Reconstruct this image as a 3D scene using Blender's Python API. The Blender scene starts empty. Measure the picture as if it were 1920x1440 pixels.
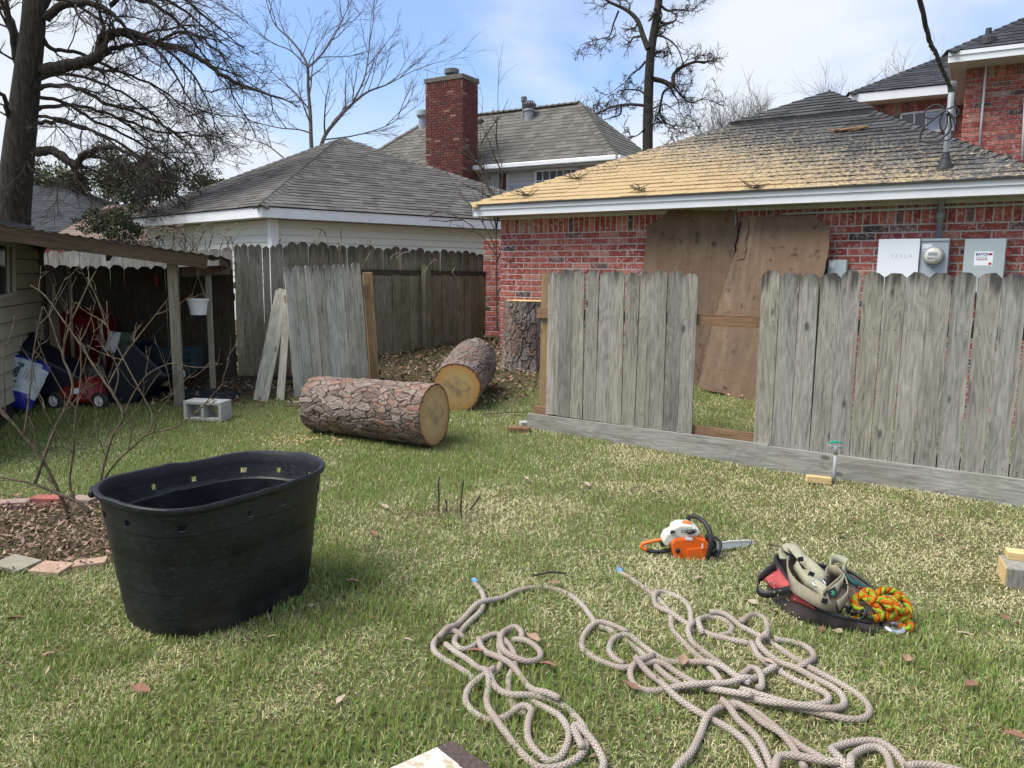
import bpy, bmesh, math, random
import numpy as np
from mathutils import Vector, Matrix, Euler
random.seed(7); rng = np.random.default_rng(7)
S = bpy.context.scene
COL = S.collection
rad = math.radians

# ---------------------------------------------------------------- camera
FPX = 1442.0; PIT = rad(8.2); ROLL = 0.010; CAMH = 1.5
cd = bpy.data.cameras.new('camera'); cam = bpy.data.objects.new('camera', cd); COL.objects.link(cam)
cd.sensor_width = 36; cd.lens = 36 * FPX / 1920; cd.clip_end = 3000; cd.clip_start = 0.05
CR = Matrix.Rotation(math.pi / 2 - PIT, 4, 'X') @ Matrix.Rotation(ROLL, 4, 'Z')
cam.matrix_world = Matrix.Translation((0, 0, CAMH)) @ CR
S.camera = cam

# ---------------------------------------------------------------- sky and sun
SUN_AZ = (-0.86, -0.22); SUN_EL = rad(57)
w = bpy.data.worlds.new('World'); S.world = w; w.use_nodes = True
wn, wl = w.node_tree.nodes, w.node_tree.links
wn.clear()
out = wn.new('ShaderNodeOutputWorld'); bg = wn.new('ShaderNodeBackground'); wl.new(bg.outputs[0], out.inputs[0])
sky = wn.new('ShaderNodeTexSky'); sky.sky_type = 'NISHITA'; sky.sun_disc = False
sky.sun_elevation = SUN_EL; sky.sun_rotation = math.atan2(SUN_AZ[0], SUN_AZ[1]); sky.air_density = 1.2; sky.dust_density = 0.6; sky.ozone_density = 2.0
tc = wn.new('ShaderNodeTexCoord')
sx = wn.new('ShaderNodeSeparateXYZ'); wl.new(tc.outputs['Generated'], sx.inputs[0])
def wmath(op, a, b=None):
    n = wn.new('ShaderNodeMath'); n.operation = op
    for i, v in enumerate((a, b)):
        if v is None: continue
        if isinstance(v, (int, float)): n.inputs[i].default_value = v
        else: wl.new(v, n.inputs[i])
    return n.outputs[0]
zz = wmath('ADD', wmath('MAXIMUM', sx.outputs[2], 0.0), 0.22)
cx = wn.new('ShaderNodeCombineXYZ')
wl.new(wmath('DIVIDE', sx.outputs[0], zz), cx.inputs[0]); wl.new(wmath('DIVIDE', sx.outputs[1], zz), cx.inputs[1])
mpw = wn.new('ShaderNodeMapping'); wl.new(cx.outputs[0], mpw.inputs[0]); mpw.inputs['Location'].default_value = (2.5, 1.4, 0.0); mpw.inputs['Scale'].default_value = (1.0, 0.75, 1)
cn = wn.new('ShaderNodeTexNoise'); cn.inputs['Scale'].default_value = 1.15; cn.inputs['Detail'].default_value = 5; cn.inputs['Roughness'].default_value = 0.5
cn.inputs['Distortion'].default_value = 0.2
wl.new(mpw.outputs[0], cn.inputs['Vector'])
cr = wn.new('ShaderNodeValToRGB'); cr.color_ramp.elements[0].position = 0.38; cr.color_ramp.elements[1].position = 0.60
cr.color_ramp.elements[0].color = (0.22, 0.22, 0.22, 1); cr.color_ramp.elements[1].color = (1, 1, 1, 1); cr.color_ramp.interpolation = 'EASE'
wl.new(cn.outputs['Fac'], cr.inputs[0])
cn2 = wn.new('ShaderNodeTexNoise'); cn2.inputs['Scale'].default_value = 2.4; cn2.inputs['Detail'].default_value = 6; wl.new(mpw.outputs[0], cn2.inputs['Vector'])
ccol = wn.new('ShaderNodeMix'); ccol.data_type = 'RGBA'; wl.new(cn2.outputs['Fac'], ccol.inputs[0])
ccol.inputs[6].default_value = (3.2, 3.6, 4.2, 1); ccol.inputs[7].default_value = (4.25, 4.4, 4.6, 1)
skm = wn.new('ShaderNodeMix'); skm.data_type = 'RGBA'; hz_ = wmath('SUBTRACT', 1.0, wmath('MULTIPLY', wmath('MAXIMUM', sx.outputs[2], 0.0), 4.2))
wl.new(wmath('MINIMUM', wmath('ADD', cr.outputs[0], wmath('MAXIMUM', hz_, 0.0)), 1.0), skm.inputs[0])
tint = wn.new('ShaderNodeMix'); tint.data_type = 'RGBA'; tint.blend_type = 'MULTIPLY'; tint.inputs[0].default_value = 1.0; tint.inputs[7].default_value = (0.50, 0.68, 0.95, 1)
wl.new(sky.outputs[0], tint.inputs[6]); wl.new(tint.outputs[2], skm.inputs[6]); wl.new(ccol.outputs[2], skm.inputs[7])
wl.new(skm.outputs[2], bg.inputs[0]); bg.inputs[1].default_value = 0.10
sd = bpy.data.lights.new('sun', 'SUN'); sun = bpy.data.objects.new('sun', sd); COL.objects.link(sun)
sd.energy = 2.4; sd.angle = rad(42); sd.color = (1.0, 0.95, 0.86)
_a = Vector((SUN_AZ[0], SUN_AZ[1], 0)).normalized() * math.cos(SUN_EL); _a.z = math.sin(SUN_EL)
sun.rotation_euler = _a.to_track_quat('Z', 'Y').to_euler()
S.view_settings.view_transform = 'Standard'; S.view_settings.look = 'None'; S.view_settings.exposure = 1.2; S.view_settings.gamma = 1
S.render.engine = 'CYCLES'; S.cycles.max_bounces = 4; S.cycles.diffuse_bounces = 2; S.cycles.glossy_bounces = 2; S.cycles.transmission_bounces = 2

# ---------------------------------------------------------------- helpers: photograph coordinates to places
_R = np.array(CR.to_3x3())
def ray(px, py): return _R @ np.array([(px - 960) / FPX, -(py - 720) / FPX, -1.0])
CP = np.array([0, 0, CAMH])
def atY(px, py, y): d = ray(px, py); return Vector(CP + d * (y / d[1]))
def atZ(px, py, z): d = ray(px, py); return Vector(CP + d * ((z - CAMH) / d[2]))
def onplane(px, py, p, n):
    d = Vector(ray(px, py)); c = Vector(CP); t = (Vector(p) - c).dot(n) / d.dot(n); return c + d * t
def gz(x, y):
    t = y - 6.6
    return np.minimum(0.11 * (np.sqrt(t * t + 0.3) + t) / 2, 0.56)
def G(px, py):
    z = 0.0
    for i in range(30):
        p = atZ(px, py, min(z, 1.45)); z = .5 * z + .5 * float(gz(p.x, p.y))
    p.z = float(gz(p.x, p.y)); return p
def V(*a): return Vector(a)
def gnd(x, y): return Vector((x, y, float(gz(x, y))))

# ---------------------------------------------------------------- materials
def M_new(name):
    m = bpy.data.materials.new(name); m.use_nodes = True
    nt = m.node_tree; b = nt.nodes['Principled BSDF']; return m, nt, b
def nd(nt, t, **kw):
    n = nt.nodes.new(t)
    for k, v in kw.items(): setattr(n, k, v)
    return n
def ramp(nt, src, stops, interp='LINEAR'):
    r = nd(nt, 'ShaderNodeValToRGB'); r.color_ramp.interpolation = interp
    e = r.color_ramp.elements
    while len(e) < len(stops): e.new(0.5)
    for i, (p, c) in enumerate(stops): e[i].position = p; e[i].color = (*c, 1) if len(c) == 3 else c
    nt.links.new(src, r.inputs[0]); return r.outputs[0]
def mapping(nt, scale=(1, 1, 1), coord='Object', rnd=True):
    t = nd(nt, 'ShaderNodeTexCoord'); mp = nd(nt, 'ShaderNodeMapping'); mp.inputs['Scale'].default_value = scale
    nt.links.new(t.outputs[coord], mp.inputs['Vector'])
    if rnd:
        oi = nd(nt, 'ShaderNodeObjectInfo'); ml = nd(nt, 'ShaderNodeMath', operation='MULTIPLY'); ml.inputs[1].default_value = 91.7
        nt.links.new(oi.outputs['Random'], ml.inputs[0]); nt.links.new(ml.outputs[0], mp.inputs['Location'])
    return mp.outputs[0]
def noise(nt, vec, scale, detail=4, rough=0.55, dist=0.0):
    n = nd(nt, 'ShaderNodeTexNoise'); n.inputs['Scale'].default_value = scale; n.inputs['Detail'].default_value = detail
    n.inputs['Roughness'].default_value = rough; n.inputs['Distortion'].default_value = dist
    if vec is not None: nt.links.new(vec, n.inputs['Vector'])
    return n.outputs['Fac']
def mixc(nt, fac, a, b, mode='MIX'):
    m = nd(nt, 'ShaderNodeMix', data_type='RGBA', blend_type=mode)
    for i, v in ((0, fac), (6, a), (7, b)):
        if isinstance(v, (int, float)): m.inputs[i].default_value = v
        elif isinstance(v, tuple): m.inputs[i].default_value = (*v, 1) if len(v) == 3 else v
        else: nt.links.new(v, m.inputs[i])
    return m.outputs[2]
def mth(nt, op, a, b=None, c=None):
    m = nd(nt, 'ShaderNodeMath', operation=op)
    for i, v in enumerate((a, b, c)):
        if v is None: continue
        if isinstance(v, (int, float)): m.inputs[i].default_value = v
        else: nt.links.new(v, m.inputs[i])
    return m.outputs[0]
def bump(nt, b, h, strength=0.4, dist=0.01):
    n = nd(nt, 'ShaderNodeBump'); n.inputs['Strength'].default_value = strength; n.inputs['Distance'].default_value = dist
    nt.links.new(h, n.inputs['Height']); nt.links.new(n.outputs[0], b.inputs['Normal'])
def objrand(nt): return nd(nt, 'ShaderNodeObjectInfo').outputs['Random']
def attr(nt, name='Col'):
    a = nd(nt, 'ShaderNodeAttribute'); a.attribute_name = name; return a
def simple(name, c1, c2=None, scale=8, rough=0.6, bmp=0.0, metal=0.0, stretch=(1, 1, 1), detail=5, spec=0.4, bscale=None):
    m, nt, b = M_new(name)
    if c2 is None: c2 = tuple(v * 0.75 for v in c1)
    v = mapping(nt, stretch); n = noise(nt, v, scale, detail)
    nt.links.new(ramp(nt, n, [(0.3, c2), (0.7, c1)]), b.inputs['Base Color'])
    b.inputs['Roughness'].default_value = rough; b.inputs['Metallic'].default_value = metal; b.inputs['Specular IOR Level'].default_value = spec
    if bmp: bump(nt, b, noise(nt, v, bscale or scale * 4, 4), bmp, 0.004)
    return m
def wood(name, light, mid, dark, top_stain=0.0, moss=0.0, height=1.4, rings=True, tintvar=0.5):
    """weathered board: grain runs along local z"""
    m, nt, b = M_new(name)
    v = mapping(nt, (1, 1, 0.09)); v2 = mapping(nt, (1, 1, 1)); v3 = mapping(nt, (1, 1, .25))
    g = noise(nt, v, 70, 5, 0.65, 0.6)
    big = noise(nt, v3, 6, 3, 0.5, 0.4)
    # cathedral figure: rings of a stretched distorted field
    fig = noise(nt, mapping(nt, (1, 1, .16)), 7, 2, 0.4, 0.5)
    wv = mth(nt, 'SINE', mth(nt, 'MULTIPLY', fig, 85.0))
    fac = mth(nt, 'ADD', mth(nt, 'MULTIPLY', g, 0.75), mth(nt, 'MULTIPLY', wv, 0.045 if rings else 0.0))
    fac = mth(nt, 'ADD', fac, mth(nt, 'MULTIPLY', big, 0.35))
    c = ramp(nt, fac, [(0.30, dark), (0.5, mid), (0.72, light)])
    r = objrand(nt)
    tv = ramp(nt, r, [(0.0, (1 - .62 * tintvar, 1 - .6 * tintvar, 1 - .6 * tintvar)), (.2, (1.0, 0.98, .93)), (0.42, (1 - .4 * tintvar, 1 - .42 * tintvar, 1 - .48 * tintvar)), (.62, (.95, .98, 1.0)), (.8, (1 - .3 * tintvar, 1 - .3 * tintvar, 1 - .22 * tintvar)), (1, (1 + .16 * tintvar, 1 + .15 * tintvar, 1 + .12 * tintvar))])
    c = mixc(nt, 1.0, c, tv, 'MULTIPLY')
    stk_ = noise(nt, mapping(nt, (1, 1, .035)), 26, 4, .6, .3)
    c = mixc(nt, ramp(nt, stk_, [(.56, (0, 0, 0)), (.72, (.45, .45, .45))]), c, tuple(x * .6 for x in dark))
    # knots
    vo = nd(nt, 'ShaderNodeTexVoronoi'); vo.inputs['Scale'].default_value = 3.2; nt.links.new(mapping(nt, (1.3, 0.3, .6)), vo.inputs['Vector'])
    kn = ramp(nt, vo.outputs['Distance'], [(0.045, (1, 1, 1)), (0.09, (0, 0, 0))])
    c = mixc(nt, mth(nt, 'MULTIPLY', kn, 0.75), c, tuple(x * .45 for x in dark))
    t = nd(nt, 'ShaderNodeTexCoord'); sp = nd(nt, 'ShaderNodeSeparateXYZ'); nt.links.new(t.outputs['Object'], sp.inputs[0])
    if top_stain:
        hh = mth(nt, 'DIVIDE', sp.outputs[2], height)
        f = mth(nt, 'ADD', mth(nt, 'MULTIPLY', mth(nt, 'SUBTRACT', hh, 0.93), 5.5), mth(nt, 'MULTIPLY', mth(nt, 'SUBTRACT', noise(nt, mapping(nt, (1, 1, .12)), 22, 4), 0.45), 2.2))
        f = ramp(nt, f, [(0.0, (0, 0, 0)), (0.55, (top_stain,) * 3)])
        c = mixc(nt, f, c, (0.045, 0.042, 0.04))
    if moss:
        f = ramp(nt, mth(nt, 'ADD', noise(nt, v2, 3.0, 5), mth(nt, 'MULTIPLY', sp.outputs[2], -0.06)), [(0.42, (0, 0, 0)), (0.62, (moss,) * 3)])
        c = mixc(nt, f, c, (0.075, 0.085, 0.02))
    nt.links.new(c, b.inputs['Base Color']); b.inputs['Roughness'].default_value = 0.85; b.inputs['Specular IOR Level'].default_value = 0.2
    bump(nt, b, fac, 0.55, 0.004)
    return m

MAT = {}
MAT['picket'] = wood('weathered_picket', (0.375, 0.355, 0.312), (0.24, 0.228, 0.197), (0.088, 0.081, 0.07), top_stain=0.9, height=1.36, tintvar=.62)
MAT['panel'] = wood('weathered_panel_picket', (0.50, 0.48, 0.42), (0.35, 0.335, 0.285), (0.13, 0.12, 0.10), top_stain=0.75, moss=0.25, height=1.4)
MAT['old_picket'] = wood('old_picket', (0.28, 0.25, 0.18), (0.175, 0.158, 0.108), (0.065, 0.057, 0.043), top_stain=0.8, moss=0.4, height=1.35)
MAT['shade_toned_picket'] = wood('shade_toned_picket', (0.095, 0.077, 0.063), (0.047, 0.038, 0.031), (0.018, 0.015, 0.013), top_stain=0.5, moss=0.25, height=1.3)  # picket wood darkened so its colour holds the lean-to's shade
MAT['mid_picket'] = wood('mossy_grey_picket', (0.36, 0.33, 0.26), (0.235, 0.212, 0.16), (0.09, 0.08, 0.062), top_stain=.6, moss=.45, height=1.5)
MAT['far_picket'] = wood('far_picket', (0.40, 0.38, 0.34), (0.26, 0.245, 0.22), (0.12, 0.11, 0.10), top_stain=0.4, height=1.4)  # dimmed in colour so the lean-to around it reads more shaded
MAT['rail'] = wood('brown_rail', (0.30, 0.19, 0.11), (0.19, 0.115, 0.068), (0.07, 0.042, 0.027), rings=False)
MAT['post'] = wood('brown_post', (0.36, 0.25, 0.13), (0.25, 0.165, 0.085), (0.10, 0.065, 0.035), rings=False)
MAT['rotboard'] = wood('grey_rot_board', (0.42, 0.40, 0.36), (0.29, 0.275, 0.25), (0.15, 0.135, 0.12), moss=0.2)
MAT['beam'] = wood('lean_to_beam', (0.15, 0.11, 0.075), (0.09, 0.064, 0.044), (0.04, 0.03, 0.022), rings=False)
MAT['greypost'] = wood('grey_post', (0.42, 0.38, 0.30), (0.29, 0.26, 0.195), (0.14, 0.12, 0.09), moss=0.15)

# ---------------------------------------------------------------- mesh builder
ORG = {}
class MB:
    def __init__(s): s.v = []; s.f = []; s.c = []; s.uv = {}; s.useuv = False; s.mi = []; s.curm = 0
    def add(s, vs, fs, col=None):
        o = len(s.v); s.v += [tuple(x) for x in vs]
        for f in fs: s.f.append(tuple(i + o for i in f)); s.c.append(col); s.mi.append(s.curm)
        return o
    def box(s, c, size, rot=None, col=None, taper=1.0):
        hx, hy, hz = size[0] / 2, size[1] / 2, size[2] / 2
        vs = [Vector((x * (taper if z > 0 else 1), y * (taper if z > 0 else 1), z)) for z in (-hz, hz) for x, y in ((-hx, -hy), (hx, -hy), (hx, hy), (-hx, hy))]
        if rot is not None: vs = [rot @ v for v in vs]
        c = Vector(c)
        s.add([v + c for v in vs], [(3, 2, 1, 0), (4, 5, 6, 7), (0, 1, 5, 4), (1, 2, 6, 5), (2, 3, 7, 6), (3, 0, 4, 7)], col)
    def beam(s, a, b, wdt, hgt, up=(0, 0, 1), col=None):
        a, b = Vector(a), Vector(b); d = (b - a); L = d.length; d.normalize(); up = Vector(up)
        sd_ = d.cross(up).normalized(); u2 = sd_.cross(d).normalized()
        R_ = Matrix((d, sd_, u2)).transposed()
        s.box((a + b) / 2, (L, wdt, hgt), R_, col)
    def tube(s, pts, r, sides=8, cap=True, col=None, uv=False, closed=False):
        pts = [Vector(p) for p in pts]; n = len(pts)
        rs = r if isinstance(r, (list, tuple)) else [r] * n
        t = (pts[1] - pts[0]).normalized(); up = Vector((0, 0, 1)) if abs(t.z) < 0.9 else Vector((1, 0, 0))
        nrm = t.cross(up).normalized(); o = len(s.v); L = 0.0; vs = []; us = []
        for i, p in enumerate(pts):
            if i == 0: tt = (pts[1] - pts[0])
            elif i == n - 1: tt = pts[-1] - pts[-2]
            else: tt = pts[i + 1] - pts[i - 1]
            if tt.length < 1e-9: tt = t
            tt = tt.normalized(); nrm = (nrm - tt * nrm.dot(tt))
            if nrm.length < 1e-6: nrm = tt.orthogonal()
            nrm.normalize(); bi = tt.cross(nrm); t = tt
            if i: L += (p - pts[i - 1]).length
            for k in range(sides):
                a = 2 * math.pi * k / sides
                vs.append(p + (nrm * math.cos(a) + bi * math.sin(a)) * rs[i])
            us.append(L)
        fs = []; base = len(s.f)
        for i in range(n - 1):
            for k in range(sides):
                k2 = (k + 1) % sides
                fs.append((i * sides + k, i * sides + k2, (i + 1) * sides + k2, (i + 1) * sides + k))
                if uv:
                    s.useuv = True; s.uv[base + len(fs) - 1] = [(us[i], k / sides), (us[i], (k + 1) / sides), (us[i + 1], (k + 1) / sides), (us[i + 1], k / sides)]
        if cap: fs.append(tuple(range(sides - 1, -1, -1))); fs.append(tuple((n - 1) * sides + k for k in range(sides)))
        s.add(vs, fs, col)
    def lathe(s, prof, c=(0, 0, 0), sides=24, rot=None, col=None, sx=1, sy=1, caps=True):
        vs = []; fs = []; n = len(prof); c = Vector(c)
        for (r, z) in prof:
            for k in range(sides):
                a = 2 * math.pi * k / sides; p = Vector((r * math.cos(a) * sx, r * math.sin(a) * sy, z))
                if rot is not None: p = rot @ p
                vs.append(p + c)
        for i in range(n - 1):
            for k in range(sides):
                k2 = (k + 1) % sides; fs.append((i * sides + k, i * sides + k2, (i + 1) * sides + k2, (i + 1) * sides + k))
        if caps and prof[0][0] > 1e-6: fs.append(tuple(range(sides - 1, -1, -1)))
        if caps and prof[-1][0] > 1e-6: fs.append(tuple((n - 1) * sides + k for k in range(sides)))
        s.add(vs, fs, col)
    def prism(s, poly, thick, col=None):
        """poly: list of 3D points (planar), thick: offset vector"""
        poly = [Vector(p) for p in poly]; th = Vector(thick); n = len(poly)
        nn = Vector((0, 0, 0))
        for i in range(n): nn += poly[i].cross(poly[(i + 1) % n])
        if nn.dot(th) > 0: poly = poly[::-1]
        vs = poly + [p + th for p in poly]
        fs = [tuple(range(n)), tuple(range(2 * n - 1, n - 1, -1))] + [((i + 1) % n, i, n + i, n + (i + 1) % n) for i in range(n)]
        s.add(vs, fs, col)
    def quad(s, a, b, c, d, col=None): s.add([a, b, c, d], [(0, 1, 2, 3)], col)
    def mesh(s, name, mats, off=(0, 0, 0), smooth=False):
        me = bpy.data.meshes.new(name); o = Vector(off)
        me.from_pydata([tuple(Vector(v) - o) for v in s.v] if o.length else s.v, [], s.f)
        for m in (mats if isinstance(mats, (list, tuple)) else [mats]): me.materials.append(MAT[m] if isinstance(m, str) else m)
        if len(me.materials) > 1: me.polygons.foreach_set('material_index', s.mi)
        if any(c is not None for c in s.c):
            a = me.color_attributes.new('Col', 'FLOAT_COLOR', 'CORNER'); arr = []
            for f, c in zip(s.f, s.c):
                c = c or (.5, .5, .5); arr += [c[0], c[1], c[2], 1.0] * len(f)
            a.data.foreach_set('color', arr)
        if s.useuv:
            u = me.uv_layers.new(name='UVMap'); arr = []
            for i, f in enumerate(s.f):
                q = s.uv.get(i)
                for j in range(len(f)): arr += list(q[j]) if q else [0, 0]
            u.data.foreach_set('uv', arr)
        if smooth: me.polygons.foreach_set('use_smooth', [True] * len(me.polygons))
        me.update(); return me
    def build(s, name, mats, parent=None, smooth=False, bevel=0, subsurf=0, autosmooth=False):
        off = ORG[parent.name] if parent else Vector((0, 0, 0))
        me = s.mesh(name, mats, off, smooth)
        o = bpy.data.objects.new(name, me); COL.objects.link(o)
        if parent: o.parent = parent
        ORG[o.name] = Vector(off)
        if bevel:
            b = o.modifiers.new('bevel', 'BEVEL'); b.width = bevel; b.segments = 2; b.limit_method = 'ANGLE'; b.angle_limit = rad(40)
        if subsurf:
            b = o.modifiers.new('sub', 'SUBSURF'); b.levels = subsurf; b.render_levels = subsurf
        if autosmooth:
            me.polygons.foreach_set('use_smooth', [True] * len(me.polygons)); me.set_sharp_from_angle(angle=rad(35))
        return o
def tag(o, label=None, cat=None, group=None, kind=None):
    if label: o['label'] = label
    if cat: o['category'] = cat
    if group: o['group'] = group
    if kind: o['kind'] = kind
    return o
def thing(name, loc, label, cat, group=None):
    o = bpy.data.objects.new(name, None); COL.objects.link(o); o.location = Vector(loc); o.empty_display_size = 0.05
    ORG[o.name] = Vector(loc); return tag(o, label, cat, group)
def piece(name, me, parent, mat):
    """a shared-mesh piece placed by a world matrix under its parent"""
    o = bpy.data.objects.new(name, me); COL.objects.link(o); o.parent = parent
    o.matrix_local = Matrix.Translation(-ORG[parent.name]) @ mat
    ORG[o.name] = ORG[parent.name]; return o
def solo(mb, name, mats, label, cat, group=None, **kw):
    return tag(mb.build(name, mats, None, **kw), label, cat, group)
def frame(o, x, y, z):
    m = Matrix((x, y, z)).transposed().to_4x4(); m.translation = o; return m
def text_mb(txt, size, origin, xdir, ydir, lift=0.001, bold=0.0):
    """flat lettering as mesh geometry"""
    c = bpy.data.curves.new('lettering', 'FONT'); c.body = txt; c.size = size; c.offset = bold
    o = bpy.data.objects.new('lettering', c); COL.objects.link(o)
    dg = bpy.context.evaluated_depsgraph_get(); me = bpy.data.meshes.new_from_object(o.evaluated_get(dg))
    n = Vector(xdir).cross(Vector(ydir)).normalized(); mb = MB()
    mb.add([Vector(origin) + Vector(xdir) * v.co.x + Vector(ydir) * v.co.y + n * lift for v in me.vertices], [tuple(p.vertices) for p in me.polygons])
    bpy.data.objects.remove(o); bpy.data.curves.remove(c); bpy.data.meshes.remove(me); return mb
def spline(pts, n=8):
    """Catmull-Rom through points"""
    P = [Vector(p) for p in pts]; P = [P[0] * 2 - P[1]] + P + [P[-1] * 2 - P[-2]]; o = []
    for i in range(1, len(P) - 2):
        a, b, c, d = P[i - 1], P[i], P[i + 1], P[i + 2]
        for k in range(n):
            t = k / n; o.append(0.5 * ((2 * b) + (c - a) * t + (2 * a - 5 * b + 4 * c - d) * t * t + (3 * b - a - 3 * c + d) * t ** 3))
    o.append(P[-2]); return o

# ================================================================ ground
def ground_masks(x, y):
    """1 where grass grows, 0 where there is bare soil or leaf litter"""
    m = np.ones_like(x)
    def soft(d, wd): return np.clip(0.5 + d / wd, 0, 1)
    wob = 0.18 * np.sin(x * 3.1 + 1.3 * np.sin(y * 2.2)) + 0.12 * np.sin(y * 5.3 + x * 1.7)
    litter = soft(y - (8.15 + wob + 0.25 * np.clip(x + 0.6, 0, 9)), 0.7) * soft(2.2 - x, .6)      # behind the gate
    lean = soft(y - (7.72 + .4 * wob), 0.35) * soft(-2.75 - x + wob, 0.5)
    bed = soft(1 - np.sqrt(((x + 2.95) / 1.12) ** 2 + ((y - 4.17) / 0.60) ** 2) + wob * .5, 0.25)
    hole = soft(1 - np.sqrt(((x + .42) / .3) ** 2 + ((y - 4.62) / .15) ** 2) + wob, .8) * .75
    return np.clip(m - litter - lean - bed - hole, 0, 1)
xs = np.concatenate([np.geomspace(-600, -9, 14)[:-1], np.arange(-9, 9.01, 0.1), np.geomspace(9, 600, 14)[1:]])
ys = np.concatenate([[-300, -60, -10, -2], np.arange(0, 13.01, 0.1), np.geomspace(13, 900, 16)[1:]])
XX, YY = np.meshgrid(xs, ys); ZZ = gz(XX, YY) + 0.012 * np.sin(XX * 1.9) * np.sin(YY * 2.3) * (YY < 12) * (np.abs(XX) < 9)
nx, ny = len(xs), len(ys)
me = bpy.data.meshes.new('lawn')
vv = np.stack([XX, YY, ZZ], -1).reshape(-1, 3)
ii = np.arange(nx * ny).reshape(ny, nx)
ff = np.stack([ii[:-1, :-1], ii[:-1, 1:], ii[1:, 1:], ii[1:, :-1]], -1).reshape(-1, 4)
me.from_pydata(vv.tolist(), [], ff.tolist())
ca = me.color_attributes.new('Col', 'FLOAT_COLOR', 'POINT')
gm = ground_masks(XX, YY).reshape(-1); arr = np.ones((nx * ny, 4)); arr[:, 0] = gm; arr[:, 1] = gm; ca.data.foreach_set('color', arr.reshape(-1))
me.polygons.foreach_set('use_smooth', [True] * len(me.polygons))
m, nt, b = M_new('lawn_soil'); v = mapping(nt, rnd=False)
soil = ramp(nt, noise(nt, v, 22, 8, 0.7), [(0.3, (0.028, 0.02, 0.014)), (0.5, (0.07, 0.048, 0.032)), (0.72, (0.15, 0.10, 0.066))])
thatch = ramp(nt, noise(nt, v, 45, 8, 0.75), [(0.3, (0.06, 0.07, 0.02)), (0.5, (0.15, 0.155, 0.06)), (0.7, (0.32, 0.29, 0.16))])
nt.links.new(mixc(nt, attr(nt).outputs['Fac'], soil, thatch), b.inputs['Base Color']); b.inputs['Roughness'].default_value = 0.95; b.inputs['Specular IOR Level'].default_value = 0.1
bump(nt, b, noise(nt, v, 60, 8, 0.8), 0.9, 0.03)
MAT['soil'] = m; me.materials.append(m)
o = bpy.data.objects.new('lawn', me); COL.objects.link(o); tag(o, 'green and straw coloured lawn rising gently to the back fence', 'lawn', kind='structure')

# ================================================================ bricks
def brick_mat(name, mode, cols, smear=.74):
    m, nt, b = M_new(name)
    r = objrand(nt) if mode == 'obj' else attr(nt).outputs['Fac']
    c = ramp(nt, r, cols, 'CONSTANT')
    if mode == 'obj': v = mapping(nt)
    else:
        g = nd(nt, 'ShaderNodeNewGeometry'); v = g.outputs['Position']
    sm = noise(nt, v, 17, 4, 0.55, 1.6)
    c = mixc(nt, ramp(nt, sm, [(0.50, (0, 0, 0)), (0.68, (smear,) * 3)]), c, (0.60, 0.41, 0.35))
    c = mixc(nt, ramp(nt, noise(nt, v, 26, 4, .6, 1.0), [(0.56, (0, 0, 0)), (0.74, (0.7, .7, .7))]), c, (0.075, 0.045, 0.045))
    nt.links.new(c, b.inputs['Base Color']); b.inputs['Roughness'].default_value = 0.85; b.inputs['Specular IOR Level'].default_value = .25
    bump(nt, b, noise(nt, v, 60, 4), 0.6, 0.004); return m
RED = [(0, (0.30, 0.065, 0.048)), (0.22, (0.37, 0.10, 0.075)), (0.42, (0.25, 0.048, 0.04)), (0.58, (0.42, 0.17, 0.125)), (0.70, (0.31, 0.072, 0.055)), (0.86, (0.075, 0.052, 0.05)), (0.93, (0.15, 0.085, 0.075)), (0.97, (0.33, 0.23, 0.19))]
CHIM = [(0, (0.115, 0.032, 0.027)), (0.3, (0.135, 0.04, 0.032)), (0.5, (0.095, 0.028, 0.025)), (0.78, (0.15, 0.055, 0.042)), (0.93, (0.25, 0.14, 0.11)), (0.97, (0.065, 0.04, 0.036))]
MAT['brick'] = brick_mat('red_brick', 'obj', RED); MAT['brick_c'] = brick_mat('red_brick_many', 'attr', RED); MAT['chim_c'] = brick_mat('chimney_brick', 'attr', CHIM, .15)
MAT['mortar'] = simple('mortar', (0.54, 0.49, 0.45), (0.40, 0.36, 0.33), 14, 0.95, 0.5)
def brick_shape(mb, o, u, up, n, L, H, D, col=None, j=0.003):
    """front-chamfered brick: o is the back lower corner"""
    c = 0.004
    q = lambda a, h, d: o + u * a + up * h + n * d
    jj = lambda: random.uniform(-j, j) * .5
    bk = [q(0, 0, 0), q(L, 0, 0), q(L, H, 0), q(0, H, 0)]
    mid = [q(0 + jj(), 0 + jj(), D - c), q(L + jj(), 0 + jj(), D - c), q(L + jj(), H + jj(), D - c), q(0 + jj(), H + jj(), D - c)]
    fr = [q(c, c, D), q(L - c, c, D), q(L - c, H - c, D), q(c, H - c, D)]
    fs = [(8, 9, 10, 11)]
    for i in range(4):
        k = (i + 1) % 4; fs += [(i, k, 4 + k, 4 + i), (4 + i, 4 + k, 8 + k, 8 + i)]
    mb.add(bk + mid + fr, fs, col)
def brick_meshes(L, H, D, n=4):
    out = []
    for i in range(n):
        mb = MB(); brick_shape(mb, V(-L / 2, -H / 2, 0), V(1, 0, 0), V(0, 1, 0), V(0, 0, 1), L, H, D); out.append(mb.mesh('brick', 'brick'))
    return out
def bond(length, z0, z1, L, C, joint, s0=0.0, soldier=None):
    """list of (s, z, length, height) of a running bond, rows counted down from z1"""
    out = []; top = z1
    if soldier:
        s = s0
        while s < s0 + length - C + joint:
            out.append((s, z1 - soldier, C - joint, soldier - joint)); s += C
        top = z1 - soldier
    r = 0; z = top - C
    while z > z0 - C:
        s = s0 - (L / 2 if r % 2 else 0)
        while s < s0 + length:
            a, b_ = max(s, s0), min(s + L, s0 + length)
            if b_ - a > 0.04: out.append((a, z, b_ - a - joint, C - joint))
            s += L
        z -= C; r += 1
    return out

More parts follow.
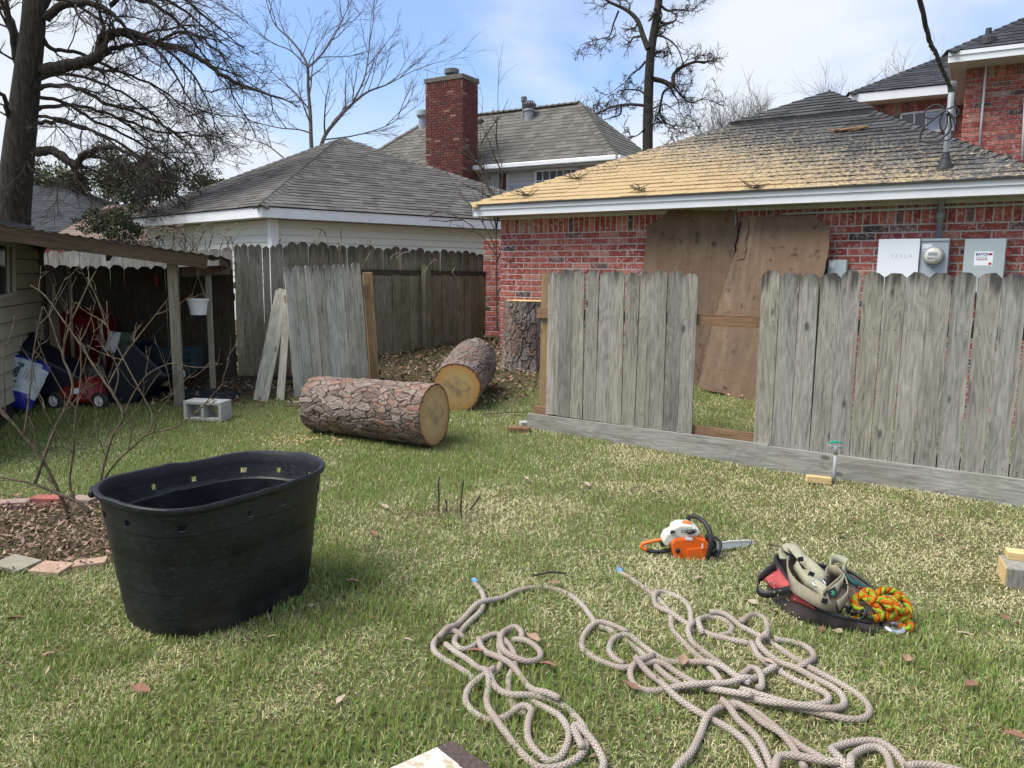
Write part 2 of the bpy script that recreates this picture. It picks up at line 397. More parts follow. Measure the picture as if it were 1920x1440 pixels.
# ================================================================ shingles
def shingle_mat(name, mode, dark, light, dust=None, big=0.0):
    m, nt, b = M_new(name)
    r = objrand(nt) if mode == 'obj' else attr(nt).outputs['Fac']
    g = nd(nt, 'ShaderNodeNewGeometry'); pos = g.outputs['Position']
    n1 = noise(nt, pos, 120, 3, .7); n2 = noise(nt, pos, 2.2, 4)
    f = mth(nt, 'ADD', mth(nt, 'MULTIPLY', r, 0.38), mth(nt, 'ADD', mth(nt, 'MULTIPLY', n1, 0.3), mth(nt, 'MULTIPLY', n2, 0.35)))
    c = ramp(nt, f, [(0.25, dark), (0.8, light)])
    if dust:
        A, e, up = dust
        def dot(vec, off):
            d = nd(nt, 'ShaderNodeVectorMath', operation='DOT_PRODUCT'); nt.links.new(pos, d.inputs[0]); d.inputs[1].default_value = vec
            return mth(nt, 'SUBTRACT', d.outputs['Value'], off)
        a = dot(e, A.dot(e)); bb = dot(up, A.dot(up))
        far = mth(nt, 'MULTIPLY', mth(nt, 'MAXIMUM', mth(nt, 'SUBTRACT', a, 2.2), 0.0), 0.155)
        dens = mth(nt, 'SUBTRACT', mth(nt, 'SUBTRACT', 1.15, far), mth(nt, 'MULTIPLY', bb, 0.25))
        dens = mth(nt, 'ADD', dens, mth(nt, 'MULTIPLY', mth(nt, 'SUBTRACT', noise(nt, pos, 2.5, 4), .5), .32))
        grain = mth(nt, 'ADD', mth(nt, 'MULTIPLY', noise(nt, pos, 26, 5, .7), .65), mth(nt, 'MULTIPLY', noise(nt, pos, 80, 3, .7), .35))
        msk = ramp(nt, mth(nt, 'ADD', mth(nt, 'MULTIPLY', mth(nt, 'SUBTRACT', dens, 0.5), 0.30), grain), [(0.50, (0, 0, 0)), (0.60, (1, 1, 1))])
        dcol = ramp(nt, noise(nt, pos, 80, 4, .7), [(0.3, (0.28, 0.19, 0.095)), (0.5, (0.43, 0.31, 0.165)), (0.7, (0.55, 0.43, 0.26))])
        dgray = ramp(nt, noise(nt, pos, 80, 4, .7), [(0.3, (0.24, 0.19, 0.12)), (0.7, (0.50, 0.43, 0.31))])
        dcol = mixc(nt, ramp(nt, dens, [(0.45, (0, 0, 0)), (0.85, (1, 1, 1))]), dgray, dcol)
        c = mixc(nt, msk, c, dcol)
    nt.links.new(c, b.inputs['Base Color']); b.inputs['Roughness'].default_value = 0.9; b.inputs['Specular IOR Level'].default_value = .2
    bump(nt, b, n1, 0.7, 0.006); return m
def shingle_face(parent, poly, e, mats, expo=0.145, wid=0.32, nparts=0, thick=0.014, name='shingle', score=None, split=None):
    """lays courses of shingles on a convex roof face; e runs along the eave"""
    poly = [Vector(p) for p in poly]; nn = V(0, 0, 0)
    for i in range(len(poly)): nn += poly[i].cross(poly[(i + 1) % len(poly)])
    nn.normalize()
    if nn.z < 0: nn = -nn
    e = Vector(e).normalized(); up = nn.cross(e).normalized()
    if up.z < 0: up = -up; e = -e
    O = poly[0]; P2 = [((p - O).dot(e), (p - O).dot(up)) for p in poly]
    b0 = min(q[1] for q in P2); b1 = max(q[1] for q in P2)
    def span(bv):
        xs_ = []
        for i in range(len(P2)):
            (x1, y1), (x2, y2) = P2[i], P2[(i + 1) % len(P2)]
            if (y1 - bv) * (y2 - bv) <= 0 and abs(y1 - y2) > 1e-9: xs_.append(x1 + (x2 - x1) * (bv - y1) / (y2 - y1))
        return (min(xs_), max(xs_)) if xs_ else None
    full = []; mb = MB(); bv = b0 + 0.001; row = 0
    while bv < b1 - 0.01:
        t = min(bv + expo, b1 - 0.001); lo, hi = span(bv), span(t)
        if not lo or not hi: break
        off = random.uniform(0, wid)
        a = lo[0] - off
        while a < lo[1]:
            wd = wid * random.choice((0.5, 1, 1, 1)); x0, x1 = max(a, lo[0]), min(a + wd, lo[1]); y0, y1 = max(a, hi[0]), min(a + wd, hi[1])
            if x1 - x0 > 0.01:
                if y1 < y0: y0 = y1 = min(max((x0 + x1) / 2, hi[0]), hi[1])
                if abs(wd - wid) < 1e-6 and x0 == a and y0 == a and x1 == a + wd and y1 == a + wd and abs(t - bv - expo) < 1e-6:
                    full.append((a, bv))
                else:
                    th = thick * random.uniform(.7, 1.3)
                    q = lambda x, y, z: O + e * x + up * y + nn * z
                    g = .003; vs = [q(x0, bv, 0), q(x1 - g, bv, 0), q(x1 - g, bv, th), q(x0, bv, th), q(max(y0, y1 - g), t, .003), q(y0, t, .003)]
                    mb.add(vs, [(0, 1, 2, 3), (3, 2, 4, 5), (1, 4, 2), (0, 3, 5)], (random.random(),) * 3)
            a += wd
        bv += expo; row += 1
    pos = lambda f: O + e * (f[0] + wid / 2) + up * f[1]
    if nparts:
        full.sort(key=lambda f: score(pos(f)) if score else -pos(f).y)
        full.reverse()
    sm = []
    for i in range(3):
        k = MB(); th = thick * (0.75 + .25 * i); g = .003
        k.add([(0, 0, 0), (wid - g, 0, 0), (wid - g, 0, th), (0, 0, th), (wid - g, expo, .003), (0, expo, .003)], [(0, 1, 2, 3), (3, 2, 4, 5), (1, 4, 2), (0, 3, 5)])
        sm.append(k.mesh(name, mats[0]))
    for i, f in enumerate(full):
        if i < nparts: piece(name, random.choice(sm), parent, frame(O + e * f[0] + up * f[1], e, up, nn))
        else:
            x0, bv = f; th = thick * random.uniform(.7, 1.3); g = .003; q = lambda x, y, z: O + e * x + up * y + nn * z
            mb.add([q(x0, bv, 0), q(x0 + wid - g, bv, 0), q(x0 + wid - g, bv, th), q(x0, bv, th), q(x0 + wid - g, bv + expo, .003), q(x0, bv + expo, .003)], [(0, 1, 2, 3), (3, 2, 4, 5), (1, 4, 2), (0, 3, 5)], (random.random(),) * 3)
    if mb.v: tag(mb.build('shingle_field', mats[1], parent), kind='stuff')
    return e, up, nn
def ridge_caps(parent, a, b, mat, wid=0.15, step=0.14, name='ridge_cap', thick=0.012, sag=0.055):
    a, b = Vector(a), Vector(b); d = (b - a); n = max(1, int(d.length / step)); dn = d.normalized()
    sd_ = dn.cross(V(0, 0, 1)).normalized(); upv = sd_.cross(dn).normalized()
    k = MB(); L = step * 1.12; w2 = wid
    k.add([(0, -w2, -sag + thick), (0, 0, thick * 1.8), (0, w2, -sag + thick), (L, -w2, -sag), (L, 0, .004), (L, w2, -sag), (0, -w2, -sag - .02), (0, 0, -.01), (0, w2, -sag - .02)],
          [(0, 3, 4, 1), (1, 4, 5, 2), (6, 0, 1, 7), (7, 1, 2, 8), (6, 3, 0), (8, 2, 5)])
    me = k.mesh(name, mat)
    for i in range(n): piece(name, me, parent, frame(a + dn * (i * step) + V(0, 0, .012), dn, sd_ * 1.0, upv))

MAT['white_paint'] = simple('white_paint', (0.80, 0.81, 0.82), (0.70, 0.71, 0.72), 3, 0.55)
MAT['soffit'] = simple('soffit_paint', (0.62, 0.60, 0.55), (0.52, 0.50, 0.46), 3, 0.7)
MAT['galv'] = simple('galvanised_steel', (0.30, 0.325, 0.35), (0.20, 0.22, 0.24), 14, 0.5, metal=0.25); MAT['dark_galv'] = simple('weathered_vent_metal', (0.16, 0.165, 0.17), (0.10, 0.105, 0.11), 14, 0.6)
MAT['rubber'] = simple('black_rubber', (0.035, 0.036, 0.038), (0.02, 0.02, 0.022), 14, 0.6)
MAT['glass'] = simple('dark_window_glass', (0.05, 0.06, 0.07), (0.03, 0.035, 0.04), 2, 0.08, spec=0.8)
MAT['glass_pale'] = simple('pale_window_pane', (0.38, 0.46, 0.55), (0.30, 0.38, 0.47), 2, 0.15, spec=0.6)  # paler blue-grey colour for one pane

# ================================================================ brick garage
C0 = V(-0.17, 10.66, 0); U = V(.825, -.566, 0).normalized(); N = V(U.y, -U.x, 0); UP = V(0, 0, 1)
ZS = 2.24; OH = 0.40; GL = 6.9
gar = thing('brick_garage', (C0.x, C0.y, 0.45), 'red brick garage with sawdust covered grey hip roof behind the picket fence', 'garage')
mb = MB()
mb.prism([C0 + UP * -.1, C0 + U * GL + UP * -.1, C0 + U * GL + UP * (ZS + .02), C0 + UP * (ZS + .02)], -N * 0.2)
wall = mb.build('wall', 'mortar', gar)
L_, C_, J_ = 0.254, 0.0762, 0.0145
bl = bond(GL, 0.0, ZS - .006, L_, C_, J_, 0.0, soldier=0.205)
# which bricks show: above the fence, left of it, or in its gap, and not behind the plywood
def gproj(p):
    q = Vector(_R.T @ (np.array(p) - CP)); return 960 + FPX * q.x / -q.z, 720 - FPX * q.y / -q.z
def shows(b_):
    px, py = gproj(C0 + U * (b_[0] + b_[2] / 2) + UP * (b_[1] + b_[3] / 2))
    if px < 930 or px > 1930: return False
    if 1212 < px < 1550 and py > 412: return False
    if 945 < px < 1022 and py > 560: return False
    if px > 1015 and py > 515: return False
    return py < 655
vis = [b_ for b_ in bl if shows(b_)]; vset = set(vis)
vis.sort(key=lambda b_: -b_[2] * b_[3] / (C0 + U * b_[0]).length ** 2)
print('garage bricks', len(bl), 'visible', len(vis))
DB = 0.006
cache = {}
for b_ in vis[:300]:
    key = (round(b_[2], 3), round(b_[3], 3))
    if key not in cache: cache[key] = brick_meshes(b_[2], b_[3], DB, 3)
    piece('brick', random.choice(cache[key]), wall, frame(C0 + U * (b_[0] + b_[2] / 2) + UP * (b_[1] + b_[3] / 2) + N * random.uniform(-.0015, .0015), U, UP, N))
rest = set(vis[:300]); mb = MB()
for b_ in bl:
    if b_ not in rest: brick_shape(mb, C0 + U * b_[0] + UP * b_[1], U, UP, N, b_[2], b_[3], DB, (random.random(),) * 3)
tag(mb.build('brick_field', 'brick_c', wall), kind='stuff')
# return of the left end wall and the recessed brick wing behind it
W0 = C0 - N * 0.2
mb = MB(); mb.prism([C0 + UP * .1 - N * .201, C0 + UP * .1 - N * 6.5, C0 + UP * ZS - N * 6.5, C0 + UP * ZS - N * .201], U * 0.2)
endw = mb.build('end_wall', 'mortar', gar)
mb = MB()
for b_ in bond(6.5, 0.2, ZS - .006, L_, C_, J_, 0.0, soldier=.205): brick_shape(mb, C0 + UP * b_[1] - N * (b_[0] + 0.0), -N, UP, -U, b_[2], b_[3], DB, (random.random(),) * 3)
tag(mb.build('brick_field', 'brick_c', endw), kind='stuff')
WG = atY(906, 600, 11.75); WG.z = 0
mb = MB(); wu = V(.98, -.2, 0).normalized(); wnn = V(wu.y, -wu.x, 0)
mb.prism([WG + UP * .3, WG + wu * .62 + UP * .3, WG + wu * .62 + UP * 2.0, WG + UP * 2.0], -wnn * .3)
wing = mb.build('wing_wall', 'mortar', gar); mb = MB()
for b_ in bond(.62, .35, 2.0, L_, C_, J_): brick_shape(mb, WG + wu * b_[0] + UP * b_[1], wu, UP, wnn, b_[2], b_[3], DB, (random.random(),) * 3)
tag(mb.build('brick_field', 'brick_c', wing), kind='stuff')
# eave: fascia with shadow board, soffit
E0 = C0 + N * OH + U * -.18; EL = GL + .35
FH = 0.125
mb = MB(); mb.prism([E0 + UP * ZS, E0 + U * EL + UP * ZS, E0 + U * EL + UP * (ZS + FH), E0 + UP * (ZS + FH)], -N * .02)
mb.prism([E0 + UP * ZS, E0 + UP * (ZS + FH), E0 - N * 7 + UP * (ZS + FH), E0 - N * 7 + UP * ZS], -U * -.02)
mb.build('fascia', 'white_paint', gar)
mb = MB(); D0 = E0 + N * .018; mb.prism([D0 + UP * (ZS + FH - .045), D0 + U * EL + UP * (ZS + FH - .045), D0 + U * EL + UP * (ZS + FH + .012), D0 + UP * (ZS + FH + .012)], -N * .017)
mb.build('drip_board', 'white_paint', gar)
mb = MB(); mb.prism([E0 - N * .021 + U * .021 + UP * (ZS + .012), E0 - N * .021 + U * EL + UP * (ZS + .012), E0 + U * EL - N * (OH + .1) + UP * (ZS + .012), E0 - N * (OH + .1) + U * .021 + UP * (ZS + .012)], UP * .01)
mb.prism([C0 + N * .002 + UP * (ZS - .03), C0 + U * GL + N * .002 + UP * (ZS - .03), C0 + U * GL + N * .002 + UP * (ZS + .01), C0 + N * .002 + UP * (ZS + .01)], N * .02)
mb.build('soffit', 'soffit', gar)
# roof
A = E0 + UP * (ZS + FH + .018) + N * .02 - U * .02
s_, mm = 3.62, 0.452
PK = A + (U - N) * s_ + UP * (s_ * mm)
# right hip meets the eave where the photograph shows it
best = None
for k in range(400):
    Bq = A + U * (4 + k * .01); 
    for t in (.5,):
        pts_ = [gproj(PK + (Bq - PK) * tt) for tt in np.linspace(.05, .95, 40)]
        y_ = np.interp(1850, [q[0] for q in pts_], [q[1] for q in pts_])
        if best is None or abs(y_ - 286) < best[0]: best = (abs(y_ - 286), Bq)
BR = best[1]; print('right hip', best, (BR - A).length, 'peak', gproj(PK))
BRR = A + U * (EL + .04)
SLOPE_UP = (N.cross(U)); 
fn = (U).cross(PK - A).normalized(); 
if fn.z < 0: fn = -fn
upv = fn.cross(U).normalized(); upv = upv if upv.z > 0 else -upv
MAT['gsh'] = shingle_mat('garage_shingle', 'obj', (0.028, 0.029, 0.032), (0.085, 0.086, 0.09), dust=(A, U, upv))
MAT['gsh_c'] = shingle_mat('garage_shingle_many', 'attr', (0.028, 0.029, 0.032), (0.085, 0.086, 0.09), dust=(A, U, upv))
mb = MB(); mb.add([A, BR, PK, A - N * 7.2, BR - N * 7.2], [(0, 1, 2), (3, 0, 2), (1, 4, 2), (4, 3, 2)])
mb.add([A - UP * .022, BR - UP * .022, A - N * .3 - UP * .02, BR - N * .3 - UP * .02], [(0, 2, 3, 1)])
roof = mb.build('roof', 'gsh_c', gar)
mb = MB(); mb.beam(A - UP * .004 + N * .012, BR - UP * .004 + N * .012, .03, .016); mb.build('drip_edge', 'rubber', roof)
shingle_face(roof, [A, BR, PK], U, ('gsh', 'gsh_c'), nparts=300, score=lambda p: -p.length)
shingle_face(roof, [A - N * 7.2, A, PK], N, ('gsh', 'gsh_c'))
shingle_face(roof, [BR, BR - N * 7.2, PK], N, ('gsh', 'gsh_c'))
ridge_caps(roof, A, PK, 'gsh', wid=.12, step=.15); ridge_caps(roof, BR, PK, 'gsh', wid=.12, step=.15)
# raised vent cap at the peak
mb = MB(); dn_ = 1.22
def dnp(d, lift): return [PK + d * x + UP * lift for x in ()]
fl = PK + (A - PK) * .295 + UP * .05; fr = PK + (BR - PK) * .295 + UP * .05
bl_ = PK + (A - N * 7.2 - PK) * .295 + UP * .05; br_ = PK + (BR - N * 7.2 - PK) * .295 + UP * .05; tp = PK + UP * .075
mb.add([fl, fr, br_, bl_, tp, fl - UP * .045, fr - UP * .045, br_ - UP * .045, bl_ - UP * .045], [(0, 1, 4), (1, 2, 4), (2, 3, 4), (3, 0, 4), (5, 6, 1, 0), (6, 7, 2, 1), (7, 8, 3, 2), (8, 5, 0, 3)], (.1, .1, .1))
vc = mb.build('vent_cap', 'gsh_c', roof)
shingle_face(roof, [fl + UP * .004, fr + UP * .004, tp + UP * .004], U, ('gsh', 'gsh_c'))

# ================================================================ white garage beyond the fence
MAT['grey_sh'] = shingle_mat('grey_shingle', 'obj', (0.07, 0.065, 0.06), (0.165, 0.157, 0.147)); MAT['grey_sh_c'] = shingle_mat('grey_shingle_many', 'attr', (0.07, 0.065, 0.06), (0.165, 0.157, 0.147))
MAT['siding'] = simple('cream_siding', (0.70, 0.70, 0.63), (0.63, 0.63, 0.56), 2, 0.6)
K = atZ(490, 407, 2.4); K.z = 0
d1 = V(.80, .60, 0); d2 = V(-.74, .673, 0); zf = 2.4; fh = .17
wg = thing('white_garage', (K.x, K.y, .56), 'cream sided garage with grey hip roof beyond the grey fence', 'garage')
Q = K + (d1 + d2) * .42
def lap_siding(parent, o, d, n, L, z0, z1, mat, expo=.125, name='siding_board', but=.03, rev=-.01):
    k = MB(); k.add([(0, 0, 0), (L, 0, 0), (L, 0, expo - rev), (0, 0, expo - rev), (0, -but, 0), (L, -but, 0), (L, -.004, expo - rev - .002), (0, -.004, expo - rev - .002)],
                    [(4, 5, 6, 7), (0, 1, 5, 4), (3, 7, 6, 2), (0, 4, 7, 3), (1, 2, 6, 5)])
    me = k.mesh(name, mat); z = z1 - expo
    while z > z0:
        piece(name, me, parent, frame(o + UP * z, d, -n, UP)); z -= expo
mb = MB(); mb.prism([Q, Q + d1 * 5.6, Q + d1 * 5.6 + UP * zf, Q + UP * zf], d2 * .12); mb.prism([Q + d2 * .13, Q + d2 * 5.2, Q + d2 * 5.2 + UP * zf, Q + d2 * .13 + UP * zf], d1 * .12)
ww = mb.build('wall', 'siding', wg)
nF = V(d1.y, -d1.x, 0).normalized(); nL = V(-d2.y, d2.x, 0).normalized()
lap_siding(ww, Q, d1, nF, 5.6, 1.25, zf - .01, 'siding'); 
lap_siding(ww, Q + d2 * 5.2, -d2, nL, 5.2, 1.25, zf - .01, 'siding')
mb = MB(); mb.box(Q + UP * 1.45 - (d1 + d2) * .002, (.13, .13, 1.9), Matrix((d1, d2, UP)).transposed()); mb.build('corner_trim', 'white_paint', wg)
KK = K + UP * zf; LW = 5.9
for _k in range(40, 80):
    if gproj(KK + d2 * _k * .1)[0] < 223: LW = _k * .1; break
mb = MB(); mb.prism([KK, KK + d1 * 6.4, KK + d1 * 6.4 + UP * fh, KK + UP * fh], d2 * .03); mb.prism([KK + d2 * .031, KK + d2 * LW, KK + d2 * LW + UP * fh, KK + d2 * .031 + UP * fh], d1 * .03)
mb.build('fascia', 'white_paint', wg)
mb = MB(); mb.prism([KK + (d1 + d2) * .032 + UP * .01, KK + d1 * 6.4 + d2 * .032 + UP * .01, KK + d1 * 6.4 + d2 * LW + UP * .01, KK + d2 * LW + d1 * .032 + UP * .01], UP * .012); mb.build('soffit', 'soffit', wg)
KA = KK + UP * (fh + .012) - (d1 + d2) * .03; sW = 3.2
best = None
for k in range(100):
    for q_ in range(30):
        ss = 2.4 + k * .02; m2 = .3 + q_ * .01; p = gproj(KA + (d1 + d2) * ss + UP * ss * m2); e_ = abs(p[0] - 640) + abs(p[1] - 260)
        if best is None or e_ < best[0]: best = (e_, ss, m2)
print('white garage peak', best); sW, m2 = best[1], best[2]
LW = 5.9
for _k in range(40, 80):
    if gproj(KA + d2 * _k * .1)[0] < 223: LW = _k * .1; break
print('left eave', LW)
KP = KA + (d1 + d2) * sW + UP * sW * m2; K1 = KA + d1 * 2 * sW; K2 = KA + d2 * LW; K3 = K1 + d2 * LW
print('wg corners', gproj(K1), gproj(K2))
mb = MB(); mb.add([KA, K1, K3, K2, KP], [(0, 1, 4), (1, 2, 4), (2, 3, 4), (3, 0, 4)]); wr = mb.build('roof', 'grey_sh_c', wg)
shingle_face(wr, [KA, K1, KP], d1, ('grey_sh', 'grey_sh_c'), nparts=160, score=lambda p: -p.length)
shingle_face(wr, [K2, KA, KP], d2, ('grey_sh', 'grey_sh_c'), nparts=140, score=lambda p: -p.length)
ridge_caps(wr, KA, KP, 'grey_sh', wid=.13, step=.17); ridge_caps(wr, K1, KP, 'grey_sh', wid=.13, step=.17); ridge_caps(wr, K2, KP, 'grey_sh', wid=.13, step=.17)
# gooseneck roof vent on its left slope
mb = MB(); vb = onplane(266, 398, KA, d2.cross(KP - KA)); mb.tube([vb - UP * .2, vb + UP * .32, vb + UP * .40 - d1 * .02, vb + UP * .42 - d1 * .08, vb + UP * .36 - d1 * .14], [.04, .04, .05, .055, .06], 10)
mb.build('roof_vent', 'galv', wg, smooth=True)

# ================================================================ tall house with the chimney
HY = 21.5
MAT['house_sh_c'] = shingle_mat('house_shingle', 'attr', (0.085, 0.08, 0.07), (0.17, 0.162, 0.142))
e0 = atY(868, 318, HY); hz = e0.z
hu = V(.85, -.527, 0).normalized(); hn = V(hu.y, -hu.x, 0)
hp = lambda px, py: onplane(px, py, e0, hn)
house = thing('two_storey_house', (e0.x, e0.y, .56), 'pale sided house with grey roof and tall red brick chimney', 'house')
H1 = e0 + hu * ((onplane(1157, 296, e0, hn) - e0).dot(hu)); H1.z = hz
def atdepth(px, py, off): return onplane(px, py, e0 - hn * off, hn)
best = None
for k in range(20, 120):
    kk = k * .05; p_ = atdepth(1086, 191, kk); e_ = abs((H1 - p_).dot(hu) - kk)
    if best is None or e_ < best[0]: best = (e_, kk)
kk = best[1]; RR_ = atdepth(1086, 191, kk); RL_ = atdepth(800, 221, kk); RL_.z = RR_.z; print('house ridge', best, RR_.z - hz)
H0 = V(RL_.x, RL_.y, hz) - hu * kk + hn * kk; print('H0', gproj(H0), 'hip', gproj(RL_))
b0_, b1_ = H0 - hn * 2 * kk, H1 - hn * 2 * kk
mb = MB(); mb.add([H0, H1, RR_, RL_, b0_, b1_], [(0, 1, 2, 3), (1, 5, 2), (4, 0, 3), (5, 4, 3, 2)]); hr = mb.build('roof', 'house_sh_c', house)
shingle_face(hr, [H0, H1, RR_, RL_], hu, ('house_sh_c', 'house_sh_c'), expo=.16); shingle_face(hr, [b0_, H0, RL_], hn, ('house_sh_c', 'house_sh_c'), expo=.16); shingle_face(hr, [H1, b1_, RR_], hn, ('house_sh_c', 'house_sh_c'), expo=.16)
MAT['house_cap'] = shingle_mat('house_cap', 'obj', (0.085, 0.08, 0.07), (0.17, 0.162, 0.142))
ridge_caps(hr, H1, RR_, 'house_cap', wid=.15, step=.2); ridge_caps(hr, RR_, RL_, 'house_cap', wid=.15, step=.2); ridge_caps(hr, H0, RL_, 'house_cap', wid=.15, step=.2)
HW0, HW1 = H0 - hn * .45 + hu * .4, H1 - hn * .45 - hu * .4
mb = MB(); mb.prism([V(HW0.x, HW0.y, .3), V(HW1.x, HW1.y, .3), HW1 + UP * .0, HW0], -hn * .2); 
eb = V(HW1.x, HW1.y, .3) - hn * .201; mb.prism([eb, eb - hn * 5, V((eb - hn * 5).x, (eb - hn * 5).y, hz), V(eb.x, eb.y, hz)], -hu * .2)
hw = mb.build('wall', 'siding', house)
MAT['pale_siding'] = simple('pale_siding', (0.60, 0.60, 0.57), (0.54, 0.54, 0.51), 2, 0.6)
lap_siding(hw, V(HW0.x, HW0.y, 0), hu, hn, (HW1 - HW0).length, 2.4, hz - .1, 'pale_siding', .12)
mb = MB(); mb.prism([H0 - UP * .05, H1 - UP * .05, H1 + UP * .07, H0 + UP * .07], hn * .09); mb.prism([H1 - hn * .01 - UP * .05, b1_ - UP * .05, b1_ + UP * .07, H1 - hn * .01 + UP * .07], hu * .09); mb.build('gutter', 'white_paint', house, bevel=.02)
mb = MB(); mb.prism([H0 - UP * .08, H1 - UP * .08, H1 - hn * .5 - UP * .08, H0 - hn * .5 - UP * .08], UP * .02); mb.build('soffit', 'soffit', house)
wp = lambda px, py: onplane(px, py, HW0 + hn * .02, hn)
mb = MB()
wnd = [wp(1006, 321), wp(1085, 316), wp(1085, 372), wp(1006, 378)]
for i in range(4): mb.beam(wnd[i] + hn * .02, wnd[(i + 1) % 4] + hn * .02, .06, .09, up=hn)
win = mb.build('window', 'white_paint', house)
mb = MB(); mb.prism([p + hn * .005 for p in wnd], hn * .012); mb.build('pane', 'glass', win)
mb = MB()
for k in range(1, 6):
    t = k / 6; mb.beam(wnd[0].lerp(wnd[1], t) + hn * .03, wnd[3].lerp(wnd[2], t) + hn * .03, .025, .025, up=hn)
for t in (.33, .66): mb.beam(wnd[0].lerp(wnd[3], t) + hn * .03, wnd[1].lerp(wnd[2], t) + hn * .03, .025, .024, up=hn)
mb.build('muntin', 'white_paint', win)
MAT['shutter'] = simple('brown_shutter', (0.13, 0.045, 0.03), (0.09, 0.03, 0.02), 6, 0.7)
for (a_, b2) in ((938, 951), (879, 893)):
    mb = MB(); mb.prism([wp(a_, 326), wp(b2, 325), wp(b2, 372), wp(a_, 372)], hn * .04); mb.build('shutter', 'shutter', house)
    mb = MB(); mb.prism([wp(b2 + .2, 325), wp(b2 + 2.2, 325), wp(b2 + 2.2, 372), wp(b2 + .2, 372)], hn * .045); mb.build('shutter_trim', 'white_paint', house)
# chimney
cu = hu; cL = onplane(798, 150, e0 + hn * .55, hn); cM = onplane(867, 139, e0 + hn * .55, hn)
cw = (cM - cL).dot(hu) ; ctop = cM.z; base = V(cL.x, cL.y, 0); cdp = 1.3
for _k in range(20, 200):
    if gproj(base + UP * ctop + hu * cw - hn * _k * .01)[0] > 896: cdp = _k * .01; break
print('chimney', cw, cdp)
mb = MB(); c00 = base; 
mb.prism([c00 + UP * .3, c00 + hu * cw + UP * .3, c00 + hu * cw + UP * ctop, c00 + UP * ctop], -hn * cdp); MAT['dark_mortar'] = simple('dark_mortar', (.20, .14, .12), (.13, .09, .08), 14, .95); chim = mb.build('chimney', 'dark_mortar', house)
mb = MB()
for b_ in bond(cw, 2.2, ctop - .1, .203, .0677, .009, soldier=.19): brick_shape(mb, c00 + hu * b_[0] + UP * b_[1], hu, UP, hn, b_[2], b_[3], .012, (random.random(),) * 3)
for b_ in bond(cdp, 2.2, ctop - .1, .203, .0677, .009, soldier=.19): brick_shape(mb, c00 + hu * cw - hn * (cdp - b_[0] - b_[2]) + UP * b_[1] - hn * 0 - hn * b_[2] + hn * b_[2] - hn * 0, -hn * -1, UP, hu, b_[2], b_[3], .012, (random.random(),) * 3) if False else brick_shape(mb, c00 + hu * cw - hn * b_[0] + UP * b_[1], -hn, UP, hu, b_[2], b_[3], .012, (random.random(),) * 3)
tag(mb.build('brick_field', 'chim_c', chim), kind='stuff')
MAT['concrete'] = simple('concrete', (0.42, 0.415, 0.40), (0.30, 0.295, 0.28), 30, 0.9, 0.5)
MAT['capstone'] = simple('chimney_crown', (0.17, 0.155, 0.13), (0.11, 0.10, 0.085), 10, 0.9, .4)
cc = c00 + hu * cw / 2 - hn * cdp / 2
mb = MB(); mb.box(cc + UP * (ctop - .04), (cw + .06, cdp + .06, .12), Matrix((hu, -hn, UP)).transposed()); mb.build('crown', 'capstone', chim, bevel=.01)
mb = MB(); fc = cc + UP * (ctop + .02); mb.lathe([(.13, 0), (.13, .12), (.20, .13), (.20, .24), (.19, .25), (0.0, .25)], fc, 20); mb.build('flue_cap', 'dark_galv', chim, smooth=False)
mb = MB(); fa = onplane(870, 322, e0 + hn * .1, hn); mb.prism([onplane(868, 318, e0 + hn * .05 , hn), onplane(893, 291, e0 - hn * .5, hn), onplane(894, 297, e0 - hn * .5, hn), onplane(872, 324, e0 + hn * .05, hn)], hn * .03); mb.build('flashing', 'galv', house)
# roof vents on the tall house
sl = (RR_ - H1); fnh = hu.cross(RR_ - H0).normalized(); fnh = fnh if fnh.z > 0 else -fnh
rp = lambda px, py: onplane(px, py, H0, fnh)
p = rp(992, 222); mb = MB(); mb.lathe([(.13, -.1), (.13, .17), (.16, .20), (.15, .25)], p, 18); tv_ = mb.build('turbine_vent', 'galv', house, smooth=False)
mb = MB()
for k in range(16):
    a_ = k / 16 * 2 * math.pi; mb.tube([p + V(.13 * math.cos(a_), .13 * math.sin(a_), .25), p + V(.19 * math.cos(a_ + .3), .19 * math.sin(a_ + .3), .36), p + V(.10 * math.cos(a_ + .6), .10 * math.sin(a_ + .6), .46)], .022, 4)
mb.lathe([(.11, .455), (.06, .475), (0, .48)], p, 12); mb.lathe([(.10, .26), (.12, .36), (.07, .45)], p, 12); mb.build('turbine_blades', 'dark_galv', tv_)
p = rp(982, 219); mb = MB(); mb.lathe([(.10, -.1), (.07, .06), (.055, .08), (.055, .40), (.085, .41), (.085, .53), (.06, .55), (0, .55)], p, 14); mb.build('flue_pipe', 'dark_galv', house)
p = rp(901, 230); mb = MB(); mb.lathe([(.1, -.1), (.1, .06), (0.0, .14)], p, 12); mb.build('roof_jack', 'rubber', house)
p = rp(793, 236); mb = MB(); mb.lathe([(.15, -.2), (.13, .2), (.20, .3), (.18, .45), (0, .5)], p, 16); mb.build('turbine_vent', 'galv', house)

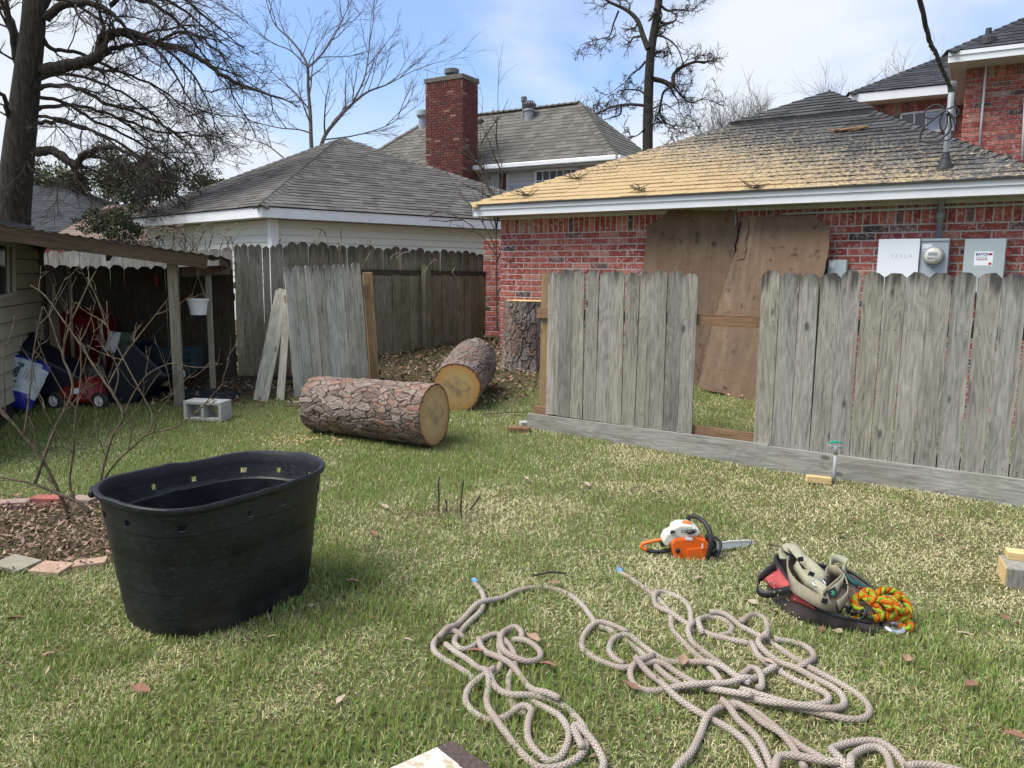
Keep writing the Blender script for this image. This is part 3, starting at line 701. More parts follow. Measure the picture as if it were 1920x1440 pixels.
# ================================================================ red brick house at the right
MAT['black_sh_c'] = shingle_mat('charcoal_shingle', 'attr', (0.022, 0.024, 0.028), (0.062, 0.066, 0.073)); MAT['black_sh'] = shingle_mat('charcoal_cap', 'obj', (0.022, 0.024, 0.028), (0.062, 0.066, 0.073))
RY = 14.0
ru = V(.86, -.51, 0).normalized(); rn = V(ru.y, -ru.x, 0)
def rhouse():
    rc = atY(1805, 420, 13.2); rc.z = 0
    t = thing('brick_house', (rc.x, rc.y, .5), 'two storey red brick house with charcoal roofs at the right edge', 'house')
    # near upper block (wall begins at 1808) and the farther block left of it
    P1 = atY(1808, 200, 13.2); P1z = P1.z; P1.z = 0
    q1 = lambda px, py, off=0: onplane(px, py, P1 + rn * off, rn)
    ztop = q1(1812, 120).z
    W1 = 3.6
    mb = MB(); mb.prism([P1 + UP * .3, P1 + ru * W1 + UP * .3, P1 + ru * W1 + UP * ztop, P1 + UP * ztop], -rn * .2)
    mb.prism([P1 - rn * .201 + UP * .3, P1 - rn * 5 + UP * .3, P1 - rn * 5 + UP * ztop, P1 - rn * .201 + UP * ztop], ru * .2)
    w1 = mb.build('wall', 'mortar', t); mb = MB()
    for b_ in bond(W1, 2.4, ztop - .01, .254, .0762, .0105, soldier=.24): brick_shape(mb, P1 + ru * b_[0] + UP * b_[1], ru, UP, rn, b_[2], b_[3], .012, (random.random(),) * 3)
    for b_ in bond(3, 2.4, ztop - .01, .254, .0762, .0105): brick_shape(mb, P1 - rn * b_[0] + UP * b_[1], -rn, UP, -ru, b_[2], b_[3], .012, (random.random(),) * 3)
    tag(mb.build('brick_field', 'brick_c', w1), kind='stuff')
    # eave of the near block
    off = .62; a = onplane(1777, 118, P1 + rn * off, rn); a2 = onplane(1920, 94, P1 + rn * off, rn); ze = a.z
    aL = V(a.x, a.y, ze); aR = aL + ru * 4.5
    mb = MB(); mb.prism([aL, aR, aR + UP * .15, aL + UP * .15], -rn * .03); mb.prism([aL - rn * .031, aL - rn * 5, aL - rn * 5 + UP * .15, aL - rn * .031 + UP * .15], ru * .03); mb.prism([aL + rn * .02 + UP * .10, aR + rn * .02 + UP * .10, aR + rn * .02 + UP * .16, aL + rn * .02 + UP * .16], -rn * .019); mb.build('fascia', 'white_paint', t)
    mb = MB(); mb.prism([aL + UP * .012 - rn * .032 + ru * .032, aR + UP * .012 - rn * .032, aR + UP * .012 - rn * (off + .1), aL + UP * .012 - rn * 5 + ru * (.032), ], UP * .012) if False else mb.prism([aL + UP * .012 - rn * .032 + ru * .032, aR + UP * .012 - rn * .032, aR + UP * .012 - rn * 5, aL + UP * .012 - rn * 5 + ru * .032], UP * .012); mb.build('soffit', 'soffit', t)
    e = aL + UP * .165 - ru * .02 + rn * .02; sP = 3.4; mR = .62
    best = None
    for k in range(60):
        mR = .3 + k * .01; p = [gproj(e + (ru - rn) * x + UP * x * mR) for x in np.linspace(.1, 3.4, 30)]
        y_ = np.interp(1920, [q[0] for q in p], [q[1] for q in p])
        if best is None or abs(y_ - 35) < best[0]: best = (abs(y_ - 35), mR)
    mR = best[1]; print('right house pitch', best)
    pk = e + (ru - rn) * sP + UP * sP * mR
    mb = MB(); mb.add([e, e + ru * 2 * sP, pk, e - rn * 2 * sP], [(0, 1, 2), (3, 0, 2)]); r1 = mb.build('roof', 'black_sh_c', t)
    shingle_face(r1, [e, e + ru * 2 * sP, pk], ru, ('black_sh_c', 'black_sh_c'), wid=.3); shingle_face(r1, [e - rn * 2 * sP, e, pk], rn, ('black_sh_c', 'black_sh_c'), wid=.3)
    ridge_caps(r1, e, pk, 'black_sh', wid=.13, step=.16)
    mb = MB(); q = onplane(1852, 78, e, ru.cross(pk - e)); mb.lathe([(.13, -.05), (.12, .05), (.05, .10), (.04, .2), (.0, .2)], q, 14); mb.build('roof_vent', 'rubber', t)
    # farther block
    P2 = atY(1622, 200, 16.8); P2.z = 0
    off2 = .5; g0 = onplane(1592, 193, P2 + rn * off2, rn); ze2 = g0.z; gR = g0 + ru * 5.0; W2 = 5.0
    zt2 = onplane(1625, 203, P2, rn).z
    zt2 = ze2 + .02
    mb = MB(); mb.prism([P2 + UP * .3, P2 + ru * W2 + UP * .3, P2 + ru * W2 + UP * zt2, P2 + UP * zt2], -rn * .2); w2 = mb.build('far_wall', 'mortar', t); mb = MB()
    for b_ in bond(W2, 2.6, zt2 - .01, .254, .0762, .0105, soldier=.24): brick_shape(mb, P2 + ru * b_[0] + UP * b_[1], ru, UP, rn, b_[2], b_[3], .012, (random.random(),) * 3)
    tag(mb.build('brick_field', 'brick_c', w2), kind='stuff')
    mb = MB(); mb.prism([g0, gR, gR + UP * .17, g0 + UP * .17], -rn * .03); mb.prism([g0 - rn * .031, g0 - rn * 5, g0 - rn * 5 + UP * .17, g0 - rn * .031 + UP * .17], ru * .03); mb.build('fascia', 'white_paint', t)
    mb = MB(); mb.prism([g0 + UP * .012 - rn * .032 + ru * .032, gR + UP * .012 - rn * .032, gR + UP * .012 - rn * 4, g0 + UP * .012 - rn * 4 + ru * .032], UP * .012); mb.build('soffit', 'soffit', t)
    e = g0 + UP * .18 - ru * .02 + rn * .02; sP = 3.6; best = None
    for k in range(70):
        mR = .2 + k * .01; p = [gproj(e + (ru - rn) * x + UP * x * mR) for x in np.linspace(.1, 3.4, 30)]
        y_ = np.interp(1775, [q[0] for q in p], [q[1] for q in p])
        if best is None or abs(y_ - 104) < best[0]: best = (abs(y_ - 104), mR)
    mR = best[1]; print('far block pitch', best); pk = e + (ru - rn) * sP + UP * sP * mR
    mb = MB(); mb.add([e, e + ru * 2 * sP, pk, e - rn * 2 * sP], [(0, 1, 2), (3, 0, 2)]); r2 = mb.build('far_roof', 'black_sh_c', t)
    shingle_face(r2, [e, e + ru * 2 * sP, pk], ru, ('black_sh_c', 'black_sh_c'), wid=.3); ridge_caps(r2, e, pk, 'black_sh', wid=.13, step=.16)
    # window and downpipes
    wq = lambda px, py: onplane(px, py, P2 + rn * .02, rn)
    wc = [wq(1690, 215), wq(1790, 203), wq(1790, 243), wq(1690, 252)]
    mb = MB()
    for i in range(4): mb.beam(wc[i] + rn * .02, wc[(i + 1) % 4] + rn * .02, .04, .05, up=rn)
    for tt in (.25, .47, .75): mb.beam(wc[0].lerp(wc[1], tt) + rn * .02, wc[3].lerp(wc[2], tt) + rn * .02, .03, .035, up=rn)
    wi = mb.build('window', 'white_paint', t)
    mb = MB(); mb.prism([wc[0] + rn * .004, wc[0].lerp(wc[1], .47) + rn * .004, wc[3].lerp(wc[2], .47) + rn * .004, wc[3] + rn * .004], rn * .01); mb.build('pane', 'glass', wi)
    mb = MB(); mb.prism([wc[0].lerp(wc[1], .48) + rn * .004, wc[1] + rn * .004, wc[2] + rn * .004, wc[3].lerp(wc[2], .48) + rn * .004], rn * .01); mb.build('pane', 'glass_pale', wi)
    for (xa, ya, xb, yb) in ((1850, 112, 1836, 275), (1923, 160, 1916, 300)):
        mb = MB(); mb.tube([q1(xa, ya, .05), q1(xb, yb, .05)], .017, 8); mb.build('conduit', 'white_paint', t, smooth=True)
rhouse()

# ================================================================ far roofs at the left
MAT['brown_sh_c'] = shingle_mat('brown_shingle', 'attr', (0.12, 0.085, 0.065), (0.26, 0.195, 0.155))
def far_house(name, label, pts, y0, mat, wall_mat, depth):
    """hip roof whose front face shows: pts = eave left, eave right, ridge right, ridge left (pixels)"""
    (a, b_, c, d_) = pts; p0, p1 = atY(*a, y0), atY(*b_, y0); p1.z = p0.z; r1_, r0_ = atY(*c, y0 + depth / 2), atY(*d_, y0 + depth / 2); r1_.z = r0_.z
    t = thing(name, (p0.x, p0.y, .5), label, 'house'); back = V(0, depth, 0); ux = V(1, 0, 0)
    mb = MB(); mb.add([p0, p1, r1_, r0_, p0 + back, p1 + back], [(0, 1, 2, 3), (1, 5, 2), (4, 0, 3), (5, 4, 3, 2)]); r = mb.build('roof', mat, t)
    shingle_face(r, [p0, p1, r1_, r0_], ux, (mat, mat), expo=.2, wid=.5)
    if (p1 - r1_).length > .3: shingle_face(r, [p1, p1 + back, r1_], V(0, 1, 0), (mat, mat), expo=.2, wid=.5)
    mb = MB(); mb.prism([V(p0.x + .4, y0 + .5, 0), V(p1.x - .4, y0 + .5, 0), V(p1.x - .4, y0 + .5, p0.z), V(p0.x + .4, y0 + .5, p0.z)], V(0, .2, 0)); mb.build('wall', wall_mat, t)
    mb = MB(); mb.prism([p0 - UP * .15, p1 - UP * .15, p1 - UP * .005, p0 - UP * .005], V(0, .04, 0)); mb.build('fascia', 'beam', t)
far_house('dark_roofed_house', 'far house with dark charcoal roof behind the big bare tree', ((-120, 432), (235, 432), (100, 338), (-40, 338)), 34, 'black_sh_c', 'brick_c', 12)
far_house('brown_roofed_house', 'far house with low brown shingle roof beyond the lean-to', ((86, 450), (420, 450), (330, 378), (205, 384)), 27, 'brown_sh_c', 'siding', 9)

# ================================================================ fences
def picket_mesh(w, h, th, mat, ear=0.03, rough_top=0.0, seed=0):
    r = random.Random(seed); mb = MB(); n = 7
    # long edges wander a little so no board is a perfect rectangle
    lx = [-w / 2 + r.uniform(-.0025, .0025) for _ in range(n)]; rx_ = [w / 2 + r.uniform(-.0025, .0025) for _ in range(n)]
    zs = [(h - ear * 1.05) * i / (n - 1) for i in range(n)]
    pts = [(lx[0], zs[0] + r.uniform(-.004, .004))] + [(rx_[0], zs[0] + r.uniform(-.004, .004))] + [(rx_[i], zs[i]) for i in range(1, n)]
    pts += [(w / 2 - ear + r.uniform(-.004, .004), h - r.uniform(0, rough_top)), (-w / 2 + ear + r.uniform(-.004, .004), h - r.uniform(0, rough_top))] + [(lx[i], zs[i]) for i in range(n - 1, 0, -1)]
    mb.prism([(x, 0, z) for x, z in pts], (0, th, 0)); return mb.mesh('picket', mat)
NAIL = simple('rusty_nail', (0.06, 0.035, 0.025), (0.03, 0.02, 0.015), 40, 0.7); MAT['nail'] = NAIL
def pickets(parent, a, b_, zb, zt, n, w, mats, out, gap=0.004, skip=(), tilt=0.006, th=.016, zjit=.012, variants=5, tiltat={}, ear=.037):
    """n boards between ground points a and b_; zb, zt give the bottom and top as functions of t; out points to the viewer"""
    a, b_ = Vector(a), Vector(b_); d = (b_ - a); d.z = 0; L = d.length; d.normalize(); out = Vector(out).normalized()
    pitch = L / n; hh = zt(.5) - zb(.5)
    ms = [picket_mesh(min(w, pitch - gap), hh, th, mats, ear, .012, s) for s in range(variants)]
    for i in range(n):
        if i in skip: continue
        t = (i + .5) / n; z0 = zb(t) + random.uniform(-zjit, zjit) * .4; z1 = zt(t) + random.uniform(-zjit, zjit)
        p = a + d * (t * L); p.z = z0
        x = d if random.random() < .5 else d
        Mx = frame(p + out * random.uniform(-.003, .004), x, -out, UP)
        Mx = Mx @ Matrix.Rotation(random.uniform(-tilt, tilt) + tiltat.get(i, 0), 4, 'Y') @ Matrix.Rotation(random.uniform(-tilt, tilt), 4, 'Z') @ Matrix.Diagonal((random.uniform(.975, 1.0), 1, (z1 - z0) / hh, 1))
        piece('picket', random.choice(ms), parent, Mx)
F0 = G(1000, 800); F1 = G(1920, 948); FD = (F1 - F0); FD.z = 0; FD.normalize(); FN = V(FD.y, -FD.x, 0)
def falong(px, z=.8):
    q = onplane(px, 720, F0, FN); d = Vector(ray(px, 700)); p = onplane(px, 700, F0, FN); return (p - F0).dot(FD)
fence = thing('picket_fence', F0, 'weathered grey picket fence with a gap of missing boards along the lawn', 'fence')
fp = lambda s: V(F0.x, F0.y, 0) + FD * s
ztop = lambda s: 1.535
zbot = lambda s: 0.175 + .012 * s * 0 - 0.010 * s
s0, s1, s2 = falong(1024), falong(1302), falong(1419); s3 = s2 + .142 * 17
n1 = 11
pickets(fence, fp(s0), fp(s1), lambda t: .205 - .012 * t, lambda t: 1.53, n1, .14, 'picket', FN, tiltat={4: .012, 5: -.008}, variants=6)
pickets(fence, fp(s2), fp(s3), lambda t: .175 - .02 * t, lambda t: 1.535 + .0 * t, 17, .14, 'picket', FN, gap=.004, variants=6)
bd = lambda a, b_, z, off, wd, h: None
def rail(parent, sA, sB, z, h, off, th, mat, name='rail', zb_=None):
    k = MB(); L = sB - sA; k.box((0, 0, 0), (h, th, L)); me_ = k.mesh(name, mat)   # grain along z
    c = fp((sA + sB) / 2) + FN * off; c.z = z; return piece(name, me_, parent, frame(c, UP, -FN, FD))
rail(fence, falong(1001), s3 + .3, 1.14, .09, -.035 - .016, .038, 'rail'); rail(fence, falong(1001) - .02, s3 + .3, .215, .09, -.035 - .016, .038, 'rail'); 
for sx_ in (falong(1012), falong(1012) + 2.42, falong(1012) + 4.84):
    k = MB(); k.box((0, 0, .7), (.089, .089, 1.5)); c = fp(sx_) - FN * .118; c.z = .0 if sx_ > 1 else .05
    piece('post', k.mesh('post', 'post'), fence, frame(c, FD, -FN, UP))
# kickboards along the ground (the second overlaps the end of the first)
for (sA, sB, z, hgt, off) in ((falong(996) - .02, falong(1450) - .003, .10, .19, .012), (falong(1450), s3 + .3, .085, .20, .022)):
    k = MB(); L = sB - sA; n = 14
    for i in range(n):
        pass
    k.box((0, 0, 0), (hgt, .036, L)); c = fp((sA + sB) / 2) + FN * off; c.z = z
    piece('kickboard', k.mesh('kickboard', 'rotboard'), fence, frame(c, UP, -FN, FD))
# nail heads on the pickets nearest
mb = MB()
for (sa, sb, n, w_) in ((s0, s1, 11, 0), (s2, s3, 17, 0)):
    for i in range(n):
        for z in (1.14, .225):
            for dx in (-.03, .035):
                p = fp(sa + (sb - sa) * (i + .5) / n + dx + random.uniform(-.01, .01)) + FN * .0185; p.z = z + random.uniform(-.02, .02)
                mb.lathe([(.0045, 0), (.0035, .002)], p, 6, Matrix((FD, UP, FN)).transposed())
tag(mb.build('nail_heads', 'nail', fence), kind='stuff')

# fence at the back: pickets from the lean-to corner to the brick garage
BA = V(-3.45, 8.95, 0); BB = V(-2.62, 9.12, 0)
BC = atY(548, 600, 9.2); BC.z = 0; BD = atY(906, 600, 11.55); BD.z = 0
bn = (BD - BC).normalized(); bn = V(bn.y, -bn.x, 0)
BA = atY(443, 600, 8.85); BA.z = 0
back = thing('board_fence', (BC.x, BC.y, .3), 'old mossy board fence running back to the brick garage', 'fence')
d_ = (BC - BA).normalized(); bn2 = V(d_.y, -d_.x, 0)
pickets(back, BA, BC, lambda t: .22, lambda t: 1.80 + .02 * t, 8, .15, 'mid_picket', bn2, zjit=.02, variants=4)
pickets(back, BC - bn * .06, BD, lambda t: .30 + .25 * t, lambda t: 1.86 - .06 * t, 23, .145, 'old_picket', bn, zjit=.018, variants=5)
for z0_, nm in ((1.50, 'rail'), (.62, 'rail')):
    k = MB(); a_, b2_ = BC + bn * .03 + UP * z0_, BD + bn * .03 + UP * (z0_ - .03); dd = (b2_ - a_); L = dd.length; dd.normalize()
    if nm == 'rail' and z0_ > 1:
        k.box((0, 0, 0), (.085, .038, L)); piece('rail', k.mesh('rail', 'shade_toned_picket'), back, frame((a_ + b2_) / 2, UP, -bn, dd))
# lower facing boards under the rail (the near side of the fence)
pickets(back, BC + bn * .055, BD + bn * .055, lambda t: .28 + .25 * t, lambda t: 1.46, 22, .145, 'old_picket', bn, zjit=.004, variants=4, ear=.002)
for tt in (.03, .62):
    k = MB(); k.box((0, 0, .6), (.09, .09, 1.35)); c = BC.lerp(BD, tt) + bn * .12; c.z = .2 + .2 * tt
    piece('post', k.mesh('post', 'old_picket'), back, frame(c, (BD - BC).normalized(), -bn, UP))
# kick board at its foot
k = MB(); k.box((0, 0, 0), (.2, .03, 1.3)); c = atY(480, 700, 8.6); piece('kickboard', k.mesh('kickboard', 'shade_toned_picket'), back, frame(V(c.x - .1, 8.78, .20), UP, V(0, 1, 0), V(1, .12, 0).normalized()))

# fence with shade in its colour behind the lean-to, and the pale neighbour fence seen above it
LA = atY(60, 600, 8.75); LA.z = 0; LB = atY(440, 600, 8.78); LB.z = 0
dk = thing('shed_fence', (LA.x, LA.y, .25), 'picket fence behind the lean-to with shade darkened into its colour', 'fence')
pickets(dk, LA, LB, lambda t: .22, lambda t: 1.545, 15, .17, 'shade_toned_picket', V(0, -1, 0), gap=.003, zjit=.012, tilt=.005, variants=5, ear=.042)
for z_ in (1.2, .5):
    k = MB(); k.box((0, 0, 0), (.085, .038, (LB - LA).length)); piece('rail', k.mesh('rail', 'shade_toned_picket'), dk, frame((LA + LB) / 2 + UP * z_ + V(0, .04, 0), UP, V(0, 1, 0), V(1, 0, 0)))
NA = atY(60, 600, 10.6); NA.z = 0; NB_ = atY(440, 600, 10.2); NB_.z = 0
nf = thing('neighbour_fence', (NA.x, NA.y, .4), 'pale picket fence showing above the dark one behind the lean-to', 'fence')
pickets(nf, NA, NB_, lambda t: .4, lambda t: 1.74 + .05 * t, 19, .145, 'far_picket', V(0, -1, 0), zjit=.02, variants=4)
for z_ in (1.3,):
    k = MB(); k.box((0, 0, 0), (.085, .038, (NB_ - NA).length)); piece('rail', k.mesh('rail', 'far_picket'), nf, frame((NA + NB_) / 2 + UP * z_ + V(0, .04, 0), UP, V(0, 1, 0), V(1, 0, 0)))

# detached panel leaning on the back fence, loose boards, loose post
g0_, g1_ = G(553, 745), G(693, 722); gd = (g1_ - g0_); gd.z = 0; gd.normalize(); gn = V(gd.y, -gd.x, 0)
panel = thing('fence_panel', (g0_.x, g0_.y, g0_.z), 'detached grey picket panel leaning against the old board fence', 'fence panel')
gt0 = onplane(545, 488, V(g0_.x, g0_.y, 0) - gn * .12, gn)
lean = math.atan2(.13, 1.36)
n = 8; L = (g1_ - g0_).length; tops = [picket_mesh(.142, 1.38, .017, 'panel', .028, .012, 40 + s) for s in range(5)]
tilt_a = .018
for i in range(n):
    t = (i + .5) / n; p = V(g0_.x, g0_.y, 0) + gd * (t * L); p.z = g0_.z + (g1_.z - g0_.z) * t + .0
    Mx = frame(p, gd, -gn, UP) @ Matrix.Rotation(-tilt_a, 4, 'Y') @ Matrix.Rotation(-lean, 4, 'X') @ Matrix.Diagonal((L / n / .1475, 1, 1 + random.uniform(-.004, .004), 1))
    piece('picket', random.choice(tops), panel, Mx)
for z_ in (.3, 1.05):
    k = MB(); k.box((0, .04, z_), (L, .038, .085)); piece('rail', k.mesh('rail', 'rail'), panel, frame(V(g0_.x, g0_.y, g0_.z) + gd * L / 2, gd, -gn, UP) @ Matrix.Rotation(-tilt_a, 4, 'Y') @ Matrix.Rotation(-lean, 4, 'X'))
def leaning_board(name, label, base_px, top_px, yb, yt, w, mat, cat='board', th=.018, ear=.028):
    a, b_ = G(*base_px), None; b_ = atY(*top_px, yt); d = b_ - a; L = d.length; d.normalize()
    y_ = V(0, 1, 0); x = d.cross(y_).normalized() * -1; x = y_.cross(d).normalized(); y2 = d.cross(x)
    me_ = picket_mesh(w, L, th, mat, ear, .01, random.randint(0, 999))
    o_ = bpy.data.objects.new(name, me_); COL.objects.link(o_); o_.matrix_world = frame(a, x, y2, d); ORG[o_.name] = Vector(a); return tag(o_, label, cat)
leaning_board('loose_picket', 'wider loose grey picket leaning on the fence panel', (488, 751), (531, 541), 8, 8.45, .155, 'panel')
leaning_board('loose_picket', 'narrow loose grey picket leaning right of a wider one', (525, 750), (541, 541), 8, 8.40, .08, 'panel', ear=.02)
p = G(703, 714); k = MB(); k.box((0, 0, .62), (.10, .09, 1.35)); 
lp = thing('loose_post', p, 'brown wooden post standing crooked beside the fence panel', 'post')
po = piece('shaft', k.mesh('post', 'post'), lp, frame(p + UP * -.05, V(.96, .28, 0), V(-.28, .96, 0), UP) @ Matrix.Rotation(.035, 4, 'X') @ Matrix.Rotation(-.055, 4, 'Y'))
k = MB(); k.box((0, 0, 0), (.045, .10, .14)); piece('bracket', k.mesh('bracket', 'rail'), lp, frame(atY(687, 546, 8.75), V(1, 0, 0), V(0, 1, 0), UP))

# ================================================================ plywood leaning on the brick wall
def ply_mat():
    m, nt, b = M_new('rotten_plywood'); v = mapping(nt); n1 = noise(nt, mapping(nt, (1, 1, .18)), 9, 6, .6, .5); n2 = noise(nt, v, 2.2, 5); n3 = noise(nt, v, 11, 5, .6)
    c = ramp(nt, n1, [(.25, (.085, .064, .047)), (.5, (.17, .125, .088)), (.75, (.27, .20, .135))])
    c = mixc(nt, ramp(nt, n2, [(.38, (0, 0, 0)), (.62, (.8, .8, .8))]), c, (.16, .105, .072))
    c = mixc(nt, ramp(nt, n3, [(.60, (0, 0, 0)), (.70, (.8, .8, .8))]), c, (.05, .034, .024))
    c = mixc(nt, 1.0, c, ramp(nt, objrand(nt), [(0, (.8, .8, .82)), (.5, (1.0, .98, .95)), (1, (1.22, 1.2, 1.16))]), 'MULTIPLY')
    nt.links.new(c, b.inputs['Base Color']); b.inputs['Roughness'].default_value = .92; b.inputs['Specular IOR Level'].default_value = .15
    bump(nt, b, mth(nt, 'ADD', n1, n3), .7, .012); return m
MAT['ply'] = ply_mat()
def ragged(pts, step=.05, amp=.012, seed=3):
    r = random.Random(seed); o_ = []
    for i in range(len(pts)):
        a, b_ = Vector(pts[i]), Vector(pts[(i + 1) % len(pts)]); n = max(1, int((b_ - a).length / step))
        for k in range(n): o_.append(a.lerp(b_, k / n) + V(r.uniform(-amp, amp), 0, r.uniform(-amp, amp)))
    return o_
def ply(label, px, top_off, bot_off, seed, zt_=2.18, extra=()):
    base = C0 + N * top_off + UP * zt_; pn = (N * zt_ + UP * (bot_off - top_off)).normalized()
    def pp(q): return onplane(q[0], q[1], base, pn)
    pts = [pp(q) for q in px]; r = random.Random(seed); o3 = pts[0].copy()
    ub = U; vb = pn.cross(U).normalized(); vb = vb if vb.z > 0 else -vb
    loc = [V((p - o3).dot(ub), 0, (p - o3).dot(vb)) for p in pts]; loc = ragged(loc, .05, .010, seed)
    k = MB(); k.prism(loc, (0, .014, 0)); me_ = k.mesh('plywood_sheet', 'ply'); ob = bpy.data.objects.new('plywood_sheet', me_); COL.objects.link(ob)
    ob.matrix_world = frame(o3, ub, -pn, vb); ORG[ob.name] = o3; return tag(ob, label, 'plywood')
ply('brown weathered plywood sheet at the left against the brick wall', [(1213, 424), (1240, 408), (1252, 394), (1376, 394), (1384, 425), (1377, 470), (1380, 720), (1298, 724), (1205, 600), (1206, 500)], .04, .22, 1)
ply('larger plywood sheet with curved top corner overlapping from the right', [(1380, 470), (1388, 425), (1398, 404), (1528, 404), (1556, 432), (1552, 480), (1530, 560), (1500, 770), (1418, 751), (1365, 742), (1310, 726), (1338, 600)], .10, .56, 2)
ply('torn strip of bark brown veneer hanging at the plywood seam', [(1382, 488), (1393, 412), (1403, 412), (1396, 485)], .13, .5, 5)

# ================================================================ fittings on the brick wall
MAT['tesla'] = simple('white_enclosure', (0.80, 0.83, 0.87), (0.77, 0.80, 0.84), 2, .35)
MAT['greybox'] = simple('grey_enclosure', (0.40, 0.46, 0.47), (0.36, 0.42, 0.43), 3, .4)
MAT['meterbox'] = simple('meter_grey', (0.44, 0.48, 0.52), (0.38, 0.42, 0.46), 5, .4)
MAT['letter'] = simple('grey_lettering', (0.50, 0.53, 0.56), (0.48, 0.5, 0.53), 2, .5)
MAT['sticker'] = simple('white_sticker', (0.82, 0.83, 0.85), (0.78, 0.79, 0.81), 2, .5)
MAT['inkblue'] = simple('blue_ink', (0.02, 0.05, 0.20), (0.02, 0.04, 0.16), 2, .5); MAT['inkred'] = simple('red_ink', (0.50, 0.03, 0.04), (0.45, .03, .04), 2, .5); MAT['inkgrey'] = simple('grey_ink', (.30, .31, .33), (.25, .26, .28), 2, .5)
fw = lambda px, py, off=0.0: onplane(px, py, C0 + N * (.012 + off), N)
def wallbox(name, label, x0, x1, ytop, drop, depth, mat, cat='utility box'):
    a = fw(x0, ytop, depth); b_ = fw(x1, ytop, depth); wd = (b_ - a).dot(U); zt_ = (a.z + b_.z) / 2; c0 = C0 + U * ((a - C0).dot(U))
    c0 = V(c0.x, c0.y, zt_ - drop) + N * .013
    t = thing(name, c0, label, cat); k = MB(); c = c0 + U * wd / 2 + UP * drop / 2 + N * depth / 2
    k.box(c, (wd, depth, drop), Matrix((U, -N, UP)).transposed()); k.build('enclosure', mat, t, bevel=.006)
    return t, c0 + N * depth, wd, drop
tb, o_, wd, dr = wallbox('battery_gateway', 'white square gateway box with faint letters on the brick wall', 1648, 1726, 448, .62, .15, 'tesla')
text_mb('T E S L A', .052, o_ + U * .115 + UP * (dr - .185), U, UP, .001).build('lettering', 'letter', tb)
tb, o_, wd, dr = wallbox('electric_meter', 'grey meter box with round glass electric meter', 1728, 1781, 448, .44, .12, 'meterbox', 'meter')
k = MB(); k.prism([o_ + UP * (dr - .018) + N * .002, o_ + U * wd + UP * (dr - .018) + N * .002, o_ + U * wd + UP * (dr + .004) + N * .002, o_ + UP * (dr + .004) + N * .002], N * .012); k.build('lid_lip', 'meterbox', tb)
mc = fw(1751, 480, .12); mc = o_ + U * (mc - o_).dot(U) + UP * (mc - o_).dot(UP); Rm = Matrix((U, UP, N)).transposed()
k = MB(); k.lathe([(.093, 0), (.093, .03), (.086, .034), (.082, .034)], mc + N * .001, 32, Rm); k.build('meter_ring', 'galv', tb, autosmooth=True)
MAT['meterface'] = simple('meter_face', (.62, .61, .54), (.56, .55, .49), 3, .2, spec=.7)
k = MB(); k.lathe([(.081, .0), (.081, .05), (.074, .085), (.05, .097), (0, .10)], mc + N * .001, 32, Rm); k.build('meter_glass', 'meterface', tb, smooth=True)
k = MB(); q = mc + N * .103; k.box(q + UP * .02, (.075, .004, .022), Matrix((U, -N, UP)).transposed()); k.build('display', 'inkgrey', tb)
k = MB(); k.box(q + U * .035 - UP * .028, (.03, .004, .018), Matrix((U, -N, UP)).transposed() @ Matrix.Rotation(.7, 3, 'Y')); k.box(q - U * .02 - UP * .02, (.05, .003, .008), Matrix((U, -N, UP)).transposed()); k.build('dial_print', 'inkgrey', tb)
k = MB(); k.box(mc - UP * .098 + N * .02, (.05, .03, .02), Matrix((U, -N, UP)).transposed()); k.build('latch', 'galv', tb)
k = MB(); k.box(o_ + U * .055 + UP * (dr - .07) + N * .001, (.085, .002, .045), Matrix((U, -N, UP)).transposed()); k.box(o_ + U * .045 + UP * (dr - .115) + N * .001, (.04, .002, .022), Matrix((U, -N, UP)).transposed()); k.build('sticker', 'sticker', tb)
tb, o_, wd, dr = wallbox('disconnect_box', 'grey-green disconnect box with white warning sticker', 1810, 1888, 448, .50, .17, 'greybox')
sk = o_ + U * (wd - .17) + UP * (dr - .20); k = MB(); k.box(sk + UP * .02, (.15, .002, .13), Matrix((U, -N, UP)).transposed()); stc = k.build('sticker', 'sticker', tb)
text_mb('EATON', .034, sk + U * -.065 + UP * .048 + N * .002, U, UP, .0005, .001).build('lettering', 'inkblue', stc)
k = MB()
for (dx, dz, w_, h_) in ((.055, .06, .025, .022), (.055, -.028, .025, .022), (-.01, .008, .08, .006)): k.box(sk + U * dx + UP * dz + N * .0015, (w_, .001, h_), Matrix((U, -N, UP)).transposed())
k.build('warning_print', 'inkred', stc)
k = MB()
for i in range(4): k.box(sk + U * -.015 + UP * (.035 - i * .009) + N * .0015, (.095, .001, .003), Matrix((U, -N, UP)).transposed())
k.build('fine_print', 'inkgrey', stc)
k = MB(); k.box(o_ + U * (wd + .012) + UP * (dr - .13) - N * .05, (.02, .05, .07), Matrix((U, -N, UP)).transposed()); k.build('switch_lever', 'inkred', tb, bevel=.004)
tb, o_, wd, dr = wallbox('junction_box', 'small grey box low on the brick wall beside the plywood', 1553, 1588, 487, .25, .09, 'greybox')
k = MB(); k.box(o_ + U * .04 + UP * (dr - .05) + N * .001, (.05, .002, .06), Matrix((U, -N, UP)).transposed()); k.build('sticker', 'sticker', tb)
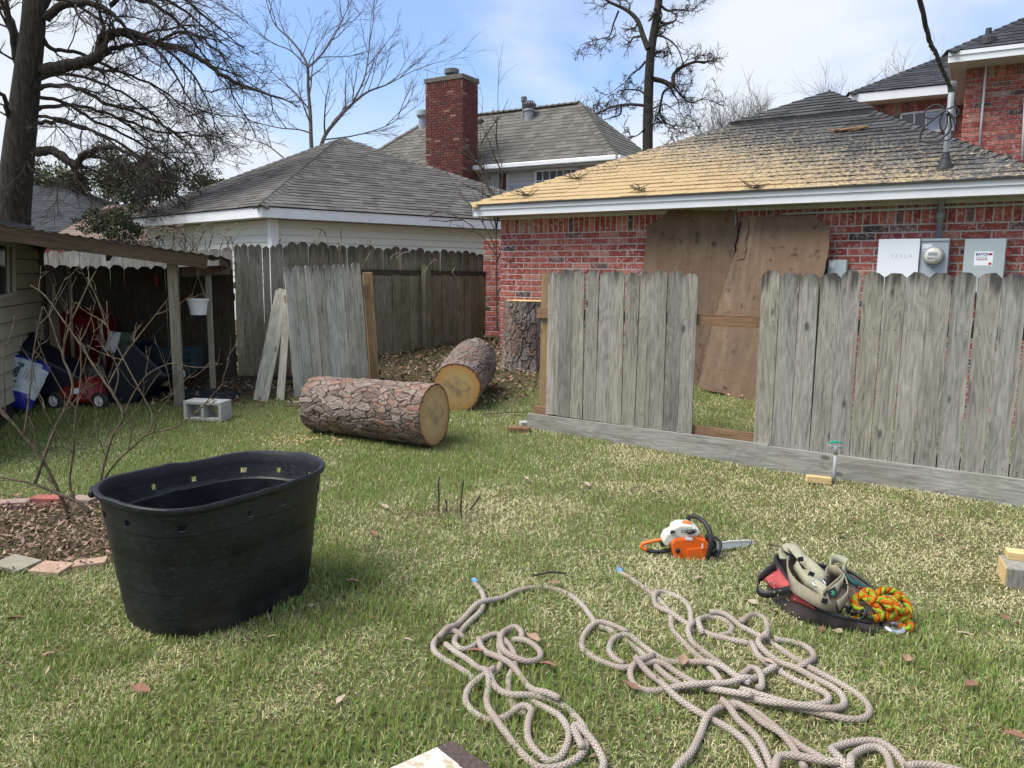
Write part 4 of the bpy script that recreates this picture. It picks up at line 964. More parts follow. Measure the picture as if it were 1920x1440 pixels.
# service mast: through the eave and the roof, weatherhead, cable loops
mp_ = fw(1760, 449, .05); mx = C0 + U * ((mp_ - C0).dot(U) + .0) + N * .075
mast = thing('service_mast', V(mx.x, mx.y, 1.9), 'galvanised electric mast rising through the roof with looped cables', 'mast')
fnr = fn; rpl = lambda px, py: onplane(px, py, A, fnr)
rb = A + U * (mx - A).dot(U) - N * ((A - mx).dot(N)); 
hrise = (A - mx).dot(N) * mm; rbz = A.z + hrise; rb = V(mx.x, mx.y, rbz)
k = MB(); k.tube([V(mx.x, mx.y, fw(1751, 449, .1).z), V(mx.x, mx.y, rbz + .74)], .027, 14); k.build('pipe', 'galv', mast, smooth=True)
k = MB(); k.tube([V(mx.x, mx.y, ZS - .19), V(mx.x, mx.y, ZS - .11)], .040, 14); k.build('coupling', 'galv', mast, smooth=True)
k = MB(); k.lathe([(.085, -.05), (.075, .0), (.055, .05), (.04, .09), (.032, .15)], rb, 18); k.build('boot', 'rubber', mast, smooth=True)
tp_ = V(mx.x, mx.y, rbz + .74); k = MB(); k.lathe([(.03, -.04), (.038, .0), (.042, .03), (.034, .055), (0, .065)], tp_, 16); k.build('weatherhead', 'dark_galv', mast, smooth=True)
k = MB(); rr = random.Random(4)
att = tp_ + N * .09 - UP * .02
def loop(px):
    return spline([onplane(a_, b2_, tp_ + N * (.07 + .03 * rr.random()), N) for a_, b2_ in px], 6)
for pl in ([(1773, 205), (1757, 196), (1738, 205), (1733, 218), (1748, 222), (1770, 208)], [(1774, 206), (1752, 222), (1732, 240), (1725, 258), (1727, 265), (1752, 267), (1768, 258), (1783, 240), (1779, 212)], [(1776, 208), (1788, 222), (1790, 245), (1781, 261), (1768, 264), (1755, 268)], [(1776, 205), (1790, 200), (1798, 210), (1788, 222), (1776, 214)], [(1770, 207), (1763, 225), (1766, 245), (1775, 235), (1776, 212)]):
    k.tube(loop(pl), .0085, 6)
k.build('cable_loops', 'rubber', mast, smooth=True)
cab = thing('service_cable', att, 'black twisted overhead cable running down to the mast', 'cable')
far_ = onplane(1725, 0, V(2.35, 3.6, 0), V(0, 1, 0)); far_ = atY(1725, 0, 6.1); fa2 = far_ + (far_ - att) * 2.2 + UP * .9
for ph in (0, 2.1, 4.2):
    base_ = spline([att, att.lerp(far_, .5) - UP * .05, far_, fa2], 24); pts = []
    for i, q in enumerate(base_): pts.append(q + V(math.cos(i * .55 + ph), 0, math.sin(i * .55 + ph)) * .011)
    k = MB(); k.tube(pts, .0105, 6); k.build('strand', 'rubber', cab, smooth=True)
# conduit run under the eave
k = MB(); k.tube([fw(1466, 402, .03), fw(1480, 401, .03), fw(1935, 382, .03)], .0125, 8); cdt = k.build('eave_conduit', 'greybox', None, smooth=True); tag(cdt, 'thin grey conduit running under the eave of the brick garage', 'conduit')
k = MB(); k.tube([fw(1380, 392, .05), fw(1379, 425, .06)], .012, 8); tag(k.build('wall_pipe', 'galv', None, smooth=True), 'short pale pipe end above the plywood seam', 'pipe')
k = MB(); k.tube([fw(1866, 520, .06), fw(1862, 640, .06)], .014, 8); tag(k.build('wall_conduit', 'tesla', None, smooth=True), 'pale conduit dropping below the disconnect box', 'conduit')

# ================================================================ logs and stump
def vor2(x, y, seed, per=None):
    """2D voronoi on arrays: F1, F2 and a cell random; periodic in y with integer period"""
    r = np.random.default_rng(seed); T = r.random((64, 64, 3)); xi = np.floor(x).astype(int); yi = np.floor(y).astype(int)
    f1 = np.full(x.shape, 9.0); f2 = np.full(x.shape, 9.0); cr_ = np.zeros(x.shape)
    for dx in (-1, 0, 1):
        for dy in (-1, 0, 1):
            cx_, cy_ = xi + dx, yi + dy; t = T[cx_ % 64, (cy_ % per if per else cy_) % 64]
            d = np.hypot(cx_ + t[..., 0] - x, cy_ + t[..., 1] - y); cl = d < f1
            f2 = np.where(cl, f1, np.minimum(f2, d)); cr_ = np.where(cl, t[..., 2], cr_); f1 = np.where(cl, d, f1)
    return f1, f2, cr_
def vnoise(x, y, sc, seed):
    g = np.random.default_rng(seed).random((128, 128)); xs_, ys_ = x * sc, y * sc; xi, yi = np.floor(xs_).astype(int), np.floor(ys_).astype(int); fx, fy = xs_ - xi, ys_ - yi; fx = fx * fx * (3 - 2 * fx); fy = fy * fy * (3 - 2 * fy)
    G_ = lambda a, b_: g[a % 128, b_ % 128]; return (G_(xi, yi) * (1 - fx) + G_(xi + 1, yi) * fx) * (1 - fy) + (G_(xi, yi + 1) * (1 - fx) + G_(xi + 1, yi + 1) * fx) * fy
def bark_mat(name, stops, red):
    m, nt, b = M_new(name); v = mapping(nt); sp = nd(nt, 'ShaderNodeSeparateColor'); nt.links.new(attr(nt).outputs['Color'], sp.inputs[0])
    c = ramp(nt, mth(nt, 'ADD', sp.outputs[0], mth(nt, 'MULTIPLY', mth(nt, 'SUBTRACT', noise(nt, v, 55, 6, .7), .5), .6)), stops)
    c = mixc(nt, mth(nt, 'MULTIPLY', sp.outputs[1], .8), c, red, 'MIX')
    nt.links.new(c, b.inputs['Base Color']); b.inputs['Roughness'].default_value = .9; b.inputs['Specular IOR Level'].default_value = .15
    bump(nt, b, noise(nt, v, 110, 5, .7), .8, .006); return m
MAT['bark'] = bark_mat('pine_bark', [(0.0, (.028, .022, .019)), (.25, (.09, .068, .056)), (.5, (.185, .145, .122)), (.75, (.29, .235, .20)), (1.0, (.44, .385, .345))], (.27, .135, .09))
MAT['bark_grey'] = bark_mat('grey_pine_bark', [(0.0, (.022, .018, .016)), (.25, (.07, .056, .048)), (.5, (.15, .123, .108)), (.8, (.27, .235, .212)), (1.0, (.42, .385, .355))], (.20, .12, .085))
def cut_mat(name, core, rim, stain):  # rings, heartwood stain, saw marks
    m, nt, b = M_new(name); t = nd(nt, 'ShaderNodeTexCoord'); mp = nd(nt, 'ShaderNodeMapping'); nt.links.new(t.outputs['UV'], mp.inputs[0])
    n = nd(nt, 'ShaderNodeVectorMath', operation='LENGTH'); nt.links.new(mp.outputs[0], n.inputs[0])
    rr_ = mth(nt, 'ADD', n.outputs['Value'], mth(nt, 'MULTIPLY', noise(nt, mp.outputs[0], 3.0, 3), .10))
    ring = mth(nt, 'SINE', mth(nt, 'MULTIPLY', rr_, 165.0))
    c = ramp(nt, rr_, [(0.0, tuple(x * .55 for x in core)), (.08, core), (.62, core), (.93, rim), (.99, tuple(x * .8 for x in rim)), (1.01, (.15, .065, .04)), (1.07, (.10, .045, .03))])
    c = mixc(nt, ramp(nt, ring, [(.0, (0, 0, 0)), (1, (.34, .34, .34))]), c, tuple(x * .45 for x in core))
    st = mth(nt, 'ADD', noise(nt, mp.outputs[0], 3.2, 5, .6, .5), mth(nt, 'MULTIPLY', mth(nt, 'SUBTRACT', .45, n.outputs['Value']), .28))
    c = mixc(nt, ramp(nt, st, [(.47, (0, 0, 0)), (.68, (.85, .85, .85))]), c, stain)
    # chain saw scratches
    sc = noise(nt, mapping(nt, (2, 60, 2), 'UV', False), 2.2, 3); c = mixc(nt, ramp(nt, sc, [(.5, (0, 0, 0)), (.7, (.25, .25, .25))]), c, tuple(x * .5 for x in core))
    nt.links.new(c, b.inputs['Base Color']); b.inputs['Roughness'].default_value = .8; b.inputs['Specular IOR Level'].default_value = .2; bump(nt, b, mth(nt, 'ADD', ring, mth(nt, 'MULTIPLY', sc, 6.0)), .3, .003); return m
MAT['cut1'] = cut_mat('cut_pine_dull', (.56, .40, .215), (.48, .30, .14), (.27, .215, .14))
MAT['cut2'] = cut_mat('cut_pine_orange', (.56, .37, .16), (.55, .29, .085), (.24, .18, .11))
MAT['cut3'] = cut_mat('cut_pine_fresh', (.72, .50, .24), (.68, .42, .17), (.55, .36, .16))
def log(name, label, p0, p1, r0, r1, seed, bark, cut, cellL=.085, cellW=.06, relief=.016, cat='log', flare=0.0, nU=260, nV=300, lift=True, back_cut=True):
    p0, p1 = Vector(p0), Vector(p1); ax = (p1 - p0); L = ax.length; ax.normalize()
    up = UP if abs(ax.z) < .8 else V(0, 1, 0); sy = up.cross(ax).normalized(); sz = ax.cross(sy)
    t = thing(name, p0 if cat == 'stump' else V(*( (p0 + p1) / 2 - UP * r0)), label, cat)
    t0 = np.pi / 2 if cat == 'stump' else -np.pi / 2
    a = np.linspace(0, 1, nU); th = t0 + np.linspace(0, 2 * np.pi, nV, endpoint=False); Av, Th = np.meshgrid(a, th, indexing='ij')
    rad0 = r0 + (r1 - r0) * Av + flare * np.exp(-Av * 7) * (1 + .35 * np.sin(Th * 5 + 1)); per = max(3, int(round(2 * np.pi * r0 / cellW)))
    xm = Av * L; ym = (Th - t0) / (2 * np.pi) * per; W1 = vnoise(xm, ym * cellW, 9, seed + 1) - .5; W2 = vnoise(xm + 5, ym * cellW, 24, seed + 2) - .5
    x2 = xm / cellL + 1.1 * W1 + .5 * W2; y = ym + .9 * (vnoise(xm, ym * cellW, 11, seed + 3) - .5) + .4 * W2
    f1, f2, cr_ = vor2(x2, y, seed, per); edge = np.clip((f2 - f1) / .11, 0, 1)
    g1, g2, cg = vor2(x2 * 1.9 + 3 + .4 * W2, y * 2, seed + 5, per * 2); e2 = np.clip((g2 - g1) / .10, 0, 1)
    k1, k2, ck = vor2(x2 * 3.6 + 9, y * 4, seed + 9, per * 4); e3 = np.clip((k2 - k1) / .15, 0, 1)
    plate = edge ** .5 * (.62 + .5 * cr_); h = relief * (plate - .55 + edge * (.34 * (cg - .5) + .16 * e2 + .18 * (ck - .5)) + .25 * W2)
    wob = .010 * np.sin(Th * 2 + seed) + .006 * np.sin(Th * 3 + 2 * Av + seed)
    R_ = rad0 + h + wob; tone = np.clip(edge * (.24 + .26 * cr_ + .22 * cg + .16 * ck) * (.72 + .28 * e2) + .03, 0, 1)
    redn = np.clip((vnoise(xm, ym * cellW, 7, seed + 6) * .5 + cg * .5 - .56) * 4, 0, 1) * edge
    ct, stn = np.cos(Th) * R_, np.sin(Th) * R_
    P = (np.array(p0)[None, None] + Av[..., None] * L * np.array(ax) + ct[..., None] * np.array(sy) + stn[..., None] * np.array(sz)) - np.array(ORG[t.name])
    idx = np.arange(nU * nV).reshape(nU, nV); nx2 = np.roll(idx, -1, 1)
    F_ = np.stack([idx[:-1], idx[1:], nx2[1:], nx2[:-1]], -1).reshape(-1, 4)[:, ::-1]
    me_ = bpy.data.meshes.new('bark'); me_.from_pydata(P.reshape(-1, 3).tolist(), [], F_.tolist())
    c_ = me_.color_attributes.new('Col', 'FLOAT_COLOR', 'POINT'); ar = np.ones((nU * nV, 4)); ar[:, :3] = 0; ar[:, 0] = tone.reshape(-1); ar[:, 1] = redn.reshape(-1); c_.data.foreach_set('color', ar.reshape(-1))
    me_.polygons.foreach_set('use_smooth', [True] * len(me_.polygons)); me_.materials.append(MAT[bark])
    bo = bpy.data.objects.new('bark', me_); COL.objects.link(bo); bo.parent = t; ORG[bo.name] = ORG[t.name]
    for end in (0, 1):
        if end == 0 and not back_cut: continue
        ring = P[-1 if end else 0]; me_ = bpy.data.meshes.new('cut_face'); n = nV; cpt = ring.mean(0) + np.array(ax) * (.004 if end else -.004)
        vs = [cpt.tolist()] + ring.tolist(); fs = [(0, 1 + i, 1 + (i + 1) % n) if not end else (0, 1 + (i + 1) % n, 1 + i) for i in range(n)]
        me_.from_pydata(vs, [], fs); u_ = me_.uv_layers.new(name='UVMap'); co = []
        for f in fs:
            for i in f:
                if i == 0: co += [0, 0]
                else: co += [math.cos(th[i - 1]), math.sin(th[i - 1])]
        u_.data.foreach_set('uv', co); me_.materials.append(MAT[cut]); cf = bpy.data.objects.new('cut_face', me_); COL.objects.link(cf); cf.parent = t; ORG[cf.name] = ORG[t.name]
    return t
l1a, l1b = V(-1.80, 6.98, .03 + .262), V(-.66, 6.50, .02 + .265)
log('log', 'log lying crosswise on the lawn with flaky reddish bark', l1a, l1b, .245, .268, 3, 'bark', 'cut1', .105, .052, .015, nU=420, nV=420)
log('log', 'shorter log with orange cut face pointing at the viewer', V(-.43, 8.62, .24 + .262), V(-.55, 7.60, .11 + .245), .262, .245, 11, 'bark_grey', 'cut2', .12, .055, .017, nU=320, nV=360)
sp_ = gnd(.165, 9.62)
log('stump', 'tall pine stump with pale top beside the brick garage', sp_ - UP * .05, sp_ + V(.01, 0, .83), .29, .265, 21, 'bark_grey', 'cut3', .24, .07, .02, cat='stump', flare=.05, back_cut=False)

# ================================================================ black stock tub
def tubmat():
    m, nt, b = M_new('black_plastic'); v = mapping(nt); n = noise(nt, v, 6, 6, .65); n2 = noise(nt, mapping(nt, (1, 1, 4)), 30, 5, .7); n3 = noise(nt, v, 3.3, 5, .6)
    c = ramp(nt, n, [(.35, (.006, .007, .009)), (.7, (.014, .016, .019))])
    c = mixc(nt, ramp(nt, n2, [(.55, (0, 0, 0)), (.70, (.55, .55, .55))]), c, (.075, .078, .08))
    t = nd(nt, 'ShaderNodeTexCoord'); sp = nd(nt, 'ShaderNodeSeparateXYZ'); nt.links.new(t.outputs['Object'], sp.inputs[0])
    dirt = ramp(nt, mth(nt, 'SUBTRACT', n3, mth(nt, 'MULTIPLY', sp.outputs[2], 1.3)), [(.38, (0, 0, 0)), (.6, (.6, .6, .6))])
    c = mixc(nt, dirt, c, (.055, .05, .042))
    nt.links.new(c, b.inputs['Base Color']); nt.links.new(ramp(nt, n, [(.3, (.40,) * 3), (.7, (.58,) * 3)]), b.inputs['Roughness']); b.inputs['Specular IOR Level'].default_value = .4
    bump(nt, b, noise(nt, v, 40, 4), .12, .004); return m
MAT['tub'] = tubmat()
tc_ = V(-1.325, 3.36, 0); TU = V(.52, .854, 0).normalized(); TV_ = V(.854, -.52, 0).normalized(); TA, TB, TH = .478, .360, .59
tub = thing('stock_tub', tc_, 'big black plastic stock tub with a warped rim on the lawn', 'tub')
def trad(a, A_, B_, ex=2.75):
    c, s = math.cos(a), math.sin(a); r = (abs(c / A_) ** ex + abs(s / B_) ** ex) ** (-1 / ex); return r * c, r * s
NS = 96
def wob_rim(a): return .007 * math.sin(2 * a + .5) + .004 * math.sin(3 * a + 2.1) + .003 * math.sin(7 * a)
def tring(sc, z, k_=1.0, dr=0.0, shift=(0, 0), zw=0.0):
    o_ = []
    for i in range(NS):
        a = 2 * math.pi * i / NS; x, y = trad(a, TA * sc + dr, TB * sc + dr); d = 1 + .012 * math.sin(3 * a + 1) * k_
        zz_ = z + wob_rim(a) * zw + (.004 if (i % 24) in (0, 1, 2) and zw else 0)
        o_.append(tc_ + TU * (x * d + shift[0]) + TV_ * (y * d + shift[1]) + UP * zz_)
    return o_
holes = []
def loft(rings, name, parent, smooth=True, closed=False, skip=None):
    k = MB(); 
    for r in rings: k.v += [tuple(p) for p in r]
    for j in range(len(rings) - 1):
        for i in range(NS):
            if skip and (j, i) in skip: continue
            i2 = (i + 1) % NS; k.f.append((j * NS + i, j * NS + i2, (j + 1) * NS + i2, (j + 1) * NS + i)); k.c.append(None); k.mi.append(0)
    return k
prof = [(.72, .005, 0), (.80, .0, 0), (.825, .018, 0), (.838, .06, 0), (.842, .085, 0), (.852, .09, 0), (.875, .185, 0), (.877, .19, 0), (.885, .193, 0), (.91, .31, 0), (.912, .313, 0), (.921, .318, 0), (.945, .425, .3), (.947, .43, .3), (.957, .434, .3), (.962, .455, .5), (.968, .480, .7), (.972, .49, .8), (.978, .515, 1), (.982, .522, 1), (1.0, .528, 1), (1.014, .530, 1), (1.02, .537, 1), (1.02, .548, 1), (1.012, .553, 1), (.995, .553, 1), (.978, .550, 1), (.964, .538, 1), (.955, .50, .8), (.953, .49, .8), (.948, .48, .7), (.94, .455, .5), (.925, .434, .3), (.905, .428, .3), (.895, .32, 0), (.87, .2, 0), (.84, .09, 0), (.81, .02, 0), (.7, .014, 0)]
rings = [tring(s, z * 1.067, 1, 0, (0, 0), zw) for s, z, zw in prof]
sk = set()
HI = [i for i in (3, 10, 20, 28, 38, 46, 52, 58, 68, 77, 86, 92)]
j_out = 15; j_in = 30
k = loft(rings, 'body', tub, skip={(j, i) for i in HI for j in (j_out, j_in)})
k.f.append(tuple(range(NS - 1, -1, -1))); k.c.append(None); k.mi.append(0)
o0 = (len(prof) - 1) * NS; k.f.append(tuple(o0 + i for i in range(NS))); k.c.append(None); k.mi.append(0)
# line the drain holes through the wall
for i in HI:
    i2 = (i + 1) % NS; a_ = [j_out * NS + i, j_out * NS + i2, (j_out + 1) * NS + i2, (j_out + 1) * NS + i]; b2 = [(j_in + 1) * NS + i, (j_in + 1) * NS + i2, j_in * NS + i2, j_in * NS + i]
    for q in range(4):
        r_ = (q + 1) % 4; k.f.append((a_[q], a_[r_], b2[r_], b2[q])); k.c.append(None); k.mi.append(0)
k.build('body', 'tub', tub, autosmooth=True)
for sgn in (-1, 1):   # moulded handle lugs at the two ends
    k = MB(); e_ = tc_ + TU * sgn * (TA * 1.03) * .8 - TV_ * (TB * .72 if sgn < 0 else -TB * .62); dirn = (e_ - tc_); dirn.z = 0; dirn.normalize(); sd2 = V(-dirn.y, dirn.x, 0)
    Rm2 = Matrix((dirn, sd2, UP)).transposed(); k.box(e_ + UP * (TH - .022) + dirn * .02, (.03, .10, .035) if sgn < 0 else (.014, .08, .02), Rm2); k.build('handle_lug', 'tub', tub, bevel=.014)

# ================================================================ concrete block
cb = G(380, 789); cbx = V(.985, -.17, 0).normalized(); cby = V(.17, .985, 0)
blk = thing('concrete_block', cb, 'two-hole grey concrete block lying on its side by the lean-to post', 'concrete block')
k = MB(); Rb = Matrix((cbx, cby, UP)).transposed(); wv, hv = .395, .19
for (x, z, sx_, sz_) in ((0, .016, wv, .032), (0, hv - .016, wv, .032), (-wv / 2 + .018, hv / 2, .036, hv - .064), (wv / 2 - .018, hv / 2, .036, hv - .064), (0, hv / 2, .036, hv - .064)):
    k.box(cb + cbx * x + UP * (z - .005) + cby * .095, (sx_ - .001, .19, sz_ + .0006), Rb)
k.build('shell', 'concrete', blk, bevel=.006)

# ================================================================ trees
def tree_bark(name, dark, light, sc=18):
    m, nt, b = M_new(name); v = mapping(nt, (1, 1, .22)); n = noise(nt, v, sc, 6, .7, .4)
    nt.links.new(ramp(nt, n, [(.32, dark), (.68, light)]), b.inputs['Base Color']); b.inputs['Roughness'].default_value = .95; b.inputs['Specular IOR Level'].default_value = .1
    bump(nt, b, n, .9, .05); return m
MAT['oakbark'] = tree_bark('oak_bark', (.022, .019, .017), (.085, .073, .062)); MAT['twig'] = tree_bark('twig_bark', (.05, .042, .036), (.125, .105, .09), 30)
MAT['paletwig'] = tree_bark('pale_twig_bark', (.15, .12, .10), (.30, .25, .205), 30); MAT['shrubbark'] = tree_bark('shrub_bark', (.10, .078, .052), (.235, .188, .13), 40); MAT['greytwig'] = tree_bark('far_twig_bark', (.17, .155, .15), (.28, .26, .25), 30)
def rdir(d, ang, r):
    d = d.normalized(); o_ = d.orthogonal().normalized(); o_.rotate(Matrix.Rotation(r.uniform(0, 6.283), 3, d)); return (d * math.cos(ang) + o_ * math.sin(ang)).normalized()
def grow(mb, p, d, L, rr_, lvl, cfg, r):
    """one branch and everything that springs from it"""
    c = cfg[lvl]; n = c['n']; pts = [p.copy()]; d = d.normalized(); step = L / n; rs = [rr_]
    for i in range(n):
        d = (d + V(r.gauss(0, 1), r.gauss(0, 1), r.gauss(0, 1)) * c['wob'] + UP * c['up']).normalized(); pts.append(pts[-1] + d * step); rs.append(rr_ * (1 - .72 * (i + 1) / n))
    mb[min(lvl, len(mb) - 1)].tube(pts, rs, c['sides'], cap=False)
    if lvl + 1 < len(cfg):
        k = max(1, int(round(c['kids'] * r.uniform(.7, 1.3))))
        for j in range(k):
            t = r.uniform(c['from'], 1.0); f = t * n; i = min(int(f), n - 1); q = pts[i].lerp(pts[i + 1], f - i); dd = (pts[i + 1] - pts[i])
            L2 = L * c['ratio'] * r.uniform(.55, 1.25) * (1.15 - .4 * t)
            grow(mb, q, rdir(dd, r.uniform(*c['ang']), r), L2, max(cfg[lvl + 1]['rmin'], rs[i] * .55), lvl + 1, cfg, r)
def limb(mbs, px, Y, r0, r1, cfg, r, every=.35, L=(1.0, 1.9), yj=.8, start=1, kidup=0.0):
    pts = [atY(a, b_, Y) for a, b_ in px]; dy = r.uniform(-1, 1) * yj
    for i, p in enumerate(pts): p.y += dy * i / len(pts); p.x *= p.y / Y; p.z = CAMH + (p.z - CAMH) * p.y / Y
    sp = spline(pts, 5); n = len(sp); mbs[0].tube(sp, [r0 + (r1 - r0) * i / (n - 1) for i in range(n)], 7, cap=False)
    acc = 0
    for i in range(1, n):
        acc += (sp[i] - sp[i - 1]).length
        if i > start * 2 and acc > every:
            acc = 0; d = rdir(sp[i] - sp[i - 1], r.uniform(.5, 1.15), r) + UP * kidup
            grow(mbs, sp[i], d, r.uniform(*L) * (1.1 - .4 * i / n), max(.012, (r0 + (r1 - r0) * i / n) * .5), 0, cfg, r)
    grow(mbs, sp[-1], sp[-1] - sp[-2], r.uniform(*L) * .8, r1, 0, cfg, r)
def tree_parts(t, mbs, bark, twig, names=('limb', 'crown')):
    for k, nm, mt in ((mbs[0], names[0], bark), (mbs[1], names[1], twig)):
        if k.v: k.build(nm, mt, t, smooth=True)
# big bare oak at the left
r = random.Random(12); OY = 16.0
CF = [dict(n=5, wob=.20, up=-.015, sides=4, kids=8, ratio=.5, ang=(.4, .95), **{'from': .15}, rmin=.012), dict(n=4, wob=.20, up=.02, sides=3, kids=5.5, ratio=.55, ang=(.4, .9), **{'from': .15}, rmin=.0065), dict(n=2, wob=.16, up=.05, sides=3, kids=0, ratio=.5, ang=(.4, .9), **{'from': .2}, rmin=.0045)]
ob = atY(22, 470, OY); oak = thing('oak_tree', V(ob.x, ob.y, .56), 'big bare oak with thick dark trunk at the left edge', 'tree')
tk = MB(); tp = [V(ob.x - .05, OY, .2)] + [atY(a, b_, OY) for a, b_ in ((24, 430), (30, 340), (38, 260), (46, 190), (54, 120), (62, 50), (66, -40), (64, -140))]
tk.tube(spline(tp, 4), [.42, .38, .35, .33] + [.325 - .0055 * i for i in range(29)], 14, cap=False); tk.build('trunk', 'oakbark', oak, smooth=True)
mbs = [MB(), MB()]
m2 = [mbs[0], mbs[1], mbs[1], mbs[1]]
class _S(list): pass
ml = [mbs[1], mbs[1], mbs[1]]
def oak_limb(px, r0, r1, **kw):
    limb([mbs[0]] + [], px, OY, r0, r1, [], r) if False else None
    pts = [atY(a, b_, OY) for a, b_ in px]; dy = r.uniform(-1, 1) * 1.2
    for i, p in enumerate(pts):
        f = (OY + dy * i / len(pts)) / OY; p.y *= f; p.x *= f; p.z = CAMH + (p.z - CAMH) * f
    sp = spline(pts, 5); n = len(sp); mbs[0].tube([q + V(r.gauss(0, .012), 0, r.gauss(0, .012)) for q in sp], [r0 + (r1 - r0) * i / (n - 1) for i in range(n)], 7, cap=False)
    acc = 0
    for i in range(2, n):
        acc += (sp[i] - sp[i - 1]).length
        if acc > kw.get('every', .26):
            acc = 0; d = rdir(sp[i] - sp[i - 1], r.uniform(.45, 1.1), r) + UP * kw.get('ku', -.1)
            grow(ml, sp[i], d, r.uniform(.7, 1.5), max(.014, (r0 + (r1 - r0) * i / n) * .42), 0, CF, r)
    grow(ml, sp[-1], sp[-1] - sp[-2], 1.0, r1, 0, CF, r)
for px, a, b_ in ([[(80, 133), (125, 122), (152, 118), (188, 102), (194, 74), (215, 62), (248, 62), (290, 80), (340, 92), (385, 118), (430, 148), (470, 165)], .13, .03], [[(188, 102), (225, 88), (262, 84), (300, 76)], .06, .02], [[(66, 285), (95, 282), (122, 296), (146, 312), (152, 294), (178, 280), (222, 278), (262, 300), (290, 325)], .10, .02],
        [[(70, 165), (105, 160), (150, 168), (195, 192), (240, 205), (300, 232), (345, 262)], .05, .02], [[(60, 205), (110, 198), (160, 200), (220, 222), (275, 262), (330, 310)], .045, .015], [[(85, 35), (125, 8), (170, 8), (205, 22), (235, 52), (262, 95)], .09, .02], [[(128, 8), (180, -10), (250, -4), (310, 20), (350, 60), (375, 95)], .06, .02],
        [[(60, 232), (105, 228), (155, 240), (205, 258), (255, 292), (290, 330)], .045, .015], [[(64, 30), (110, -25), (180, -50), (270, -40), (340, -5), (395, 40)], .09, .02], [[(66, 180), (120, 192), (170, 222), (220, 245), (275, 275), (320, 290)], .04, .015], [[(55, 110), (30, 70), (12, 20), (-20, -30)], .10, .04], [[(46, 150), (28, 105), (18, 40), (8, -30)], .07, .03], [[(40, 260), (18, 215), (5, 180), (-25, 160)], .06, .03], [[(72, 60), (96, 90), (150, 100), (215, 130), (290, 160), (350, 205)], .05, .015], [[(40, 270), (55, 310), (85, 335), (120, 345)], .04, .012],
        [[(205, 12), (240, -15), (300, -8), (360, 30), (400, 70)], .05, .012], [[(250, 62), (300, 100), (340, 160), (375, 230)], .035, .01], [[(225, 222), (290, 245), (350, 250), (400, 260)], .03, .01], [[(60, 215), (120, 225), (180, 250), (240, 290), (285, 345)], .035, .01], [[(62, 150), (130, 140), (200, 160), (270, 200), (330, 260)], .04, .012], [[(155, 290), (205, 300), (250, 325), (280, 352)], .03, .01], [[(290, 80), (345, 120), (385, 180), (400, 225)], .03, .01], [[(120, 345), (160, 335), (200, 345), (235, 360)], .02, .008], [[(300, 76), (345, 60), (390, 80), (425, 110)], .03, .01]): oak_limb(px, a, b_, every=.25)
mbs[0].build('limbs', 'oakbark', oak, smooth=True); mbs[1].build('crown', 'twig', oak, smooth=True); print('oak tris', len(mbs[1].f) * 2)

# slender multi-stem tree behind the cream garage
r = random.Random(3); SY = 19.0
CS = [dict(n=6, wob=.09, up=.04, sides=4, kids=5.5, ratio=.58, ang=(.3, .75), **{'from': .2}, rmin=.007), dict(n=4, wob=.08, up=.05, sides=3, kids=3.6, ratio=.62, ang=(.25, .6), **{'from': .2}, rmin=.005), dict(n=3, wob=.07, up=.05, sides=3, kids=0, ratio=.5, ang=(.4, .9), **{'from': .2}, rmin=.0042)]
q = atY(592, 330, SY); st = thing('slender_tree', V(q.x, q.y, .56), 'slender bare tree with upswept thin branches behind the cream garage', 'tree')
a, b_ = MB(), MB(); ml = [b_, b_, b_]
def stem(px, Y, r0, r1, L, every, mb_main, cfg, ku=.25, st_=2, mlx=None):
    sp = spline([atY(x, y, Y + i * .12) for i, (x, y) in enumerate(px)], 6); n = len(sp); mb_main.tube(sp, [r0 + (r1 - r0) * i / (n - 1) for i in range(n)], 7, cap=False); acc = 0
    for i in range(st_, n):
        acc += (sp[i] - sp[i - 1]).length
        if acc > every:
            acc = 0; d = rdir(sp[i] - sp[i - 1], r.uniform(.4, .9), r) + UP * ku; grow(mlx or ml, sp[i], d, r.uniform(*L), max(.012, (r0 + (r1 - r0) * i / n) * .5), 0, cfg, r)
    grow(mlx or ml, sp[-1], sp[-1] - sp[-2], L[1], r1, 0, cfg, r)
stem([(590, 340), (584, 272), (582, 215), (578, 165), (577, 127), (565, 100), (545, 75), (515, 45), (500, 5)], SY, .055, .010, (.8, 1.7), .30, a, CS, st_=8)
stem([(590, 335), (606, 262), (632, 225), (660, 195), (690, 172), (722, 160), (750, 146)], SY + .3, .055, .010, (.7, 1.6), .2, a, CS, .45, st_=6)
stem([(577, 127), (600, 105), (625, 70), (645, 30), (665, -10)], SY, .025, .008, (.7, 1.3), .25, a, CS)
stem([(584, 250), (560, 243), (525, 240), (490, 232), (455, 222)], SY, .02, .007, (.5, 1.0), .3, a, CS); stem([(532, 296), (505, 275), (480, 265), (445, 258)], SY, .018, .006, (.4, .9), .3, a, CS)
stem([(660, 195), (682, 150), (690, 110), (694, 60)], SY, .025, .008, (.6, 1.3), .25, a, CS); stem([(606, 262), (660, 255), (715, 240), (760, 215)], SY, .02, .007, (.5, 1.1), .25, a, CS)
stem([(577, 127), (545, 95), (510, 80), (466, 45)], SY, .018, .006, (.5, .9), .4, a, CS)
MAT['slimtwig'] = tree_bark('slim_twig_bark', (.09, .08, .074), (.20, .18, .165), 30); a.build('trunk', 'slimtwig', st, smooth=True); b_.build('crown', 'slimtwig', st, smooth=True)

